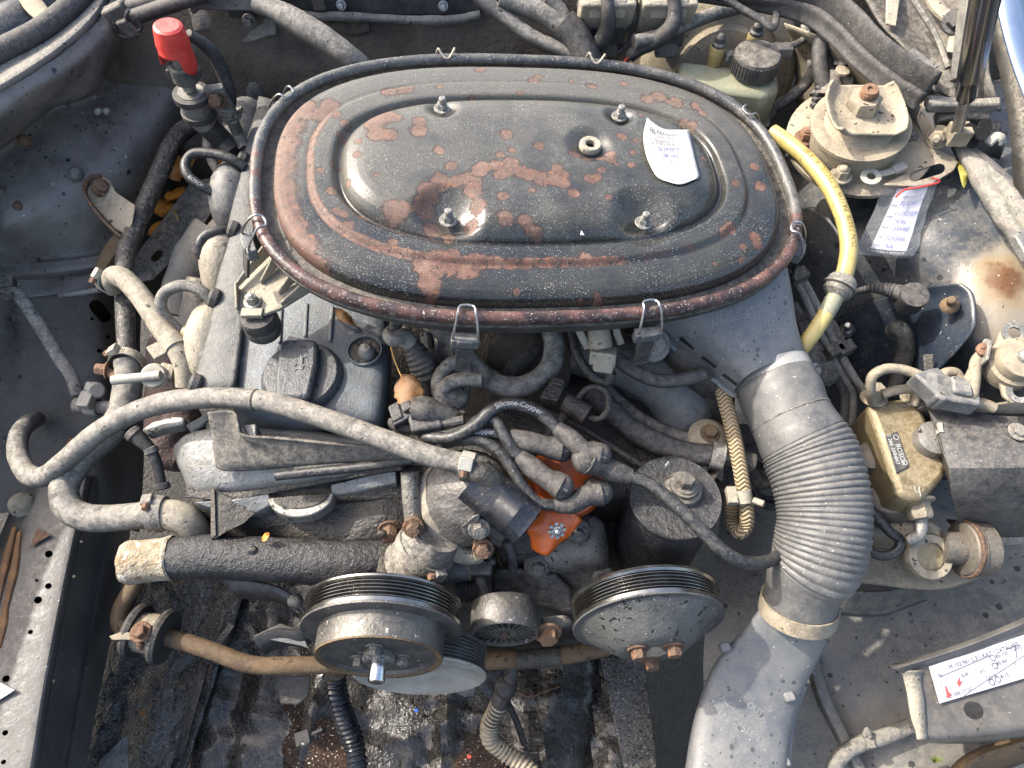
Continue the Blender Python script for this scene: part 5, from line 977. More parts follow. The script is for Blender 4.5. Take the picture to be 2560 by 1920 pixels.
# silicone leads to the boots
s0 = V((0, -.25, 1))
lead([(1060, 1094, -.12), (1130, 1094, -.112), (1190, 1062, -.105), (1230, 1025, -.10), (1275, 1010, -.097), (1330, 1022, -.098), (1370, 1048, -.102), (1396, 1074, -.105)], .0066, 'black silicone ignition lead arching highest over the distributor', 'Silicone-Copper', side=s0, start=.085, size=.0075)
lead([(1080, 1090, -.12), (1150, 1080, -.115), (1200, 1050, -.11), (1236, 1050, -.108), (1262, 1090, -.112), (1282, 1125, -.118), (1304, 1142, -.121)], .0064, 'black silicone ignition lead bending sharply down to the sloping boot', side=s0)
lead([(1070, 1100, -.122), (1130, 1092, -.118), (1180, 1082, -.116), (1230, 1082, -.117), (1280, 1090, -.118)], .0064, 'black silicone ignition lead lying flat toward the rear boot', 'Silicone-Copper', side=s0, start=.02, size=.0075)
lead([(1095, 1112, -.122), (1150, 1100, -.118), (1200, 1102, -.117), (1250, 1132, -.12), (1285, 1180, -.126), (1310, 1220, -.132), (1345, 1256, -.138), (1388, 1264, -.142)], .0064, 'black silicone ignition lead hugging the thermostat housing down to the lowest boot', 'BOSCH', side=s0, start=.155, size=.0075)
lead([(1570, 1190, -.127), (1620, 1208, -.128), (1685, 1258, -.13), (1750, 1322, -.135), (1800, 1372, -.14), (1850, 1402, -.15), (1900, 1408, -.165), (1955, 1388, -.18)], .0068, 'long black coil lead crossing the round canister to the intake hose')
# connector and loom ends
cn = thing('loom_connector', 'black wiring connector with torn sleeve beside the thermostat hose', 'connector', Q(1020, 1050, -.14))
m = MB(); m.box(Q(1005, 1034, -.112), V((.020, .012, 0)), V((-.008, .022, 0)), V((0, 0, .014))); m.box(Q(992, 1040, -.112), V((.010, .006, 0)), V((-.006, .016, 0)), V((0, 0, .018))); m.box(Q(1018, 1022, -.108), V((.009, .005, 0)), V((-.004, .010, 0)), V((0, 0, .016))); m.build('housing', 'black_plastic', cn, bevel=.0015)
m = MB(); P = QL([(1030, 1022, -.104), (1062, 1022, -.104), (1100, 1032, -.108), (1140, 1042, -.112)]); m.tube(P, [.012, .014, .011, .007], 12, ell=.8); m.build('sleeve', 'rubber', cn)
m = MB(); m.box(Q(1062, 1050, -.112), V((.032, .006, 0)), V((-.008, .026, 0)), V((0, 0, .014))); m.build('latch', 'black_plastic', cn, bevel=.003)
m = MB(); P = QL([(985, 1048, -.118), (984, 1062, -.12), (1010, 1072, -.12), (1050, 1070, -.12), (1090, 1058, -.12), (1140, 1050, -.116)]); m.tube(P, .0055, 10); m.build('wire', 'rubber', cn)
m = MB(); P = QL([(1050, 1064, -.118), (1100, 1060, -.112), (1160, 1050, -.108)]); m.tube(P, .005, 10); m.build('wire', 'rubber', cn)
# sensor with ribbed boot
sb = thing('sensor_boot', 'black ribbed rubber boot on a sensor with a silver bent lead', 'sensor', Q(1060, 945, -.15))
P = QL([(1012, 838, -.088), (1030, 866, -.1), (1050, 900, -.112), (1066, 935, -.125), (1076, 965, -.14)]); m = MB(); m.tube(P, [14*pxm(P[0]), 24*pxm(P[1]), 32*pxm(P[2]), 35*pxm(P[3]), 33*pxm(P[4])], 22, sub=10, mod=lambda L: 1+.05*math.sin(L*1050)*(.012 < L < .052)); m.build('boot', 'rubber', sb)
m = MB(); P = QL([(1024, 856, -.095), (1008, 840, -.085), (985, 848, -.08), (972, 838, -.08), (985, 820, -.082), (1000, 800, -.09)]); m.tube(P, [.009, .0085, .008, .007, .006, .006], 12); m.build('lead', 'tape', sb)
cw2 = lead([(1170, 905, -.11), (1140, 905, -.11), (1112, 925, -.112), (1096, 955, -.115), (1100, 985, -.12), (1125, 995, -.125), (1140, 975, -.13)], .008, 'thick grey cable looping down beside the ribbed sensor boot', name='loop_cable', mat='rubber_grey')
lead([(1205, 950, -.11), (1160, 948, -.11), (1120, 960, -.112), (1100, 985, -.116), (1115, 1012, -.122), (1150, 1005, -.13), (1160, 970, -.14)], .008, 'second dusty grey cable coil under the looping cable', name='loop_cable', mat='rubber_grey')
# idle air pipe under the bowl
m = MB(); P = QL([(1090, 808, -.115), (1130, 850, -.12), (1180, 910, -.125), (1225, 952, -.13), (1280, 968, -.132), (1335, 955, -.132), (1376, 915, -.128), (1386, 865, -.12), (1378, 820, -.11)]); m.tube(P, [27*pxm(p) for p in P], 20); tag(m.build('idle_air_pipe', 'rubber_grey'), 'thick grey bent air pipe running under the front rim of the air cleaner', 'pipe')
m = MB(); m.tube(QL([(1340, 868, -.15), (1300, 905, -.155), (1265, 945, -.16)]), [.009, .012, .008], 12); tag(m.build('fuel_hose', 'rubber'), 'short black hose slanting behind the bent air pipe', 'hose')
m = MB(); P = QL([(1065, 830, -.13), (1072, 870, -.14), (1085, 910, -.15)]); m.tube(P, .008, 10); hexhead(m, Q(1122, 882, -.13), V((.5, -.3, .6)), .013, .02); tag(m.build('pipe_union', 'alu_dark'), 'dusty hex pipe union beside the ribbed sensor boot', 'union')
# intake runners
im = thing('intake_manifold', 'grey cast intake manifold runners curving down behind the distributor', 'intake manifold', Q(1620, 950, -.3))
P = QL([(1440, 880, -.17), (1510, 890, -.165), (1590, 915, -.165), (1665, 965, -.175), (1705, 1030, -.20), (1700, 1085, -.24)]); m = MB(); m.tube(P, [60*pxm(P[0]), 64*pxm(P[1]), 68*pxm(P[2]), 72*pxm(P[3]), 76*pxm(P[4]), 68*pxm(P[5])], 26); m.build('runner', 'valve_cover_plain', im)
P = QL([(1530, 960, -.205), (1590, 975, -.195), (1640, 1000, -.195), (1672, 1050, -.21)]); m = MB(); m.tube(P, .012, 12, ell=.6); m.build('runner_web', 'valve_cover_plain', im)
P = QL([(1250, 850, -.2), (1330, 880, -.2), (1440, 910, -.2)]); m = MB(); m.tube(P, .04, 20); m.build('plenum', 'oily_matt', im)
m = MB(); P = QL([(1690, 850, -.13), (1740, 900, -.14), (1775, 960, -.17), (1790, 1040, -.21)]); m.tube(P, [.025, .03, .026, .022], 16); m.build('rear_runner', 'oily_matt', im)
lead([(1430, 830, -.105), (1445, 890, -.11), (1480, 940, -.12), (1515, 955, -.125), (1530, 930, -.115)], .0055, 'oily black cable hanging from the dusty beige valve', name='valve_cable', mat='oily')
lead([(1540, 895, -.11), (1590, 930, -.115), (1640, 950, -.118), (1700, 950, -.12), (1760, 935, -.12)], .0078, 'grey vacuum hose crossing the top of the intake runner', name='vacuum_hose', mat='rubber')
m = MB(); hexhead(m, Q(1632, 862, -.11), V((.1, -.6, .8)), .013, .008); tag(m.build('manifold_plug', 'tape'), 'round dusty plug under the snorkel flange', 'plug')
# loom bundle behind the distributor
lead([(1480, 980, -.17), (1530, 1030, -.172), (1590, 1080, -.174), (1660, 1115, -.175), (1730, 1135, -.175), (1810, 1140, -.175), (1880, 1160, -.18)], .0125, 'thick dark wiring loom sweeping past the intake runner with pale scuffs', name='wiring_loom', mat='rubber')
lead([(1500, 960, -.18), (1545, 1005, -.185), (1600, 1050, -.186), (1680, 1090, -.186), (1760, 1105, -.186), (1850, 1120, -.19)], .009, 'slimmer cable running above the scuffed wiring loom', name='loom_cable', mat='black_dusty')
lead([(1320, 1010, -.175), (1420, 1050, -.178), (1520, 1110, -.18), (1600, 1160, -.185), (1680, 1180, -.19)], .004, 'thin oily black pipe stretched diagonally behind the distributor', name='thin_pipe', mat='oily')
lead([(1440, 1000, -.15), (1420, 1030, -.15), (1390, 1065, -.155), (1350, 1110, -.165), (1325, 1140, -.17)], .006, 'short thick oily cable crossing under the small oily plug', name='plug_cable', mat='oily')
pc = thing('oily_plug', 'small oily black plug connector with its own wire loop', 'connector', Q(1420, 1010, -.14))
m = MB(); a, b = Q(1380, 985, -.13), Q(1468, 1038, -.135); ax = (b-a).normalized(); m.tube([a.lerp(b, .35), b], [.0105, .012], 14); m.build('body', 'oily', pc)
m = MB(); m.box(Q(1385, 978, -.126), V((.018, -.004, 0)), V((.012, .026, 0)), V((0, 0, .012))); m.box(Q(1395, 962, -.124), V((.012, -.004, 0)), V((.004, .008, 0)), V((0, 0, .016))); m.build('clip', 'oily', pc, bevel=.0015)
m = MB(); P = QL([(1470, 1044, -.134), (1500, 1046, -.13), (1520, 1020, -.125), (1518, 985, -.122), (1495, 968, -.12), (1468, 972, -.122), (1440, 1000, -.13)]); m.tube(P, .0032, 10); m.build('wire_loop', 'oily', pc)
ps = thing('loom_clip', 'dusty cast lug with bolt and strap holding the wiring loom', 'clip', Q(1775, 1110, -.22))
m = MB(); c = Q(1772, 1090, -.175); m.lathe([(.022, -.015), (.0225, -.002), (.019, .003), (.012, .006), (0.0001, .006)], c, UPZ, 24); m.build('lug', 'tan_dust', ps)
m = MB(); hexhead(m, c+V((0, 0, .006)), UPZ, .0075, .007); m.build('bolt', 'rust_bar', ps)
c = Q(1792, 1140, -.175); m = MB(); m.lathe([(.0135, -.007), (.016, -.007), (.016, .007), (.0135, .007)], c, V((1, -.25, 0)), 24, cap=False); m.build('strap', 'rubber_grey', ps)
m = MB(); P = QL([(1800, 1155, -.175), (1785, 1180, -.19), (1770, 1200, -.2), (1800, 1215, -.21), (1810, 1245, -.22)]); m.tube(P, .009, 8, ell=.4); m.build('strap_tail', 'rubber', ps)
m = MB(); P = QL([(1860, 1150, -.19), (1885, 1180, -.195), (1900, 1205, -.2), (1930, 1206, -.2), (1960, 1195, -.2)]); m.tube(P, [.009, .009, .008, .006, .006], 10); tag(m.build('bent_hose', 'rubber'), 'small black hose bending behind the braided hose', 'hose')
for k, P in enumerate(([(1850, 1160, -.2), (1900, 1165, -.2), (1960, 1180, -.2)], [(1835, 1190, -.22), (1880, 1200, -.22), (1950, 1215, -.22)], [(1885, 1220, -.24), (1910, 1262, -.245), (1960, 1268, -.25)], [(1890, 1240, -.25), (1925, 1250, -.25), (1960, 1240, -.25)])):
    lead(P, .0045, 'thin dark wire in the tangle between braided hose and intake hose', name='tangle_wire').__setitem__('group', 'wires in the tangle')
# braided hose
bz = thing('braided_hose', 'tan cloth-braided fuel hose hanging between canister and intake hose', 'hose', Q(1855, 1300, -.24))
P = QL([(1800, 950, -.15), (1812, 1000, -.152), (1830, 1070, -.156), (1845, 1140, -.162), (1857, 1210, -.17), (1866, 1270, -.18), (1866, 1310, -.192), (1850, 1332, -.20), (1832, 1312, -.208), (1828, 1270, -.215), (1832, 1220, -.22)])
m = MB(); m.tube(P, [19*pxm(p) for p in P[:7]]+[17*pxm(p) for p in P[7:]], 20, uv=True); m.build('hose', 'braid', bz)
c = Q(1858, 1242, -.17); m = MB(); d = P[5]-P[4]; m.lathe([(20*pxm(c), -.007), (22*pxm(c), -.007), (22*pxm(c), .007), (20*pxm(c), .007)], c, d, 20, cap=False); m.box(c+V((-.013, 0, .002)), V((.010, 0, 0)), V((0, .018, 0)), V((0, 0, .010))); m.cyl(c+V((.008, -.006, .006)), c+V((.017, -.012, .010)), .0035, 12); m.build('strap', 'cream', bz, bevel=.0008)
# ------------------------------------------------------------------ pulleys and front
def ribs(r, h0, h1, n, dep):
    out = []
    for k in range(n):
        a = h0+(h1-h0)*k/n; s_ = (h1-h0)/n; out += [(r-dep, a), (r-dep, a+s_*.18), (r, a+s_*.5), (r-dep*.05, a+s_*.62), (r-dep, a+s_*.98)]
    return out
AXP = V((0, -math.cos(math.radians(8)), math.sin(math.radians(8))))
# fan pulley
c = Q(947, 1647, -.205); s_ = pxm(c); R = 202*s_; Rh = 160*s_; Lh = .028; Lb = .028
fp = thing('fan_pulley', 'ribbed belt pulley with protruding steel hub and short bright shaft', 'pulley', c+V((0, .05, -R)))
o = c - AXP*(Lh+Lb)
m = MB(); m.lathe([(R*.5, .001), (R*.98, .0), (R*1.0, .0015), (R*1.0, .0035), (R*.965, .005)] + ribs(R*.974, .0050, Lb-.005, 5, .0042) + [(R*.965, Lb-.006), (R*1.01, Lb-.004), (R*1.015, Lb), (R*.98, Lb+.0015), (R*.80, Lb+.0015)], o, AXP, 96, cap=False); m.build('belt_rim', 'groove_metal', fp, smooth=25)
m = MB(); m.lathe([(R*1.012, Lb+.0002), (R*1.005, Lb+.002), (Rh*1.01, Lb+.0025), (Rh*1.0, Lb+.004), (Rh*1.0, Lb+Lh-.001)], o, AXP, 80, cap=False); m.build('hub_drum', 'pulley_steel', fp, smooth=30)
m = MB(); m.lathe([(Rh*1.0, Lb+Lh-.0025), (Rh*.99, Lb+Lh+.0004), (Rh*.94, Lb+Lh+.0002), (Rh*.90, Lb+Lh-.0016)], o, AXP, 80, cap=False); m.build('rusty_lip', 'rust_bar', fp)
m = MB(); m.lathe([(Rh*.905, Lb+Lh-.0014), (Rh*.86, Lb+Lh-.003), (Rh*.84, Lb+Lh-.0045), (.0001, Lb+Lh-.0045)], o, AXP, 64, cap=False); fc = m.build('hub_face', 'pulley_steel', fp)
fc0 = o+AXP*(Lb+Lh-.0045)
m = MB(); m.lathe([(.0165, 0), (.0165, .006), (.0145, .008), (.010, .008)], fc0, AXP, 36); m.build('collar', 'alu_dark', fp)
m = MB(); m.lathe([(.0085, .006), (.0085, .025), (.0078, .027), (.006, .027), (.003, .026), (.0001, .026)], fc0, AXP, 30); m.build('shaft', 'steel_bright', fp)
_, e1, e2 = frame(AXP, UPZ)
for a in (0.05, 2.0, -1.9):
    m = MB(); hexhead(m, fc0+(e1*math.cos(a)+e2*math.sin(a))*.0235, AXP, .0062, .008); m.build('hub_bolt', 'alu_dark', fp)
# crank pulley behind and below
c = Q(1049, 1690, -.30); s_ = pxm(c); R = 168*s_; AXC = V((0, -math.cos(math.radians(7)), math.sin(math.radians(7)))); Lb = .03
cp = thing('crank_pulley', 'pale dished crankshaft pulley partly hidden below the fan pulley', 'pulley', c+V((0, .03, -R)))
o = c-AXC*Lb; m = MB(); m.lathe([(R*.6, 0), (R, .0005), (R*1.0, .003)] + ribs(R*.975, .004, Lb-.004, 6, .003) + [(R*.98, Lb-.003), (R*1.01, Lb-.001), (R*1.0, Lb)], o, AXC, 90, cap=False); m.build('belt_rim', 'black_plastic', cp, smooth=25)
m = MB(); m.lathe([(R*1.0, Lb-.0002), (R*.97, Lb+.0012), (R*.80, Lb-.004), (R*.5, Lb-.010), (.0001, Lb-.010)], o, AXC, 80, cap=False); m.build('face', 'dirty_white', cp)
# tensioner
c = Q(1262, 1588, -.262); s_ = pxm(c); R = 86*s_; AXT = V((.02, -math.cos(math.radians(8)), math.sin(math.radians(8)))); Lb = .034; o = c-AXT*Lb
tp = thing('tensioner_pulley', 'smooth grey belt tensioner pulley with radial vanes on its face', 'pulley', c+V((0, .02, -R)))
m = MB(); m.lathe([(R*.7, 0), (R*.97, .0), (R, .002), (R, Lb-.002), (R*.97, Lb), (R*.90, Lb), (R*.88, Lb-.006), (R*.4, Lb-.006), (R*.36, Lb-.001), (R*.16, Lb-.001), (R*.14, Lb-.003), (.0001, Lb-.003)], o, AXT, 64, cap=False); m.build('roller', 'pulley_steel', tp, smooth=30)
_, e1, e2 = frame(AXT, UPZ)
for k in range(22):
    a = 2*math.pi*k/22; d = e1*math.cos(a)+e2*math.sin(a); d2 = e1*math.cos(a+.12)+e2*math.sin(a+.12); m = MB(); m.bar(o+AXT*(Lb-.004)+d*R*.38, o+AXT*(Lb-.004)+d2*R*.88, .0022, .005, AXT); m.build('vane', 'pulley_steel', tp)
m = MB(); m.lathe([(R*.13, 0), (R*.13, .004), (.0001, .004)], o+AXT*(Lb-.003), AXT, 6); m.build('centre_bolt', 'rust', tp)
m = MB(); P = QL([(1230, 1420, -.265), (1300, 1416, -.262), (1390, 1430, -.262), (1432, 1470, -.27), (1436, 1540, -.285), (1390, 1520, -.29), (1300, 1500, -.29), (1228, 1500, -.29)]); m.prism(P, V((0, 0, -.04))); m.build('arm', 'black_plastic', tp, bevel=.006)
m = MB(); P = QL([(1350, 1540, -.28), (1420, 1535, -.285), (1435, 1556, -.29), (1360, 1572, -.29)]); m.prism(P, V((0, 0, -.02))); m.build('bracket', 'tape', tp, bevel=.004)
m = MB(); hexhead(m, Q(1368, 1580, -.275), V((.1, -.9, .4)), .011, .010); m.build('pivot_bolt', 'rust_light', tp)
# power steering pulley: ribbed rim and domed cone
c = Q(1621, 1558, -.235); s_ = pxm(c); R = 189*s_; AXS = V((.07, -math.cos(math.radians(9)), math.sin(math.radians(9)))).normalized(); Lb = .029; o = c-AXS*Lb
pp = thing('steering_pump_pulley', 'ribbed belt pulley with grey conical face and three rusty bolts', 'pulley', c+V((0, .02, -R)))
m = MB(); m.lathe([(R*.6, 0), (R*.985, .0), (R*.995, .003), (R*.965, .005)] + ribs(R*.972, .0050, Lb-.006, 5, .0042) + [(R*.965, Lb-.006), (R*1.005, Lb-.004), (R*1.01, Lb)], o, AXS, 96, cap=False); m.build('belt_rim', 'groove_metal', pp, smooth=25)
m = MB(); m.lathe([(R*1.01, Lb-.0003), (R*1.0, Lb+.0015), (R*.92, Lb+.002), (R*.88, Lb+.005), (R*.66, Lb+.017), (R*.46, Lb+.028), (R*.40, Lb+.030), (.0001, Lb+.030)], o, AXS, 80, cap=False); m.build('cone', 'pulley_face', pp)
fc0 = o+AXS*(Lb+.030); _, e1, e2 = frame(AXS, UPZ); m = MB(); m.lathe([(.014, -.001), (.014, .001), (.0001, .001)], fc0, AXS, 26); m.build('centre_cap', 'zinc', pp)
for a in (.95, -.95, 3.14):
    m = MB(); hexhead(m, fc0+(e1*math.cos(a)+e2*math.sin(a))*.022, AXS, .0078, .009); m.build('pulley_bolt', 'rust', pp)
# canister (steering fluid reservoir)
ct = thing('fluid_canister', 'round dusty black steel canister with nut on its flat lid', 'canister', Q(1660, 1330, -.27))
c = Q(1688, 1243, -.16); R = 114*pxm(c); axc = V((.03, .10, 1)).normalized(); Hc = .14
m = MB(); m.lathe([(R*.3, -Hc), (R*.80, -Hc), (R*.92, -Hc+.006), (R*.97, -Hc+.02), (R*.985, -.006), (R*.99, 0)], c, axc, 56); m.build('can', 'cast_black', ct)
m = MB(); m.lathe([(R*1.0, -.006), (R*1.02, -.003), (R*1.02, .0005), (R*1.0, .002), (R*.94, .001), (R*.4, .003), (R*.33, .0035)], c, axc, 56, cap=False); m.build('lid', 'cast_black', ct)
c2 = Q(1708, 1222, -.155); m = MB(); m.lathe([(.020, -.003), (.019, .003), (.0155, .005), (.0150, .009), (.0135, .010)], c2, axc, 32); m.build('boss', 'black_dusty', ct)
m = MB(); hexhead(m, c2+axc*.010, axc, .0085, .010); m.build('lid_nut', 'black_dusty', ct)
m = MB(); m.tube([c2+V((-.020, .012, .002)), c2+V((-.02, .016, .014)), c2+V((-.016, .022, .020))], .0015, 6); m.build('bail_wire', 'steel', ct)
# bracket castings beside the canister
bk = thing('pump_bracket', 'dusty grey cast bracket with lugs below the orange distributor', 'bracket', Q(1460, 1400, -.33))
rows = [[(1405, 1330, -.24), (1450, 1290, -.225), (1500, 1300, -.23), (1522, 1340, -.245)], [(1340, 1395, -.255), (1420, 1380, -.235), (1490, 1380, -.235), (1526, 1400, -.25)], [(1322, 1430, -.28), (1400, 1420, -.255), (1480, 1420, -.25), (1526, 1440, -.26)], [(1330, 1450, -.31), (1400, 1470, -.3), (1470, 1470, -.29), (1520, 1455, -.28)]]
m = MB(); m.sheet([QL(r) for r in rows], 6, 6, wob(.004, 50)); m.build('web', 'alu_dark', bk, solid=.012)
for u, v, z, r in ((1345, 1415, -.26, .016), (1510, 1445, -.262, .013), (1445, 1330, -.215, .014)):
    m = MB(); c = Q(u, v, z); m.lathe([(r, -.03), (r, 0), (r*.8, .003)], c, V((0, -.7, .7)), 20); hexhead(m, c+V((0, -.002, .002)), V((0, -.7, .7)), r*.5, .006); m.build('lug', 'alu_dark', bk)
m = MB(); P = QL([(1270, 1355, -.24), (1280, 1390, -.25), (1284, 1430, -.27)]); m.tube(P, .006, 10); m.build('dipstick_tube', 'black_plastic', bk)
m = MB(); m.prism(QL([(1400, 1250, -.2), (1450, 1330, -.22), (1330, 1400, -.25), (1250, 1400, -.25), (1230, 1330, -.24)]), V((0, 0, -.05))); m.build('distributor_base', 'oily', bk, bevel=.01)
cs = thing('cam_sensor', 'small black sensor plug with yellow ring under the thermostat housing', 'sensor', Q(1170, 1420, -.27))
m = MB(); a, b = Q(1112, 1422, -.25), Q(1172, 1414, -.25); m.tube([a, b], [.017, .016], 20); m.build('barrel', 'black_plastic', cs)
m = MB(); m.lathe([(.0162, -.0008), (.0168, 0), (.0162, .0008)], b, b-a, 24); m.build('ring', 'amber', cs)
m = MB(); m.box(Q(1202, 1416, -.25), V((.026, 0, 0)), V((0, .026, 0)), V((0, 0, .026))); m.box(Q(1215, 1404, -.242), V((.022, 0, 0)), V((0, .008, 0)), V((0, 0, .01))); m.build('plug', 'black_plastic', cs, bevel=.003)
m = MB(); m.tube(QL([(1195, 1430, -.25), (1205, 1460, -.255), (1215, 1480, -.26)]), .006, 10); m.build('lead', 'rubber', cs)
m = MB(); a, b = Q(1140, 1478, -.275), Q(1196, 1476, -.275); m.tube([a, b], .012, 16, mod=lambda L: 1+.12*math.sin(L*2400), fine=8); tag(m.build('damper_spring', 'black_plastic'), 'short ribbed black damper beside the fan pulley', 'spring')
# bent cable shield left of the fan pulley
bs_ = thing('belt_guard', 'bent grey steel guard strip curving around the left of the fan pulley', 'guard', Q(700, 1560, -.35))
m = MB(); A = [(560, 1452, -.27), (620, 1456, -.27), (690, 1470, -.275), (735, 1500, -.285), (758, 1540, -.30), (740, 1572, -.315), (700, 1570, -.325), (660, 1580, -.335), (632, 1594, -.34)]
m.sheet([QL(A), [p+V((.004, -.010, -.040)) for p in QL(A)]], 6, 3); m.build('strip', 'black_plastic', bs_, solid=.003, smooth=60)
m = MB(); m.prism(QL([(632, 1590, -.345), (700, 1558, -.34), (752, 1575, -.335), (770, 1620, -.34), (740, 1610, -.345), (660, 1596, -.35)]), V((0, 0, -.004))); m.build('lower_plate', 'dirty_white', bs_, bevel=.001)
m = MB(); m.ball(Q(738, 1502, -.27), V((.009, 0, 0)), V((0, .008, 0)), V((0, 0, .008))); m.build('rivet', 'alu_dark', bs_)
# anti-roll bar and bracket
ar = thing('anti_roll_bar', 'rusty brown anti-roll bar bending under the pulleys', 'bar', Q(600, 1650, -.46))
P = QL([(345, 1440, -.42), (332, 1470, -.42), (305, 1520, -.425), (300, 1560, -.43), (330, 1582, -.432), (372, 1586, -.433), (430, 1596, -.435), (520, 1624, -.437), (600, 1654, -.44), (650, 1664, -.44), (720, 1664, -.44), (830, 1662, -.445), (1000, 1660, -.45), (1200, 1652, -.45), (1340, 1645, -.445), (1450, 1632, -.44), (1540, 1610, -.44), (1600, 1580, -.445)])
m = MB(); m.tube(P, [22*pxm(p) for p in P], 20); m.build('bar', 'rust_bar', ar)
m = MB(); P2 = QL([(1290, 1650, -.443), (1350, 1645, -.443), (1400, 1640, -.442)]); m.tube(P2, [24.5*pxm(p) for p in P2], 18); m.build('sleeve', 'oily_matt', ar)
ab = thing('bar_bracket', 'steel saddle bracket and rubber bush clamping the anti-roll bar', 'bracket', Q(385, 1590, -.48))
for u, v in ((342, 1578), (410, 1592)):
    m = MB(); c = Q(u, v, -.433); m.lathe([(.012, -.006), (.031, -.005), (.033, 0), (.031, .005), (.012, .006)], c, V((1, -.22, 0)), 30, ell=1.1); m.build('bush', 'rubber', ab)
m = MB(); m.tube(QL([(346, 1578, -.433), (408, 1591, -.433)]), .026, 24); m.build('saddle', 'tan_steel', ab)
m = MB(); m.prism(QL([(272, 1590, -.402), (300, 1580, -.402), (380, 1582, -.402), (392, 1590, -.402), (380, 1598, -.402), (280, 1600, -.402)]), V((0, 0, -.003))); m.build('tab', 'tan_steel', ab, bevel=.001)
m = MB(); hexhead(m, Q(352, 1580, -.401), UPZ, .009, .008); m.build('bolt', 'rust_light', ab)
m = MB(); m.cyl(Q(352, 1604, -.41), Q(352, 1618, -.42), .005); m.build('bolt_end', 'rust_light', ab)
# hanging corrugated sleeves
m = MB(); P = QL([(836, 1690, -.5), (842, 1740, -.52), (862, 1800, -.55), (885, 1860, -.575), (896, 1940, -.585)]); m.tube(P, [26*pxm(p) for p in P], 18, sub=26, mod=lambda L: 1+.10*math.sin(L*780)); tag(m.build('conduit', 'gloss_black'), 'glossy black corrugated conduit hanging down over the oil puddle', 'conduit')
cb = thing('cable_sleeve', 'oily cable with pale corrugated sleeve curling on the undertray', 'conduit', Q(1240, 1820, -.6))
P = QL([(1258, 1610, -.46), (1284, 1650, -.48), (1272, 1700, -.5), (1256, 1730, -.51), (1248, 1760, -.52), (1225, 1810, -.55), (1226, 1848, -.57), (1262, 1880, -.585), (1310, 1915, -.59), (1345, 1950, -.59)])
m = MB(); m.tube(P[:6], [8*pxm(P[0]), 12*pxm(P[1]), 20*pxm(P[2]), 22*pxm(P[3]), 22*pxm(P[4]), 22*pxm(P[5])], 16); m.build('lead', 'oily', cb)
m = MB(); m.tube(P[4:], [22*pxm(p) for p in P[4:]], 18, sub=30, mod=lambda L: 1+.085*math.sin(L*900)); m.build('corrugated_sleeve', 'tan_steel', cb)
m = MB(); c = P[2].lerp(P[3], .5); m.ball(c, V((.016, 0, 0)), V((0, .018, 0)), V((0, 0, .015))); m.build('knot', 'oily', cb)
m = MB(); P = QL([(1270, 1760, -.54), (1290, 1800, -.58), (1310, 1860, -.61)]); m.tube(P, .005, 8); m.build('thin_wire', 'oily', cb)
m = MB(); m.prism(QL([(690, 1690, -.48), (778, 1688, -.48), (770, 1740, -.49), (745, 1762, -.495), (700, 1760, -.5)]), V((0, 0, -.004))); tag(m.build('hanging_plate', 'oily_matt', bevel=.002), 'dark plate hanging under the anti-roll bar left of the crank pulley', 'plate')
m = MB(); m.prism(QL([(1120, 1722, -.5), (1195, 1690, -.48), (1184, 1740, -.5), (1160, 1742, -.51)]), V((0, 0, -.004))); m.prism(QL([(1190, 1690, -.5), (1230, 1720, -.52), (1250, 1760, -.53), (1236, 1764, -.54), (1188, 1712, -.52)]), V((0, 0, -.004))); tag(m.build('tow_plate', 'wing_grey', bevel=.001), 'small bent steel plate peeking out right of the crank pulley', 'plate')
m = MB(); m.tube(QL([(1282, 1722, -.625), (1320, 1742, -.622), (1360, 1730, -.62), (1400, 1716, -.625)]), .0012, 6); tag(m.build('dry_twig', 'rust_light'), 'thin reddish dry twig lying on the wet undertray', 'twig')
# ------------------------------------------------------------------ intake hose and duct
it = thing('intake_hose', 'fat grey corrugated intake hose running from the air cleaner to the front', 'hose', Q(2040, 1400, -.3))
W = [(1932, 942, -.135, 96), (1952, 985, -.137, 100), (1972, 1035, -.14, 102), (1995, 1080, -.143, 106), (2022, 1130, -.147, 112), (2044, 1190, -.152, 113), (2058, 1260, -.16, 113), (2058, 1330, -.17, 112), (2042, 1400, -.185, 110), (2020, 1440, -.2, 100), (2006, 1480, -.215, 92), (1994, 1530, -.235, 92)]
Pw = [Q(u, v, z) for u, v, z, _ in W]; rw = [r*pxm(p) for p, (_, _, _, r) in zip(Pw, W)]
C = catmull(Pw, 10); seg = [0]
for a, b in zip(C, C[1:]): seg.append(seg[-1]+(b-a).length)
l0, l1 = seg[35], seg[86]; nr = 25
def corr(L):
    if L < l0 or L > l1: return .985
    t = (L-l0)/(l1-l0); return .97+.042*abs(math.sin(math.pi*nr*t+.5*math.sin(t*9)))**.7
m = MB(); m.tube(Pw, rw, 44, sub=40, mod=corr, cap=False); m.build('hose', 'hose_plastic', it, smooth=60)
c, d = Pw[0].lerp(Pw[1], .1), Pw[1]-Pw[0]; r0 = rw[0]*1.0
m = MB(); m.lathe([(r0*1.0, -.010), (r0*1.02, -.010), (r0*1.02, .008), (r0*1.0, .008)], c, d, 48, cap=False); m.build('band_clamp', 'band_metal', it)
_, e1, e2 = frame(d, V((1, .1, -.2))); m = MB(); m.box(c+e1*(r0+.006), e1*.010, e2*.014, d.normalized()*.014); hexhead(m, c+e1*(r0+.012)-d.normalized()*.002, V((.4, -.6, .6)), .0055, .006); m.build('band_screw', 'steel', it, bevel=.001)
m = MB(); c2 = Pw[2].lerp(Pw[3], .2); m.lathe([(rw[2]*.98, -.0015), (rw[2]*1.005, 0), (rw[2]*.98, .0015)], c2, Pw[3]-Pw[2], 44); m.build('hose_ridge', 'rubber_grey', it)
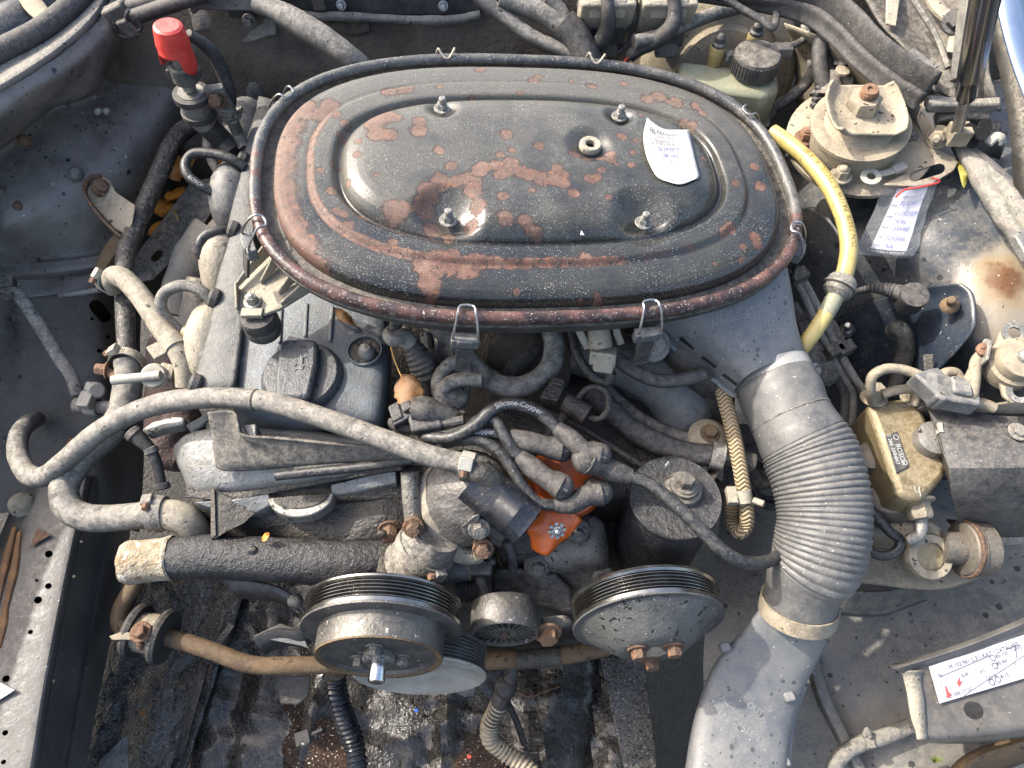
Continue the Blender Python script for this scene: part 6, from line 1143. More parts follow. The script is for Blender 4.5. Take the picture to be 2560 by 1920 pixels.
c, d = Pw[10].lerp(Pw[11], .8), Pw[11]-Pw[10]; r0 = rw[11]*1.0
m = MB(); m.lathe([(r0*.98, -.009), (r0*1.025, -.009), (r0*1.03, .008), (r0*.98, .008)], c, d, 48, cap=False); m.build('lower_clamp', 'tan_steel', it)
_, e1, e2 = frame(d, V((1, .5, -.2))); m = MB(); m.box(c+e1*(r0+.004)+d.normalized()*-.006, e1*.008, e2*.012, d.normalized()*.014); m.box(c+e1*(r0+.003)+d.normalized()*-.022, e1*.006, e2*.012, d.normalized()*.008); m.build('clamp_lug', 'rubber', it, bevel=.001)
du = thing('air_duct', 'wide flattened grey plastic air duct at the lower end of the intake hose', 'duct', Q(1850, 1900, -.38))
def duct_row(u0, u1, v0, v1, z, hgt):
    A, B = Q(u0, v0, z), Q(u1, v1, z); ax = B-A; n_ = 22; out = []
    up = V((0, .25, 1)).normalized()
    for k in range(n_):
        a = 2*math.pi*k/n_; cx = math.copysign(abs(math.cos(a))**.62, math.cos(a)); sy = math.copysign(abs(math.sin(a))**.72, math.sin(a))
        out.append(A+ax*(.5-.5*cx)+up*(hgt*sy))
    return out
m = MB(); m.sheet([duct_row(1914, 2076, 1492, 1556, -.235, .036), duct_row(1894, 2068, 1530, 1600, -.25, .036), duct_row(1845, 2040, 1590, 1660, -.275, .034), duct_row(1786, 2008, 1660, 1725, -.30, .031), duct_row(1752, 1988, 1740, 1790, -.32, .029), duct_row(1728, 1972, 1830, 1860, -.335, .028), duct_row(1706, 1962, 1970, 1980, -.345, .028), duct_row(1660, 1950, 2250, 2250, -.36, .028)], 2, 8, closed=True)
dct = m.build('duct', 'duct_plastic', du, smooth=50)
m = MB(); P = [(2010, 1712, -.296), (1988, 1772, -.314), (1974, 1840, -.328), (1964, 1970, -.342)]; m.tube(QL(P), .004, 8); m.build('seam_flange', 'duct_plastic', du)
for u, v, z in ((2004, 1640, -.262), (1972, 1742, -.29), (1812, 1618, -.268), (1960, 1905, -.33)):
    m = MB(); m.box(Q(u, v, z), V((.011, .002, .003)), V((-.003, .010, 0)), V((0, 0, .008))); m.build('clip_lug', 'duct_plastic', du, bevel=.002)
m = MB(); P = QL([(1850, 1870, -.3), (1872, 1760, -.285), (1910, 1680, -.265)]); a = Q(1790, 1752, -.291); ex = (Q(1860, 1800, -.291)-a).normalized(); ey = V((-ex.y, ex.x, 0))
for k, (t_, u, v) in enumerate((('II Auto', 1790, 1735), ('OUT', 1872, 1762), ('00-11 II', 1776, 1762), ('CARLEN', 1838, 1800))): text(m, t_, Q(u, v, -.288), ex*.009, ey*.009, V((0, 0, .0045)))
drape(m, dct); m.build('moulded_lettering', 'emboss', du)
# ------------------------------------------------------------------ yellow hose, papers
yh = thing('yellow_hose', 'translucent yellow plastic vacuum hose beside the air cleaner', 'hose', Q(2100, 700, -.1))
P = QL([(1930, 330, -.06), (1968, 356, -.058), (2020, 400, -.056), (2070, 462, -.056), (2105, 535, -.060), (2122, 610, -.066), (2116, 668, -.074), (2106, 700, -.08)]); m = MB(); r = 20.5*pxm(P[3]); m.tube(P, r, 20); a = m.build('upper_hose', 'yellow_hose', yh)
m = MB(); text(m, 'DIN 73378  PA11W  E-TECOL  91-R 07', None, None, None, None, fn=pathfn(list(reversed(P)), r, V((.15, -.6, 1)), .035, .0085)); m.build('hose_print', 'print_brown', a)
P = QL([(2090, 738, -.086), (2074, 768, -.090), (2050, 808, -.098), (2022, 848, -.11), (1995, 880, -.125), (1975, 900, -.135)]); m = MB(); m.tube(P, 20*pxm(P[2]), 20); m.build('lower_hose', 'yellow_hose', yh)
m = MB(); m.tube(P[:2]+[P[1].lerp(P[2], .4)], 21.5*pxm(P[1]), 20, mod=lambda L: 1+.03*math.sin(L*900), fine=3); m.build('hose_cuff', 'reservoir', yh)
a, b = Q(2112, 692, -.078), Q(2086, 742, -.087); s_ = pxm(a); ax = b-a; L = ax.length; m = MB(); m.lathe([(22*s_, 0), (30*s_, L*.05), (36*s_, L*.2), (36*s_, L*.36), (42*s_, L*.42), (43*s_, L*.55), (36*s_, L*.6), (36*s_, L*.8), (24*s_, L*1.0)], a, ax, 32); m.build('check_valve', 'rubber_grey', yh)
# receipt on the lid
rc = MB(); hz = .0262
rows = [[(1618, 294), (1660, 322), (1722, 324)], [(1609, 335), (1665, 345), (1726, 345)], [(1612, 372), (1668, 380), (1734, 382)], [(1622, 405), (1676, 412), (1742, 415)], [(1640, 438), (1690, 442), (1748, 438)], [(1660, 452), (1706, 460), (1736, 456)]]
hh = [[.024, .0185, .0175], [.0195, .0158, .0158], [.0175, .0152, .0162], [.0162, .0148, .0156], [.0152, .0148, .0145], [.0145, .0152, .0140]]
rows[-1] = [(1656, 450), (1700, 460), (1744, 446)]
rc.sheet([[Lp(u, v, h) for (u, v), h in zip(r, q)] for r, q in zip(rows, hh)], 6, 5, lambda p: V((0, 0, .0006*noise.noise(p*70)))); rcp = rc.build('receipt', 'paper', solid=-.0003, smooth=70); tag(rcp, 'white paper service receipt stuck on the rusty air cleaner lid', 'receipt')
G = [[Lp(u, v, h+.0006) for (u, v), h in zip(r, q)] for r, q in zip(rows, hh)]
GC = [catmull(r, 6) for r in G]; GC = [catmull([r[i] for r in GC], 5) for i in range(len(GC[0]))]; GC = [[p+V((0, 0, .0006*noise.noise(p*70))) for p in r] for r in GC]
def onrec(s, t):
    s = max(0, min(.9999, s)); t = max(0, min(.9999, t)); n_ = len(GC)-1; k = len(GC[0])-1; a, b = s*n_, t*k; i, j = int(a), int(b); a -= i; b -= j
    return GC[i][j].lerp(GC[i+1][j], a).lerp(GC[i][j+1].lerp(GC[i+1][j+1], a), b) + AX*.0005
def rtext(m, s_, x, y, h, shear=0): text(m, s_, None, None, None, None, fn=lambda a, b: onrec(x+a*h*1.25, y-b*h), shear=shear)
m = MB(); rtext(m, 'FILTROLIO', .12, .16, .105); rtext(m, 'Bielsko-Biala', .30, .215, .055); rtext(m, 'ul. Partyzantow 71 E', .14, .265, .055); rtext(m, 'tel. 33 810 94 42', .14, .315, .062)
for y, s_ in ((.42, 'data'), (.50, 'przeb.'), (.58, 'olej'), (.66, 'filtr'), (.74, 'nastepna')): rtext(m, s_, .06, y, .045)
for y in (.345, .80): m.add([onrec(.06, y), onrec(.5, y), onrec(.94, y), onrec(.94, y+.006), onrec(.5, y+.006), onrec(.06, y+.006)], [(0, 1, 4, 5), (1, 2, 3, 4)])
m.build('printed_text', 'ink', rcp)
m = MB(); rtext(m, '26.07.2012', .30, .40, .075, .3); rtext(m, '288 560', .34, .48, .085, .3); rtext(m, 'V', .5, .57, .08, .3); rtext(m, 'TAK  15/50', .18, .93, .10, .3); m.build('handwriting', 'ink_blue', rcp)
m = MB(); rtext(m, 'X', .82, .3, .05); m.build('initial', 'ink', rcp)
# service tag in its film pocket
tgz = [[(2218, 462), (2300, 456), (2352, 440)], [(2195, 500), (2280, 505), (2330, 500)], [(2170, 560), (2250, 568), (2308, 568)], [(2145, 615), (2220, 628), (2290, 632)], [(2132, 636), (2200, 640), (2282, 645)]]
zz = [[-.058, -.05, -.05], [-.072, -.064, -.064], [-.09, -.082, -.082], [-.105, -.098, -.095], [-.112, -.105, -.1]]
tz = thing('service_tag', 'white oil change tag in a clear film pocket hanging below the strut mount', 'tag', Q(2210, 640, -.12))
m = MB(); m.sheet([[Q(u, v, z+.003) for (u, v), z in zip(r, q)] for r, q in zip(tgz, zz)], 6, 6, wob(.0022, 60)); m.build('film_pocket', 'film', tz, smooth=70)
cr = [[(2244, 470), (2280, 473), (2322, 462)], [(2222, 520), (2262, 522), (2300, 520)], [(2195, 580), (2236, 586), (2280, 586)], [(2172, 630), (2218, 636), (2262, 638)]]; cz = [[-.0565, -.054, -.0535], [-.0725, -.0705, -.069], [-.0915, -.088, -.0855], [-.1075, -.102, -.098]]
m = MB(); m.sheet([[Q(u, v, z) for (u, v), z in zip(r, q)] for r, q in zip(cr, cz)], 6, 6); card = m.build('card', 'white_sticker', tz)
GT = [catmull([Q(u, v, z+.0011) for (u, v), z in zip(r, q)], 6) for r, q in zip(cr, cz)]; GT = [catmull([r[i] for r in GT], 8) for i in range(len(GT[0]))]
def ontag(s, t):
    s = max(0, min(.9999, s)); t = max(0, min(.9999, t)); n_ = len(GT)-1; k = len(GT[0])-1; a, b = s*n_, t*k; i, j = int(a), int(b); a -= i; b -= j
    return GT[i][j].lerp(GT[i+1][j], a).lerp(GT[i][j+1].lerp(GT[i+1][j+1], a), b)
def ttext(m, s_, x, y, h, shear=0): text(m, s_, None, None, None, None, fn=lambda a, b: ontag(x+a*h*1.9, y-b*h), shear=shear)
m = MB(); ttext(m, 'SERWISOWE', .30, .16, .055); ttext(m, 'OF', .62, .10, .045)
for y in (.28, .44, .58, .72, .86):
    for a, b in ((.03, .22),): m.add([ontag(a, y), ontag(b, y), ontag(b, y+.012), ontag(a, y+.012)], [(0, 1, 2, 3)])
m.build('printed_text', 'ink', card)
m = MB(); ttext(m, '315566', .26, .28, .10, .35); ttext(m, '11.09.2009', .22, .43, .085, .35); ttext(m, 'MOBIL', .32, .52, .07, .3); ttext(m, '15W40', .32, .62, .09, .3); ttext(m, '325566', .26, .76, .10, .35); ttext(m, 'XX', .35, .89, .09, .2); m.build('handwriting', 'ink_blue', card)
m = MB(); m.add([ontag(0, .93), ontag(.5, .93), ontag(1, .93), ontag(1, .999), ontag(.5, .999), ontag(0, .999)], [(0, 1, 4, 5), (1, 2, 3, 4)]); fb = m.build('footer_band', 'ink_black', card)
m = MB(); ttext(m, 'Bielsko-Biala, ul. Sikorskiego 29', .04, .985, .038); m.v = [p+V((0, 0, .0006)) for p in m.v]; m.build('footer_text', 'print_white', fb)
m = MB(); m.tube([Q(2330, 445, -.045), Q(2344, 448, -.045), Q(2346, 456, -.048), Q(2300, 468, -.05), Q(2260, 475, -.052), Q(2240, 492, -.055)], .0012, 6); m.build('red_thread', 'ink_red', tz)
# ------------------------------------------------------------------ strut mount
st = thing('strut_mount', 'dusty round strut mount with cupped cap and big nut on the right inner wing', 'strut mount', Q(2140, 400, -.09))
c = Q(2130, 360, -.055); s_ = pxm(c); axm = V((-.12, -.10, 1)).normalized()
m = MB(); m.lathe([(178*s_, -.006), (178*s_, -.001), (170*s_, .001), (120*s_, .002)], c+V((.012, .01, 0)), axm, 56, ell=1.0); m.build('base_plate', 'tan_steel', st)
m = MB(); m.lathe([(108*s_, 0), (108*s_, .026), (116*s_, .029), (116*s_, .034), (100*s_, .036), (84*s_, .0345), (70*s_, .040), (46*s_, .044)], c, axm, 50); m.build('rubber_ring', 'tan_dust', st)
# cupped cap plate, bent up at its edges
cc_ = c+axm*.047; ex, ey = V((1, .06, -.06)), V((-.08, 1, .07)); rows = []
for j, y in enumerate((-1, -.8, -.4, 0, .4, .8, 1)):
    rows.append([cc_+ex*(x*.047*(1-.22*abs(y)**3))+ey*(y*.037)+axm*(.009*max(0, abs(x)-.70)/.30 + .006*max(0, -y-.8)/.2 + (.007*max(0, y-.5)/.5)) + V((.004*y, 0, 0)) for x in (-1, -.86, -.7, -.3, 0, .3, .7, .86, 1)])
m = MB(); m.sheet(rows, 3, 4); m.build('cupped_cap', 'tan_steel', st, solid=.003, smooth=60)
m = MB(); hexhead(m, cc_+V((-.002, .008, .002)), axm, .0185, .018, False); m.build('nut', 'tan_steel', st)
m = MB(); p0 = cc_+V((-.002, .008, .02)); m.lathe([(.0095, -.002)]+[(.0095+.0006*(k % 2), .001+.0016*k) for k in range(5)]+[(.0085, .0095), (.0035, .0098), (.003, .0075), (.0001, .0075)], p0, axm, 24); m.build('threaded_end', 'rust_light', st)
for u, v, mt in ((2013, 345, 'rust_light'), (2272, 352, 'alu_dark'), (2102, 440, 'tan_steel')):
    m = MB(); p = Q(u, v, -.054); hexhead(m, p, axm, .0085, .010); m.lathe([(.005, .010), (.005, .014), (.003, .016)], p, axm, 12); m.build('stud_nut', mt, st)
# three-cornered plate with slots at its right
m = MB(); zp = -.05; P = QL([(2205, 462, zp), (2290, 465, zp), (2330, 458, zp), (2385, 425, zp), (2395, 405, zp), (2385, 390, zp), (2350, 376, zp+.002), (2365, 355, zp+.006), (2382, 320, zp+.010), (2360, 290, zp+.012), (2310, 252, zp+.012), (2290, 258, zp+.012), (2292, 300, zp+.010), (2310, 345, zp+.004), (2318, 385, zp), (2300, 415, zp), (2250, 440, zp)])
m.prism(P, V((0, 0, -.004))); pl = m.build('slotted_plate', 'tan_steel', st, bevel=.0008); holes_in(pl, [slot([(2288, 440), (2348, 422)], zp, .006), slot([(2318, 288), (2326, 300)], zp+.012, .0085)])
m = MB(); p = Q(2345, 342, -.036); hexhead(m, p, V((-.5, -.7, .4)), .009, .010); m.lathe([(.005, .01), (.005, .018), (.003, .02)], p, V((-.5, -.7, .4)), 12); m.build('side_bolt', 'tan_steel', st)
ee = thing('ring_terminal', 'small pale cable lug bolted on the strut mount plate', 'cable lug', Q(2190, 440, -.05))
m = MB(); p = Q(2177, 443, -.047); m.lathe([(.005, 0), (.0115, 0), (.0115, .002), (.005, .002)], p, axm, 24, cap=False); m.bar(p+V((.010, .003, .001)), p+V((.03, .010, .001)), .008, .002); m.bar(p+V((.028, .009, .002)), p+V((.042, .016, .002)), .010, .005); m.build('lug', 'white_plastic', ee, bevel=.0006)
# ------------------------------------------------------------------ brake booster and reservoir
bb = thing('brake_booster', 'large round dusty beige brake servo behind the air cleaner', 'brake servo', QY(1790, 300, .88))
c = QY(1795, 180, .868); R = 212*pxm(c); axb = V((.0, -.92, .38)).normalized()
m = MB(); m.lathe([(R*.9, -.10), (R*.985, -.08), (R*.985, -.035), (R*1.02, -.03), (R*1.02, -.022), (R*.97, -.018), (R*.93, -.004), (R*.82, .006), (R*.55, .012), (R*.5, .020), (R*.25, .022), (0.0001, .022)], c, axb, 64); m.build('shell', 'tan_dust', bb)
m = MB(); ring = [c+axb*.011+(frame(axb)[1]*math.cos(a)+frame(axb)[2]*math.sin(a))*R*.70 for a in [(-1.2)+.1*k for k in range(26)]]; m.tube(ring, .0018, 8, sub=2); m.build('pressed_ring', 'tan_dust', bb)
br_ = thing('brake_fluid_reservoir', 'cloudy greenish brake fluid reservoir with ribbed black cap', 'reservoir', QY(1850, 290, .72))
z_ = -.045
A = [Q(1700, 150, z_), Q(1945, 178, z_), Q(1950, 222, z_), Q(1915, 240, z_), Q(1740, 215, z_), Q(1698, 190, z_)]
m = MB(); m.prism([p+V((0, 0, -.065)) for p in A], V((0, 0, .065))); m.build('tank', 'reservoir', br_, bevel=.006)
m = MB(); B = [p+V((0, -.002, -.052)) for p in A]; m.prism([b+(b-sum(B, V())/6)*.05 for b in B], V((0, 0, -.003))); m.build('weld_seam', 'reservoir', br_, bevel=.001)
m = MB(); c = Q(1882, 175, z_+.004); R = 57*pxm(c); prof = [(R*.98, 0), (R, .002), (R, .020), (R*.95, .0235), (R*.86, .0245), (.0001, .0245)]; m.lathe(prof, c, UPZ, 48); capo = m.build('cap', 'black_dusty', br_)
m = MB()
for k in range(40): a = 2*math.pi*k/40; d = V((math.cos(a), math.sin(a), 0)); m.box(c+d*R+V((0, 0, .0115)), d*.002, V((-d.y, d.x, 0))*.0024, V((0, 0, .018)))
m.build('cap_ribs', 'black_plastic', capo)
for u, v in ((1788, 148), (1880, 118)):
    p = Q(u, v, z_+.006) if u < 1800 else QY(u, v, Q(1788, 148, z_).y+.025); m = MB(); m.lathe([(.0095, -.02), (.0095, .002), (.010, .004), (.0098, .018), (.0085, .020)], p, UPZ, 20); so = m.build('level_sensor', 'amber', br_)
    m = MB(); m.lathe([(.0088, .0195), (.0088, .023), (.0065, .025), (.0062, .031), (.003, .035), (.0001, .0355)], p, UPZ, 20); m.build('sensor_cap', 'black_plastic', so)
m = MB(); m.bar(Q(1815, 142, -.03), Q(1945, 118, -.03), .009, .010); m.box(Q(1955, 125, -.03), V((.024, 0, 0)), V((0, .014, 0)), V((0, 0, .012))); m.build('sensor_plug', 'tape', br_, bevel=.001)
lead([(1970, 118, -.03), (2000, 105, -.028), (2018, 88, -.025), (2010, 66, -.02), (2040, 80, -.03), (2055, 120, -.05)], .0045, 'thin grey wire hooking away from the reservoir sensor plug', name='sensor_wire', mat='rubber_grey')
lead([(1960, 60, -.07), (2010, 100, -.06), (2030, 150, -.06), (2020, 200, -.065), (1980, 240, -.075), (1935, 270, -.09)], .0075, 'black hose bowing around the brake servo beside the reservoir', name='vacuum_line', mat='black_dusty')
lead([(1585, 105, -.01), (1640, 92, -.01), (1720, 60, -.012), (1800, 30, -.014), (1880, 12, -.018), (1930, 8, -.02)], .0085, 'grey hose crossing the face of the brake servo', name='servo_hose', mat='rubber_grey')
lead([(1790, -20, .03), (1850, 20, .02), (1900, 48, .015), (1930, 70, .01), (1940, 50, .01), (1938, 10, .01)], .0045, 'thin glossy black pipe kinked above the brake servo', name='brake_pipe', mat='black_plastic')
# relay sockets and thick cables behind the lid
for k, (u, v, lb) in enumerate(((1515, 22, 'dusty square relay socket with cable between bulkhead and lid'), (1665, 22, 'dusty relay socket with bent cable beside the brake servo'))):
    rs = thing('relay_socket', lb, 'relay socket', QY(u, v+80, .86)); c = QY(u, v, .855)
    m = MB(); m.box(c, V((.066, 0, 0)), V((0, .030, .008)), V((0, -.02, .05))); m.box(c+V((0, -.012, .012)), V((.044, 0, 0)), V((0, .02, 0)), V((0, 0, .024))); m.build('base', 'cream', rs, bevel=.003)
    m = MB(); m.box(QY(u+2, v+52, .86), V((.042, 0, 0)), V((0, .03, 0)), V((0, 0, .030))); m.build('relay', 'black_plastic', rs, bevel=.003)
    m = MB(); m.box(QY(u+0, v+88, .858), V((.028, 0, 0)), V((0, .026, 0)), V((0, 0, .024))); m.build('plug', 'tape', rs, bevel=.003)
    P = [QY(a, b, y) for a, b, y in (((1516, -10, .84), (1520, 30, .83), (1518, 70, .83), (1500, 105, .83), (1470, 130, .83), (1450, 160, .83)) if k == 0 else ((1682, -10, .84), (1686, 30, .83), (1678, 68, .82), (1645, 98, .82), (1600, 122, .82), (1575, 140, .82)))]
    m = MB(); m.tube(P, [.0085, .009, .010, .010, .0085]+[.008]*(len(P)-5), 14); m.build('cable', 'rubber', rs)
    if k: 
        for dx, mt in ((0, 'ink_red'), (8, 'rubber')):
            m = MB(); m.tube([P[-1], QY(1560+dx, 155, .815)], .002, 6); m.build('core_wire', mt, rs)
m = MB(); P = [QY(u, v, y) for u, v, y in ((1570, -10, .86), (1572, 30, .86), (1578, 62, .86))]; m.tube(P, [.007, .016, .013], 16); m.tube([QY(1585, 68, .86), QY(1575, 105, .855), QY(1540, 135, .85)], .004, 8); tag(m.build('vacuum_plug', 'black_dusty'), 'small round black plug between the two relay sockets', 'plug')
for P, r, lb in (([(1190, -12), (1250, 34), (1330, 92), (1390, 120), (1450, 145), (1500, 175)], .009, 'black cable dropping diagonally to the lid behind the thick forked sleeve'), ([(1250, -6), (1300, 10), (1360, 36), (1410, 70)], .0125, 'upper left cable joining the thick forked sleeve'), ([(1370, -10), (1400, 25), (1420, 60)], .0085, 'upper right cable joining the thick forked sleeve'), ([(1405, 58), (1440, 95), (1465, 150), (1480, 200)], .019, 'thick dark forked cable sleeve ending at the lid')):
    m = MB(); Pw = [QY(u, v, .86-.0003*max(0, v)) for u, v in P]; m.tube(Pw, r, 16); tag(m.build('loom_sleeve', 'rubber_grey' if r < .015 else 'rubber'), lb, 'cable')
m = MB(); hexhead(m, QY(1468, 14, .89), (0, -1, .3), .009, .008); tag(m.build('bulkhead_nut', 'alu_dark'), 'washered nut on the bulkhead beside the relay socket', 'nut')
# bonnet seal strip at the right rear
rs = thing('seal_channel', 'broad black rubber seal channel slanting along the right rear edge', 'seal', Q(2150, 110, .02))
A = [(1740, -40, .03), (1860, -22, .03), (1980, 2, .03), (2060, 40, .028), (2140, 112, .025), (2210, 172, .02), (2290, 218, .015), (2350, 200, .012)]
A = [(1700, -60, .04), (1900, -30, .036), (2060, -18, .034), (2140, 30, .03), (2215, 110, .025), (2290, 165, .02), (2350, 198, .016)]
B = [(1700, -20, .02), (1880, 8, .018), (2010, 40, .016), (2080, 90, .014), (2140, 150, .01), (2220, 215, .004), (2296, 262, 0)]
def lerp3(t): return QL([tuple(a+(b-a)*t for a, b in zip(p, q)) for p, q in zip(A, B)])
rowsS = [lerp3(t) for t in (0, .12, .25, .4, .5, .55, .62, .8, .86, 1)]; bumps = (-.006, .010, .017, .012, -.003, -.010, .003, .004, -.004, -.010)
m = MB(); m.sheet([[p+V((0, 0, b)) for p in r] for r, b in zip(rowsS, bumps)], 6, 3); m.build('channel', 'rubber', rs, solid=.003, smooth=60)
for u, v in ((2238, 232), (2272, 258)): m = MB(); m.lathe([(.005, 0), (.0085, .001), (.0085, .002), (.005, .003)], Q(u, v, -.01), UPZ, 16, cap=False); m.build('fastener', 'rust_bar', rs)
# rear right corner: panel behind the strut tower
m = MB(); m.sheet([[Q(*p) for p in ((1960, 60, -.02), (2060, 100, -.005), (2140, 160, 0), (2220, 226, -.004), (2300, 270, -.01))], [Q(*p) for p in ((1985, 130, -.07), (2060, 170, -.05), (2130, 220, -.045), (2210, 270, -.045), (2290, 300, -.045))], [Q(*p) for p in ((1990, 260, -.14), (2050, 270, -.10), (2120, 290, -.085), (2200, 310, -.075), (2290, 330, -.07))]], 6, 6); struct(m.build('rear_corner_panel', 'tan_steel', solid=-.002))
hk = thing('hose_loop', 'doubled black hose loop with plastic valve behind the strut mount', 'hose', Q(2090, 230, -.05))
m = MB(); P = QL([(2062, 220, -.04), (2050, 170, -.025), (2052, 110, -.01), (2078, 70, 0), (2108, 74, .0), (2122, 110, -.005), (2112, 170, -.02)]); m.tube(P, .0095, 16); m.build('outer_loop', 'rubber', hk)
m = MB(); P = QL([(2076, 180, -.035), (2062, 140, -.025), (2072, 104, -.018), (2092, 100, -.015), (2100, 130, -.02), (2090, 170, -.03)]); m.tube(P, .0085, 16); m.build('inner_loop', 'rubber', hk)
m = MB(); a, b = Q(2092, 182, -.03), Q(2072, 245, -.05); m.tube([a, a.lerp(b, .5), b], [.013, .016, .0235], 22); m.build('valve_body', 'black_dusty', hk)
m = MB(); m.prism(QL([(2092, 178, -.024), (2138, 190, -.02), (2130, 246, -.04), (2118, 246, -.04), (2120, 205, -.026), (2092, 200, -.03)]), V((0, 0, -.012))); m.build('bracket', 'black_dusty', hk, bevel=.002)
m = MB(); m.lathe([(.006, 0), (.0085, .001), (.0085, .004), (.006, .005)], Q(2104, 182, -.018), UPZ, 16); m.build('ring', 'tan_steel', hk)
for k in range(4): m = MB(); m.box(Q(2040+k*4, 262-k*14, -.05+.004*k), V((.012, .004, 0)), V((-.003, .006, 0)), V((0, 0, .006))); m.build('terminal', 'black_plastic', hk, bevel=.001)
# gas strut, hinge and wing edge
gs = thing('bonnet_strut', 'glossy black gas strut with steel rod standing on the right hinge', 'gas strut', Q(2400, 330, -.03))
a, b, c_ = Q(2392, 330, -.02), Q(2416, 238, .035), Q(2470, -40, .22)
m = MB(); m.tube([a, b], [.0065, .0058], 14); m.build('rod', 'steel', gs)
m = MB(); d = (c_-b); L = d.length; r = 28*pxm(b); m.lathe([(r*.5, -.002), (r*.86, 0), (r*.9, .004), (r*.9, L*.22), (r*.98, L*.23), (r, L*.25), (r, L)], b, d, 30); m.build('cylinder', 'gloss_black', gs)
m = MB(); m.box(Q(2395, 335, -.025), V((.022, 0, 0)), V((0, .02, 0)), V((0, 0, .02))); m.cyl(Q(2372, 345, -.03), Q(2398, 338, -.025), .007); m.build('ball_socket', 'tan_steel', gs, bevel=.003)
hg = thing('bonnet_pivot', 'dusty black bonnet hinge block with slotted arms at the right', 'hinge', Q(2440, 330, -.05))
for P, mt in (([(2320, 235, .0), (2420, 245, .0), (2505, 240, 0), (2505, 262, 0), (2430, 262, 0), (2330, 262, 0)], 'tape'), ([(2345, 268, -.015), (2420, 262, -.01), (2480, 275, -.01), (2480, 296, -.012), (2400, 292, -.015), (2350, 300, -.02)], 'black_dusty'), ([(2360, 310, -.03), (2430, 288, -.02), (2512, 300, -.02), (2500, 350, -.035), (2440, 330, -.03), (2400, 345, -.035)], 'black_dusty')):
    m = MB(); m.prism(QL(P), V((0, .002, -.014))); m.build('arm', mt, hg, bevel=.003)
rows = [[(2370, 355, -.045), (2420, 320, -.03), (2470, 320, -.03), (2520, 330, -.03)], [(2385, 385, -.06), (2420, 370, -.05), (2470, 360, -.045), (2510, 370, -.045)], [(2400, 410, -.075), (2440, 400, -.07), (2480, 395, -.065), (2500, 400, -.065)]]
m = MB(); m.sheet([QL(r) for r in rows], 4, 4); hb = m.build('block', 'black_dusty', hg, solid=.01)
for u, v, z in ((2424, 326, -.018), (2452, 335, -.02), (2430, 352, -.03), (2462, 318, -.018)): m = MB(); m.lathe([(.0085, 0), (.0075, .0015), (.0001, .001)], Q(u, v, z), V((0, -.5, .8)), 16, cap=False); m.build('arm_hole', 'void', hg)
m = MB(); m.tube(QL([(2468, 358, -.03), (2488, 342, -.025), (2504, 345, -.025), (2506, 358, -.03)]), .006, 8, ell=.5); m.build('hook', 'white_plastic', hg)
# outer right wing edge and pillar bits
m = MB(); m.sheet([QL([(2480, -60, .08), (2505, 60, .06), (2540, 180, .04), (2600, 330, .02)]), QL([(2560, -60, .08), (2580, 60, .06), (2610, 180, .04), (2680, 330, .02)])], 5, 3); tag(m.build('wing_edge', 'body_blue', solid=.003), 'pale blue painted edge of the right outer wing', 'wing')
m = MB(); m.sheet([QL([(2455, -40, .05), (2480, 80, .03), (2510, 210, .01), (2530, 330, -.005), (2545, 500, -.03), (2600, 640, -.05)]), QL([(2490, -60, .07), (2515, 60, .05), (2550, 180, .03), (2580, 330, .012), (2610, 480, -.005), (2680, 640, -.02)])], 5, 3); tag(m.build('wing_gutter', 'black_dusty', solid=.003), 'dark dusty gutter inside the pale blue right wing edge', 'gutter')
m = MB(); m.sheet([QL([(2130, -60, .02), (2250, -60, .02), (2340, -60, .03), (2420, -60, .04), (2490, -60, .05)]), QL([(2190, 40, .0), (2260, 40, -.005), (2340, 60, -.005), (2420, 90, .005), (2470, 90, .02)]), QL([(2290, 150, -.005), (2320, 150, -.02), (2360, 180, -.02), (2410, 200, -.015), (2480, 210, .0)]), QL([(2340, 230, -.02), (2360, 235, -.03), (2390, 250, -.03), (2420, 260, -.03), (2500, 280, -.02)])], 6, 6, wob(.003, 30)); tag(m.build('crumpled_sheet', 'black_dusty', solid=.003), 'dark crumpled panel between seal channel and gas strut', 'panel')
m = MB(); m.prism(QL([(2215, -20, .012), (2250, -20, .012), (2238, 70, .004), (2212, 62, .004)]), V((0, 0, .003))); tag(m.build('white_strip', 'cream', bevel=.001), 'pale dirty strip beside the seal channel near the windscreen', 'strip')
m = MB(); m.tube(QL([(2270, -20, .03), (2310, 40, .02), (2345, 100, .01), (2370, 170, .0)]), .0035, 8); tag(m.build('washer_tube', 'rubber_grey'), 'thin grey washer tube near the gas strut', 'tube')
m = MB(); m.bar(Q(2398, 200, .0), Q(2425, -40, .06), .012, .022); m.build('lever', 'tape', hg, bevel=.002)
m = MB(); P = QL([(2320, -30, .02), (2345, 20, .012), (2385, 60, .01), (2390, 110, .005), (2380, 140, .0)]); m.tube(P, .01, 10, ell=.6); tag(m.build('curved_bracket', 'cream'), 'pale curved bracket edge left of the straight dusty lever', 'bracket')
m = MB(); hexhead(m, Q(2388, 55, .02), V((-.4, -.5, .7)), .01, .008); tag(m.build('hinge_bolt', 'black_plastic'), 'dark hex bolt on the curved bracket near the straight dusty lever', 'bolt')
m = MB(); m.prism(QL([(2262, 140, .0), (2280, 124, .0), (2345, 170, -.005), (2330, 180, -.005)]), V((0, 0, .003))); tag(m.build('plastic_flap', 'grey_plastic', bevel=.001), 'small grey plastic flap sticking out behind the seal channel', 'flap')
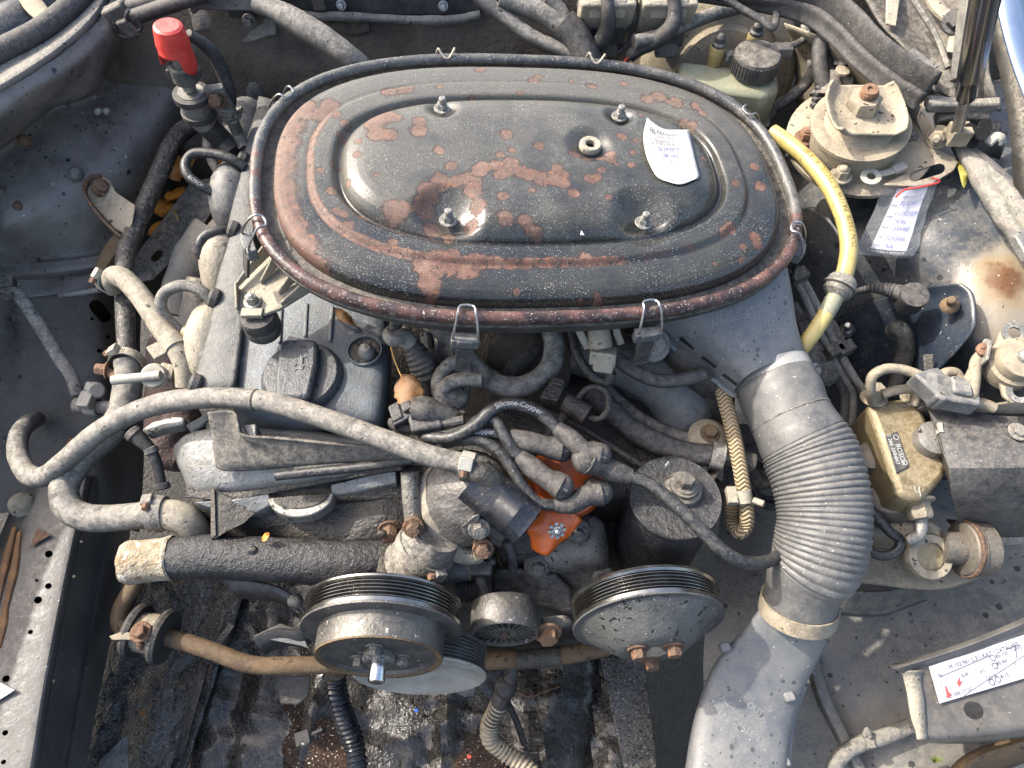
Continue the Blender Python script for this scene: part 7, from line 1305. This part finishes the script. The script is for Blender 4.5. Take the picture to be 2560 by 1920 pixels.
# taped loom running forward on the right
lm = thing('taped_loom', 'thick wiring loom wrapped in worn grey tape along the right wing', 'wiring loom', Q(2470, 520, -.08))
m = MB(); P = QL([(2405, 370, -.05), (2446, 430, -.045), (2488, 500, -.045), (2526, 560, -.045), (2562, 612, -.045), (2620, 680, -.045)]); m.tube(P, [18*pxm(P[0])]+[25*pxm(p) for p in P[1:]], 16); m.v = [p+wob(.003, 40)(p) for p in m.v]; m.build('main_strand', 'tape', lm)
m = MB(); P = QL([(2430, 385, -.05), (2486, 440, -.04), (2530, 490, -.035), (2572, 560, -.035), (2630, 640, -.035)]); m.tube(P, [.008, .011, .012, .012, .012], 14); m.build('second_strand', 'tape', lm)
m = MB(); m.box(Q(2556, 615, -.03), V((.012, .01, 0)), V((-.004, .03, 0)), V((0, 0, .012))); m.build('tie', 'alu', lm, bevel=.002)
for P in ([(2370, 438), (2400, 434), (2420, 460), (2418, 480), (2398, 478), (2384, 506), (2374, 470)], [(2420, 465), (2440, 488), (2462, 520), (2456, 540), (2436, 530), (2424, 500)]):
    m = MB(); Pw = QL([(u, v, -.076) for u, v in P]); cc2 = sum(Pw, V())/len(Pw); m.add([p+V((0, 0, .006)) for p in catmull(Pw, 5, True)], [tuple(range(5*len(Pw)))]); m.v = [p+V((0, 0, .016+.002*noise.noise(p*30))) for p in m.v]; tag(m.build('paint_splash', 'yellow_paint', solid=.001), 'yellow paint splash on the inner wing %s' % ('against the slotted plate' if P[0][0] < 2400 else 'against the taped loom'), 'paint splash', 'yellow paint splashes')
# ------------------------------------------------------------------ right front units
pg = thing('round_plug', 'round black rubber plug with ribbed cable on the right inner wing', 'plug', Q(2285, 760, -.13))
c = Q(2286, 738, -.100); R = 35*pxm(c); m = MB(); m.lathe([(R*.9, -.022), (R*.97, -.018), (R*.97, -.004), (R*1.0, -.002), (R*.97, .002), (R*.3, .003), (.0001, .003)], c, V((-.1, -.15, 1)), 32); m.build('cap', 'rubber', pg)
m = MB(); P = QL([(2262, 738, -.108), (2235, 728, -.11), (2192, 720, -.116), (2160, 724, -.125), (2120, 734, -.14)]); m.tube(P, [.010, .0085, .006, .004, .004], 12, sub=14, mod=lambda L: 1+.10*math.sin(L*1500)*(.01 < L < .045)); m.build('cable', 'rubber', pg)
m = MB(); P = QL([(2228, 830, -.165), (2236, 822, -.158), (2252, 825, -.155), (2262, 850, -.165), (2262, 885, -.18), (2250, 930, -.2), (2235, 970, -.215)]); m.tube(P, [.009, .0095, .010, .011, .011, .011, .009], 14, ell=.8); tag(m.build('drain_tube', 'rubber'), 'curved black rubber tube standing in the glossy wing pocket', 'tube')
for u, v, z, mt in ((2118, 822, -.205, 'steel'), (2376, 760, -.092, 'rust_bar')): m = MB(); p = Q(u, v, z); m.lathe([(.010, -.004), (.008, 0), (.0045, .002), (.0045, .012), (.003, .0135)], p, V((-.4, -.2, 1)), 16); tag(m.build('weld_stud', mt), 'steel threaded stud in the glossy wing pocket' if mt == 'steel' else 'rusty threaded stud at the edge of the glossy wing pocket', 'stud')
m = MB(); m.prism(QL([(2310, 886, -.145), (2334, 884, -.142), (2336, 942, -.165), (2316, 946, -.17)]), V((0, 0, -.004))); tag(m.build('flat_tab', 'tape', bevel=.001), 'flat steel tab folded over the rim of the glossy pocket', 'tab')
# brake pipes
for k, P in enumerate(([(1975, 680, -.12), (2010, 740, -.14), (2045, 820, -.165), (2085, 900, -.19), (2120, 960, -.205), (2132, 990, -.215), (2128, 1060, -.235), (2110, 1090, -.25)], [(1990, 670, -.12), (2030, 740, -.14), (2068, 820, -.165), (2105, 890, -.185), (2140, 950, -.2), (2170, 1000, -.21)], [(2000, 700, -.13), (2045, 780, -.155), (2080, 850, -.175), (2120, 920, -.19), (2155, 970, -.2), (2185, 990, -.205)], [(1985, 760, -.17), (2040, 860, -.2), (2080, 930, -.22), (2110, 980, -.235), (2108, 1060, -.26)])):
    m = MB(); m.tube(QL(P), .0046, 10); tag(m.build('brake_pipe', 'tape'), ('thin dusty brake pipe kinking straight down before the gold hydraulic unit', 'thin dusty brake pipe running to the left port of the gold hydraulic unit', 'thin dusty brake pipe along the edge of the glossy wing pocket', 'thin dusty brake pipe lying deepest behind the fat intake hose')[k], 'brake pipe', 'brake pipes by the pocket')
for u, v, z, lb in ((1995, 690, -.12, 'small black clip on the brake pipes beside the air cleaner rim'), (2086, 876, -.178, 'small black clip on the brake pipes nearer the folded sleeve'), (2112, 872, -.178, 'small black clip on the brake pipes nearer the glossy pocket')): m = MB(); m.box(Q(u, v, z), V((.020, .01, 0)), V((-.006, .014, 0)), V((0, 0, .014))); tag(m.build('pipe_clip', 'black_dusty', bevel=.002), lb, 'clip', 'brake pipe clips')
m = MB(); P = QL([(2020, 780, -.18), (2055, 850, -.19), (2062, 920, -.2), (2050, 960, -.21)]); m.tube(P, [.02, .028, .024, .012], 10, ell=.5); tag(m.build('dusty_sleeve', 'black_dusty'), 'folded dusty rubber sleeve behind the yellow hose end', 'sleeve')
# ABS unit
ab_ = thing('abs_unit', 'gold plated hydraulic unit with black data plate right of the intake hose', 'hydraulic unit', Q(2260, 1200, -.3))
zt = -.175
top = QL([(2168, 1008, zt), (2190, 1000, zt), (2270, 992, zt), (2300, 1004, zt), (2372, 1165, zt), (2362, 1195, zt), (2310, 1252, zt), (2266, 1248, zt), (2244, 1230, zt), (2195, 1080, zt)])
m = MB(); m.prism(top, V((0, 0, -.07))); m.build('block', 'gold', ab_, bevel=.007)
m = MB(); c = Q(2336, 1096, zt+.012); R = 45*pxm(c); m.lathe([(R, -.05), (R, .0), (R*.95, .004), (R*.3, .006), (.0001, .006)], c, V((-.05, -.1, 1)), 36); m.build('motor_cap', 'alu', ab_)
m = MB(); m.bar(Q(2346, 1060, -.15), Q(2350, 1084, -.15), .004, .008); m.build('white_peg', 'white_plastic', ab_)
P = [Q(2212, 1090, zt+.0012), Q(2242, 1078, zt+.0012), Q(2272, 1166, zt+.0012), Q(2240, 1184, zt+.0012)]
m = MB(); m.prism(P, V((0, 0, .0012))); dp = m.build('data_plate', 'black_plastic', ab_, bevel=.0006)
ex = (P[2]-P[1]).normalized(); ey = V((-ex.y, ex.x, 0)); m = MB(); o_ = P[1]+V((0, 0, .0017))-ey*.0
text(m, 'BOSCH', P[1]-ey*.0075+ex*.016, ex*.0078, ey*.0078, V((0, 0, .0017))); text(m, '0 265 200 043', P[1]-ey*.0135+ex*.004, ex*.0062, ey*.0062, V((0, 0, .0017))); text(m, 'A002 431 0812', P[0]+ey*.002+ex*.005, ex*.004, ey*.004, V((0, 0, .0017)))
for q in (P[1]-ey*.004+ex*.008, P[1]-ey*.004+ex*.038): m.lathe([(.0024, .0014), (.003, .0014), (.003, .0019), (.0024, .0019)], q, UPZ, 14, cap=False)
m.build('plate_print', 'print_white', dp)
m = MB(); text(m, 'l', Q(2214, 1018, zt), V((.4, .9, 0))*-.014, V((.9, -.4, 0))*-.014, V((0, 0, .001))); text(m, 'r', Q(2268, 1014, zt), V((.4, .9, 0))*-.014, V((.9, -.4, 0))*-.014, V((0, 0, .001))); text(m, 'h', Q(2300, 1218, zt), V((-1, .1, 0))*.016, V((-.1, -1, 0))*.016, V((0, 0, .001))); m.build('port_letters', 'white_plastic', ab_)
for u, v, z, r, l in ((2185, 1130, -.20, 45, .06), (2225, 1235, -.21, 52, .07)):
    c = Q(u, v, z); R = r*pxm(c); m = MB(); m.lathe([(R*.9, -l), (R, -l+.004), (R, -.012), (R*.9, -.004), (R*.5, 0), (.0001, 0)], c, V((-.45, .1, .9)), 34); m.build('solenoid', 'abs_dark', ab_)
for P in ([(2182, 1006, -.17), (2176, 975, -.15), (2182, 940, -.135), (2215, 922, -.128), (2260, 925, -.128), (2310, 945, -.13), (2322, 965, -.135), (2300, 985, -.145)], [(2286, 1010, -.17), (2290, 985, -.16), (2280, 972, -.155), (2240, 976, -.155), (2205, 986, -.16)]):
    m = MB(); m.tube(QL(P), .0056, 12); m.build('pipe', 'tan_steel', ab_)
for u, v in ((2184, 996), (2284, 996)): m = MB(); hexhead(m, Q(u, v, -.178), V((-.1, .3, 1)), .010, .016); m.build('union_nut', 'tan_steel', ab_)
m = MB(); P = QL([(2288, 1244, -.20), (2294, 1275, -.205), (2302, 1300, -.208), (2300, 1330, -.212), (2285, 1345, -.218), (2272, 1350, -.222)]); m.tube(P, .0068, 14); m.build('outlet_pipe', 'alu', ab_)
m = MB(); hexhead(m, Q(2290, 1250, -.2), V((.05, -.8, -.1)), .013, .018); m.build('union_nut', 'tan_steel', ab_)
# black relay cover
rcv = thing('unit_cover', 'angular black plastic cover with ridged top beside the gold hydraulic unit', 'cover', Q(2440, 1250, -.28))
A = QL([(2316, 1008, -.155), (2400, 1030, -.150), (2560, 1042, -.145), (2660, 1045, -.142)]); B = QL([(2372, 1170, -.150), (2485, 1170, -.138), (2580, 1168, -.135), (2660, 1166, -.133)]); C2 = QL([(2378, 1232, -.17), (2488, 1232, -.165), (2580, 1230, -.16), (2660, 1230, -.158)]); D = QL([(2400, 1330, -.25), (2495, 1340, -.25), (2580, 1342, -.25), (2660, 1342, -.25)])
m = MB(); m.sheet([[p+V((-.004, .01, -.05)) for p in A], A, [a.lerp(b, .5)+V((0, 0, .004)) for a, b in zip(A, B)], B, C2, D, [p+V((0, .02, -.02)) for p in D]], 1, 1); m.prism([A[0], B[0], C2[0], D[0], D[0]+V((.04, .03, -.0)), A[0]+V((.06, -.02, -.08))], V((.002, 0, 0))) ; m.build('cover', 'black_plastic', rcv, solid=.003, smooth=25, bevel=.003)
m = MB(); hexhead(m, Q(2545, 1080, -.134), UPZ, .007, .004); m.build('cover_screw', 'tape', rcv)
m = MB(); P = QL([(2380, 1345, -.258), (2460, 1352, -.258), (2560, 1345, -.258), (2640, 1335, -.258)]); m.tube(P, .006, 8); m.build('base_lip', 'tape', rcv)
# master valve casting below
mv = thing('pressure_valve', 'dusty cast valve body with round brass bore and capped cylinder', 'valve', Q(2340, 1390, -.32))
m = MB(); P = QL([(2180, 1310, -.235), (2262, 1300, -.23), (2330, 1294, -.228), (2356, 1312, -.23), (2366, 1345, -.232), (2362, 1390, -.24), (2320, 1400, -.245), (2286, 1392, -.245), (2268, 1360, -.243), (2200, 1348, -.243), (2172, 1345, -.243)]); m.prism(P, V((0, 0, -.03))); m.build('body', 'tan_steel', mv, bevel=.006)
m = MB(); c = Q(2328, 1392, -.236); m.lathe([(.0155, .0), (.024, 0), (.026, -.004), (.026, -.02)], c, V((0, -.35, .9)), 30, cap=False); m.build('bore_ring', 'tan_steel', mv)
m = MB(); m.lathe([(.0158, -.003), (.0001, -.003)], c, V((0, -.35, .9)), 24, cap=False); m.build('bore', 'gold', mv)
m = MB(); a, b, c2 = Q(2350, 1368, -.24), Q(2412, 1372, -.24), Q(2468, 1374, -.242); m.tube([a, b], .018, 22); m.build('neck', 'abs_dark', mv)
m = MB(); ax = c2-b; L = ax.length; m.lathe([(.02, -.006), (.028, -.004), (.031, 0), (.031, .006), (.0295, .008), (.0295, L*.9), (.026, L), (.010, L+.002), (.008, L+.008), (.0001, L+.009)], b, ax, 36); m.build('end_cap', 'abs_dark', mv)
m = MB(); m.lathe([(.0315, -.002), (.0325, 0), (.0315, .004)], b, ax, 36); m.build('rust_ring', 'rust', mv)
m = MB(); m.ball(Q(2480, 1372, -.24), V((.008, 0, 0)), V((0, .007, 0)), V((0, 0, .007))); m.build('end_knob', 'white_plastic', mv)
lead([(2165, 1255, -.22), (2190, 1290, -.22), (2225, 1330, -.222), (2250, 1350, -.23), (2240, 1378, -.235), (2205, 1390, -.24), (2170, 1375, -.245), (2155, 1350, -.25)], .0055, 'black wire loop between intake hose and cast valve', name='wire_loop')
# sunlit tray under the valve
ty = thing('unit_tray', 'sunlit dusty tan steel tray below the cast valve', 'tray', Q(2300, 1430, -.34))
rows = [[(2080, 1360, -.285), (2180, 1362, -.282), (2300, 1370, -.28), (2400, 1378, -.278), (2470, 1380, -.275), (2500, 1370, -.262)], [(2080, 1410, -.29), (2180, 1415, -.287), (2300, 1425, -.285), (2400, 1425, -.282), (2465, 1415, -.278), (2500, 1400, -.264)], [(2080, 1445, -.295), (2180, 1455, -.29), (2290, 1468, -.288), (2370, 1466, -.285), (2440, 1440, -.28), (2500, 1408, -.268)], [(2080, 1452, -.302), (2180, 1462, -.30), (2290, 1475, -.298), (2372, 1473, -.295), (2445, 1447, -.29), (2505, 1412, -.28)]]
m = MB(); m.sheet([QL(r) for r in rows], 6, 5); m.build('tray', 'tan_dust', ty, solid=.002, smooth=50)
m = MB(); rows = [[(2100, 1478, -.345), (2200, 1480, -.345), (2260, 1470, -.345), (2300, 1470, -.345)], [(2098, 1510, -.36), (2200, 1512, -.36), (2270, 1492, -.355), (2300, 1484, -.35)], [(2090, 1535, -.378), (2200, 1540, -.378), (2280, 1515, -.376), (2320, 1500, -.372)]]; m.sheet([QL(r) for r in rows], 5, 4); m.build('tray_bracket', 'wing_floor', ty, solid=.002)
# horn-like round unit at the right edge
hn = thing('sensor_disc', 'round dusty disc unit with bolted ears at the right edge', 'disc unit', Q(2530, 930, -.13))
c = Q(2548, 900, -.085); R = 62*pxm(c); axh = V((-.12, -.2, 1)).normalized(); m = MB(); m.lathe([(R*1.0, -.026), (R*1.03, -.012), (R*1.03, -.006), (R*.9, -.004), (R*.88, .006), (R*.84, .009), (R*.2, .010), (.0001, .010)], c, axh, 48); m.build('disc', 'tan_dust', hn)
m = MB(); m.lathe([(.0075, 0), (.006, .004), (.003, .006), (.0001, .0062)], c+axh*.01, axh, 20); m.build('centre_rivet', 'alu', hn)
m = MB(); P = QL([(2496, 840, -.092), (2510, 812, -.09), (2540, 806, -.088), (2570, 820, -.088), (2600, 860, -.09), (2600, 960, -.098), (2560, 1000, -.104), (2530, 1008, -.106), (2508, 990, -.106), (2498, 950, -.102), (2485, 930, -.1), (2482, 880, -.096)]); m.prism(P, axh*-.004); fo = m.build('flange', 'tan_steel', hn, bevel=.0008); holes_in(fo, [slot([(2534, 834)], -.09, .006), slot([(2546, 980)], -.104, .0075)])
for u, v, z in ((2534, 834, -.0895), (2546, 980, -.1035)): m = MB(); m.lathe([(.0065, 0), (.0125, 0), (.0125, .0025), (.0065, .0025)], Q(u, v, z), axh, 24, cap=False); m.build('ear_washer', 'alu', hn)
dl = thing('diode_plug', 'grey ribbed connector with two tan leads beside the disc unit', 'connector', Q(2360, 990, -.14))
m = MB(); m.box(Q(2338, 972, -.125), V((.028, .008, 0)), V((-.022, .034, 0)), V((0, 0, .024))); m.build('shell', 'grey_plastic', dl, bevel=.003)
m = MB(); m.box(Q(2380, 986, -.125), V((.045, -.01, 0)), V((.006, .03, 0)), V((0, 0, .024))); m.box(Q(2398, 972, -.115), V((.02, -.006, 0)), V((.004, .02, 0)), V((0, 0, .016))); m.build('body', 'grey_plastic', dl, bevel=.003)
for P in ([(2462, 880, -.095), (2440, 905, -.10), (2436, 950, -.108), (2430, 985, -.115), (2415, 1000, -.12)], [(2436, 925, -.105), (2420, 955, -.112), (2404, 972, -.118)], [(2350, 955, -.12), (2360, 935, -.12), (2385, 932, -.122), (2398, 945, -.125)], [(2430, 1005, -.125), (2460, 1010, -.128), (2485, 1020, -.13)]):
    m = MB(); m.tube(QL(P), .006, 12); m.build('lead', 'tan_dust', dl)
bt = thing('screw_terminal', 'bent steel terminal with brass cross-head screw beside the disc unit', 'terminal', Q(2455, 890, -.1))
m = MB(); m.prism(QL([(2450, 870, -.09), (2462, 846, -.088), (2476, 846, -.088), (2476, 890, -.092), (2446, 900, -.094)]), V((0, 0, -.003))); m.prism(QL([(2472, 850, -.078), (2484, 848, -.078), (2474, 900, -.085), (2466, 900, -.085)]), V((0, 0, -.012))); m.build('plate', 'tape', bt, bevel=.001)
m = MB(); p = Q(2460, 874, -.087); m.lathe([(.0075, -.002), (.0075, .001), (.004, .003), (.0001, .0034)], p, axh, 20); m.bar(p+V((-.005, 0, .0036)), p+V((.005, 0, .0036)), .0015, .001); m.bar(p+V((0, -.005, .0036)), p+V((0, .005, .0036)), .0015, .001); m.build('screw', 'rust_light', bt)
m = MB(); m.sheet([QL([(2430, 1015, -.135), (2520, 1010, -.13), (2640, 1000, -.12)]), QL([(2440, 1030, -.15), (2520, 1030, -.145), (2640, 1030, -.14)]), QL([(2440, 1060, -.18), (2520, 1060, -.18), (2640, 1060, -.18)])], 4, 4, wob(.003, 40)); tag(m.build('torn_cloth', 'tan_dust', solid=.002), 'crumpled tan sheet tucked behind the black unit cover', 'sheet')
# front crossmember stub with sticker
cm = thing('crossmember', 'cut black front crossmember with a white specification sticker', 'crossmember', Q(2420, 1800, -.34))
zc = -.27
rows = [[(2222, 1662, zc-.004), (2330, 1632, zc), (2450, 1590, zc), (2640, 1510, zc)], [(2236, 1672, zc+.003), (2340, 1642, zc+.005), (2460, 1600, zc+.005), (2640, 1525, zc+.005)], [(2256, 1682, zc-.004), (2350, 1655, zc-.004), (2465, 1618, zc-.004), (2640, 1545, zc-.004)], [(2262, 1700, zc-.010), (2355, 1690, zc-.010), (2470, 1665, zc-.010), (2640, 1610, zc-.010)], [(2278, 1790, zc-.016), (2370, 1790, zc-.016), (2480, 1775, zc-.016), (2640, 1740, zc-.016)], [(2292, 1846, zc-.024), (2380, 1848, zc-.024), (2490, 1838, zc-.024), (2640, 1812, zc-.024)], [(2296, 1856, zc-.05), (2384, 1860, zc-.06), (2494, 1852, zc-.06), (2640, 1830, zc-.06)]]
m = MB(); m.sheet([QL(r) for r in rows], 6, 4); bo = m.build('beam', 'rail', cm, solid=.003, smooth=45)
holes_in(bo, [slot([(2434, 1776)], zc-.016, .009)])
m = MB(); P = QL([(2252, 1676, zc-.004), (2262, 1702, zc-.008), (2278, 1790, zc-.013), (2294, 1850, zc-.021)]); m.sheet([P, [p+V((.022-.004*i, 0, .0012)) for i, p in enumerate(P)]], 6, 3, wob(.0012, 70)); m.build('scraped_edge', 'cream', cm, solid=-.001)
sx = [Q(2318, 1668, zc-.0078), Q(2640, 1560, zc-.0078), Q(2640, 1672, zc-.011), Q(2344, 1760, zc-.0125)]
m = MB(); k = 10; m.sheet([[sx[0].lerp(sx[1], i/k).lerp(sx[3].lerp(sx[2], i/k), t)+V((0, 0, .0035)) for i in range(k+1)] for t in (0, .33, .66, 1)], 1, 1); stk = m.build('sticker', 'white_sticker', cm, smooth=60)
ex = (sx[1]-sx[0]).normalized(); ey = (sx[0]-sx[3]); ey = (ey-ex*ey.dot(ex)).normalized()
def SX(a, b): return sx[0].lerp(sx[1], a).lerp(sx[3].lerp(sx[2], a), b)+V((0, 0, .0042))
m = MB(); text(m, 'M 102.961 2.3l / KAT / CATALYST', SX(.14, .24), ex*.006, ey*.006, V((0, 0, 0))); text(m, '1200', SX(.62, .30), ex*.007, ey*.007, V((0, 0, 0)))
for a, b, s_ in ((.05, .36, 'N'), (.05, .55, '1'), (.10, .50, '1'), (.22, .55, 'K/K'), (.36, .58, 'oC'), (.50, .34, '85-105'), (.50, .52, '80-84'), (.52, .85, '8-12'), (.40, .80, 'CO %'), (.06, .95, '103 584 07 00')): text(m, s_, SX(a, b), ex*.0055, ey*.0055, V((0, 0, 0)))
for a, b in ((.47, .30), (.48, .50), (.44, .86), (.49, .84)): m.lathe([(.0026, 0), (.0031, 0), (.0031, .0004), (.0026, .0004)], SX(a, b), UPZ, 16, cap=False)
m.build('sticker_print', 'ink', stk)
m = MB()
for pts in (((.05, .34), (.45, .22), (.45, .235), (.05, .355)), ((.2, .98), (.75, .45), (.75, .465), (.2, .995)), ((.58, .20), (.66, .17), (.66, .5), (.655, .5), (.655, .19), (.58, .215))): m.add([SX(a, b) for a, b in pts], [tuple(range(len(pts)))])
m.build('sticker_lines', 'ink', stk)
m = MB(); m.prism([SX(.075, .62), SX(.085, .62), SX(.09, .8), SX(.105, .82), SX(.09, .93), SX(.07, .9)], V((0, 0, .0003))); m.prism([SX(.17, .62), SX(.20, .50), SX(.19, .62), SX(.215, .62), SX(.18, .74)], V((0, 0, .0003))); m.build('sticker_red_marks', 'ink_red', stk)
# lower right: bent rusty lip over a dark opening
m = MB(); P = QL([(2370, 1925, -.36), (2400, 1895, -.355), (2450, 1868, -.35), (2520, 1846, -.345), (2640, 1805, -.34)]); m.sheet([P, [p+V((.004, -.010, .004)) for p in P], [p+V((.012, -.03, -.05)) for p in P]], 6, 3); tag(m.build('rusty_lip', 'rust_bar', solid=.002), 'bent lip with orange rust at its tip in front of the crossmember', 'panel lip')
m = MB(); m.sheet([QL([(2380, 1940, -.40), (2480, 1900, -.40), (2640, 1850, -.4)]), QL([(2400, 2000, -.42), (2500, 1980, -.42), (2660, 1960, -.42)])], 3, 3); tag(m.build('dark_liner', 'glass_dark', solid=.003), 'smooth dark liner under the rusty lip', 'liner')
wc = thing('floor_cable', 'grey cable held by a clip on the right wing floor', 'cable', Q(2180, 1870, -.4))
m = MB(); P = QL([(2078, 1940, -.385), (2100, 1895, -.383), (2150, 1860, -.38), (2210, 1842, -.378), (2290, 1810, -.376)]); m.tube(P, .0088, 14); m.build('cable', 'tape', wc)
m = MB(); m.prism(QL([(2158, 1835, -.37), (2180, 1836, -.37), (2190, 1868, -.365), (2172, 1872, -.365)]), V((0, 0, -.012))); m.tube(QL([(2162, 1838, -.368), (2168, 1824, -.362), (2175, 1842, -.366)]), .003, 8); m.build('clip', 'tape', wc, bevel=.002)
for k in range(7):
    a = -1.2+.4*k; m = MB(); c = Q(2335, 1905, -.385); m.tube([c, c+V((.004*math.sin(a), .003*math.cos(a), .006)), c+V((.009*math.sin(a), .007*math.cos(a), .009))], [.0012, .001, .0003], 5); tag(m.build('grass_blade', 'grass'), 'small green grass blade growing beside the rusty lip', 'grass', 'grass blades by the rusty lip')
# a few loose scraps on the metal
for u, v, z, mt, lb in ((101, 1350, -.352, 'rust_light', 'small rusty triangular flake on the frame rail'), (8, 1740, -.352, 'paper', 'torn pale foil scrap on the frame rail'), (178, 1120, -.33, 'leaf', 'brown leaf fragment beside the pipe stub')):
    m = MB(); c = Q(u, v, z); m.prism([c+V((-.010, -.010, 0)), c+V((.013, .006, .002)), c+V((-.006, .014, .003))], V((0, 0, .0012))); tag(m.build('flake', mt), lb, 'debris')
m = MB(); p = Lp(1455, 592, .012); m.prism([p+V((-.002, 0, .002)), p+V((.002, 0, .002)), p+V((-.001, .004, .004))], V((0, 0, .001))); tag(m.build('paper_chip', 'paper'), 'tiny white chip in the groove of the air cleaner lid', 'chip')
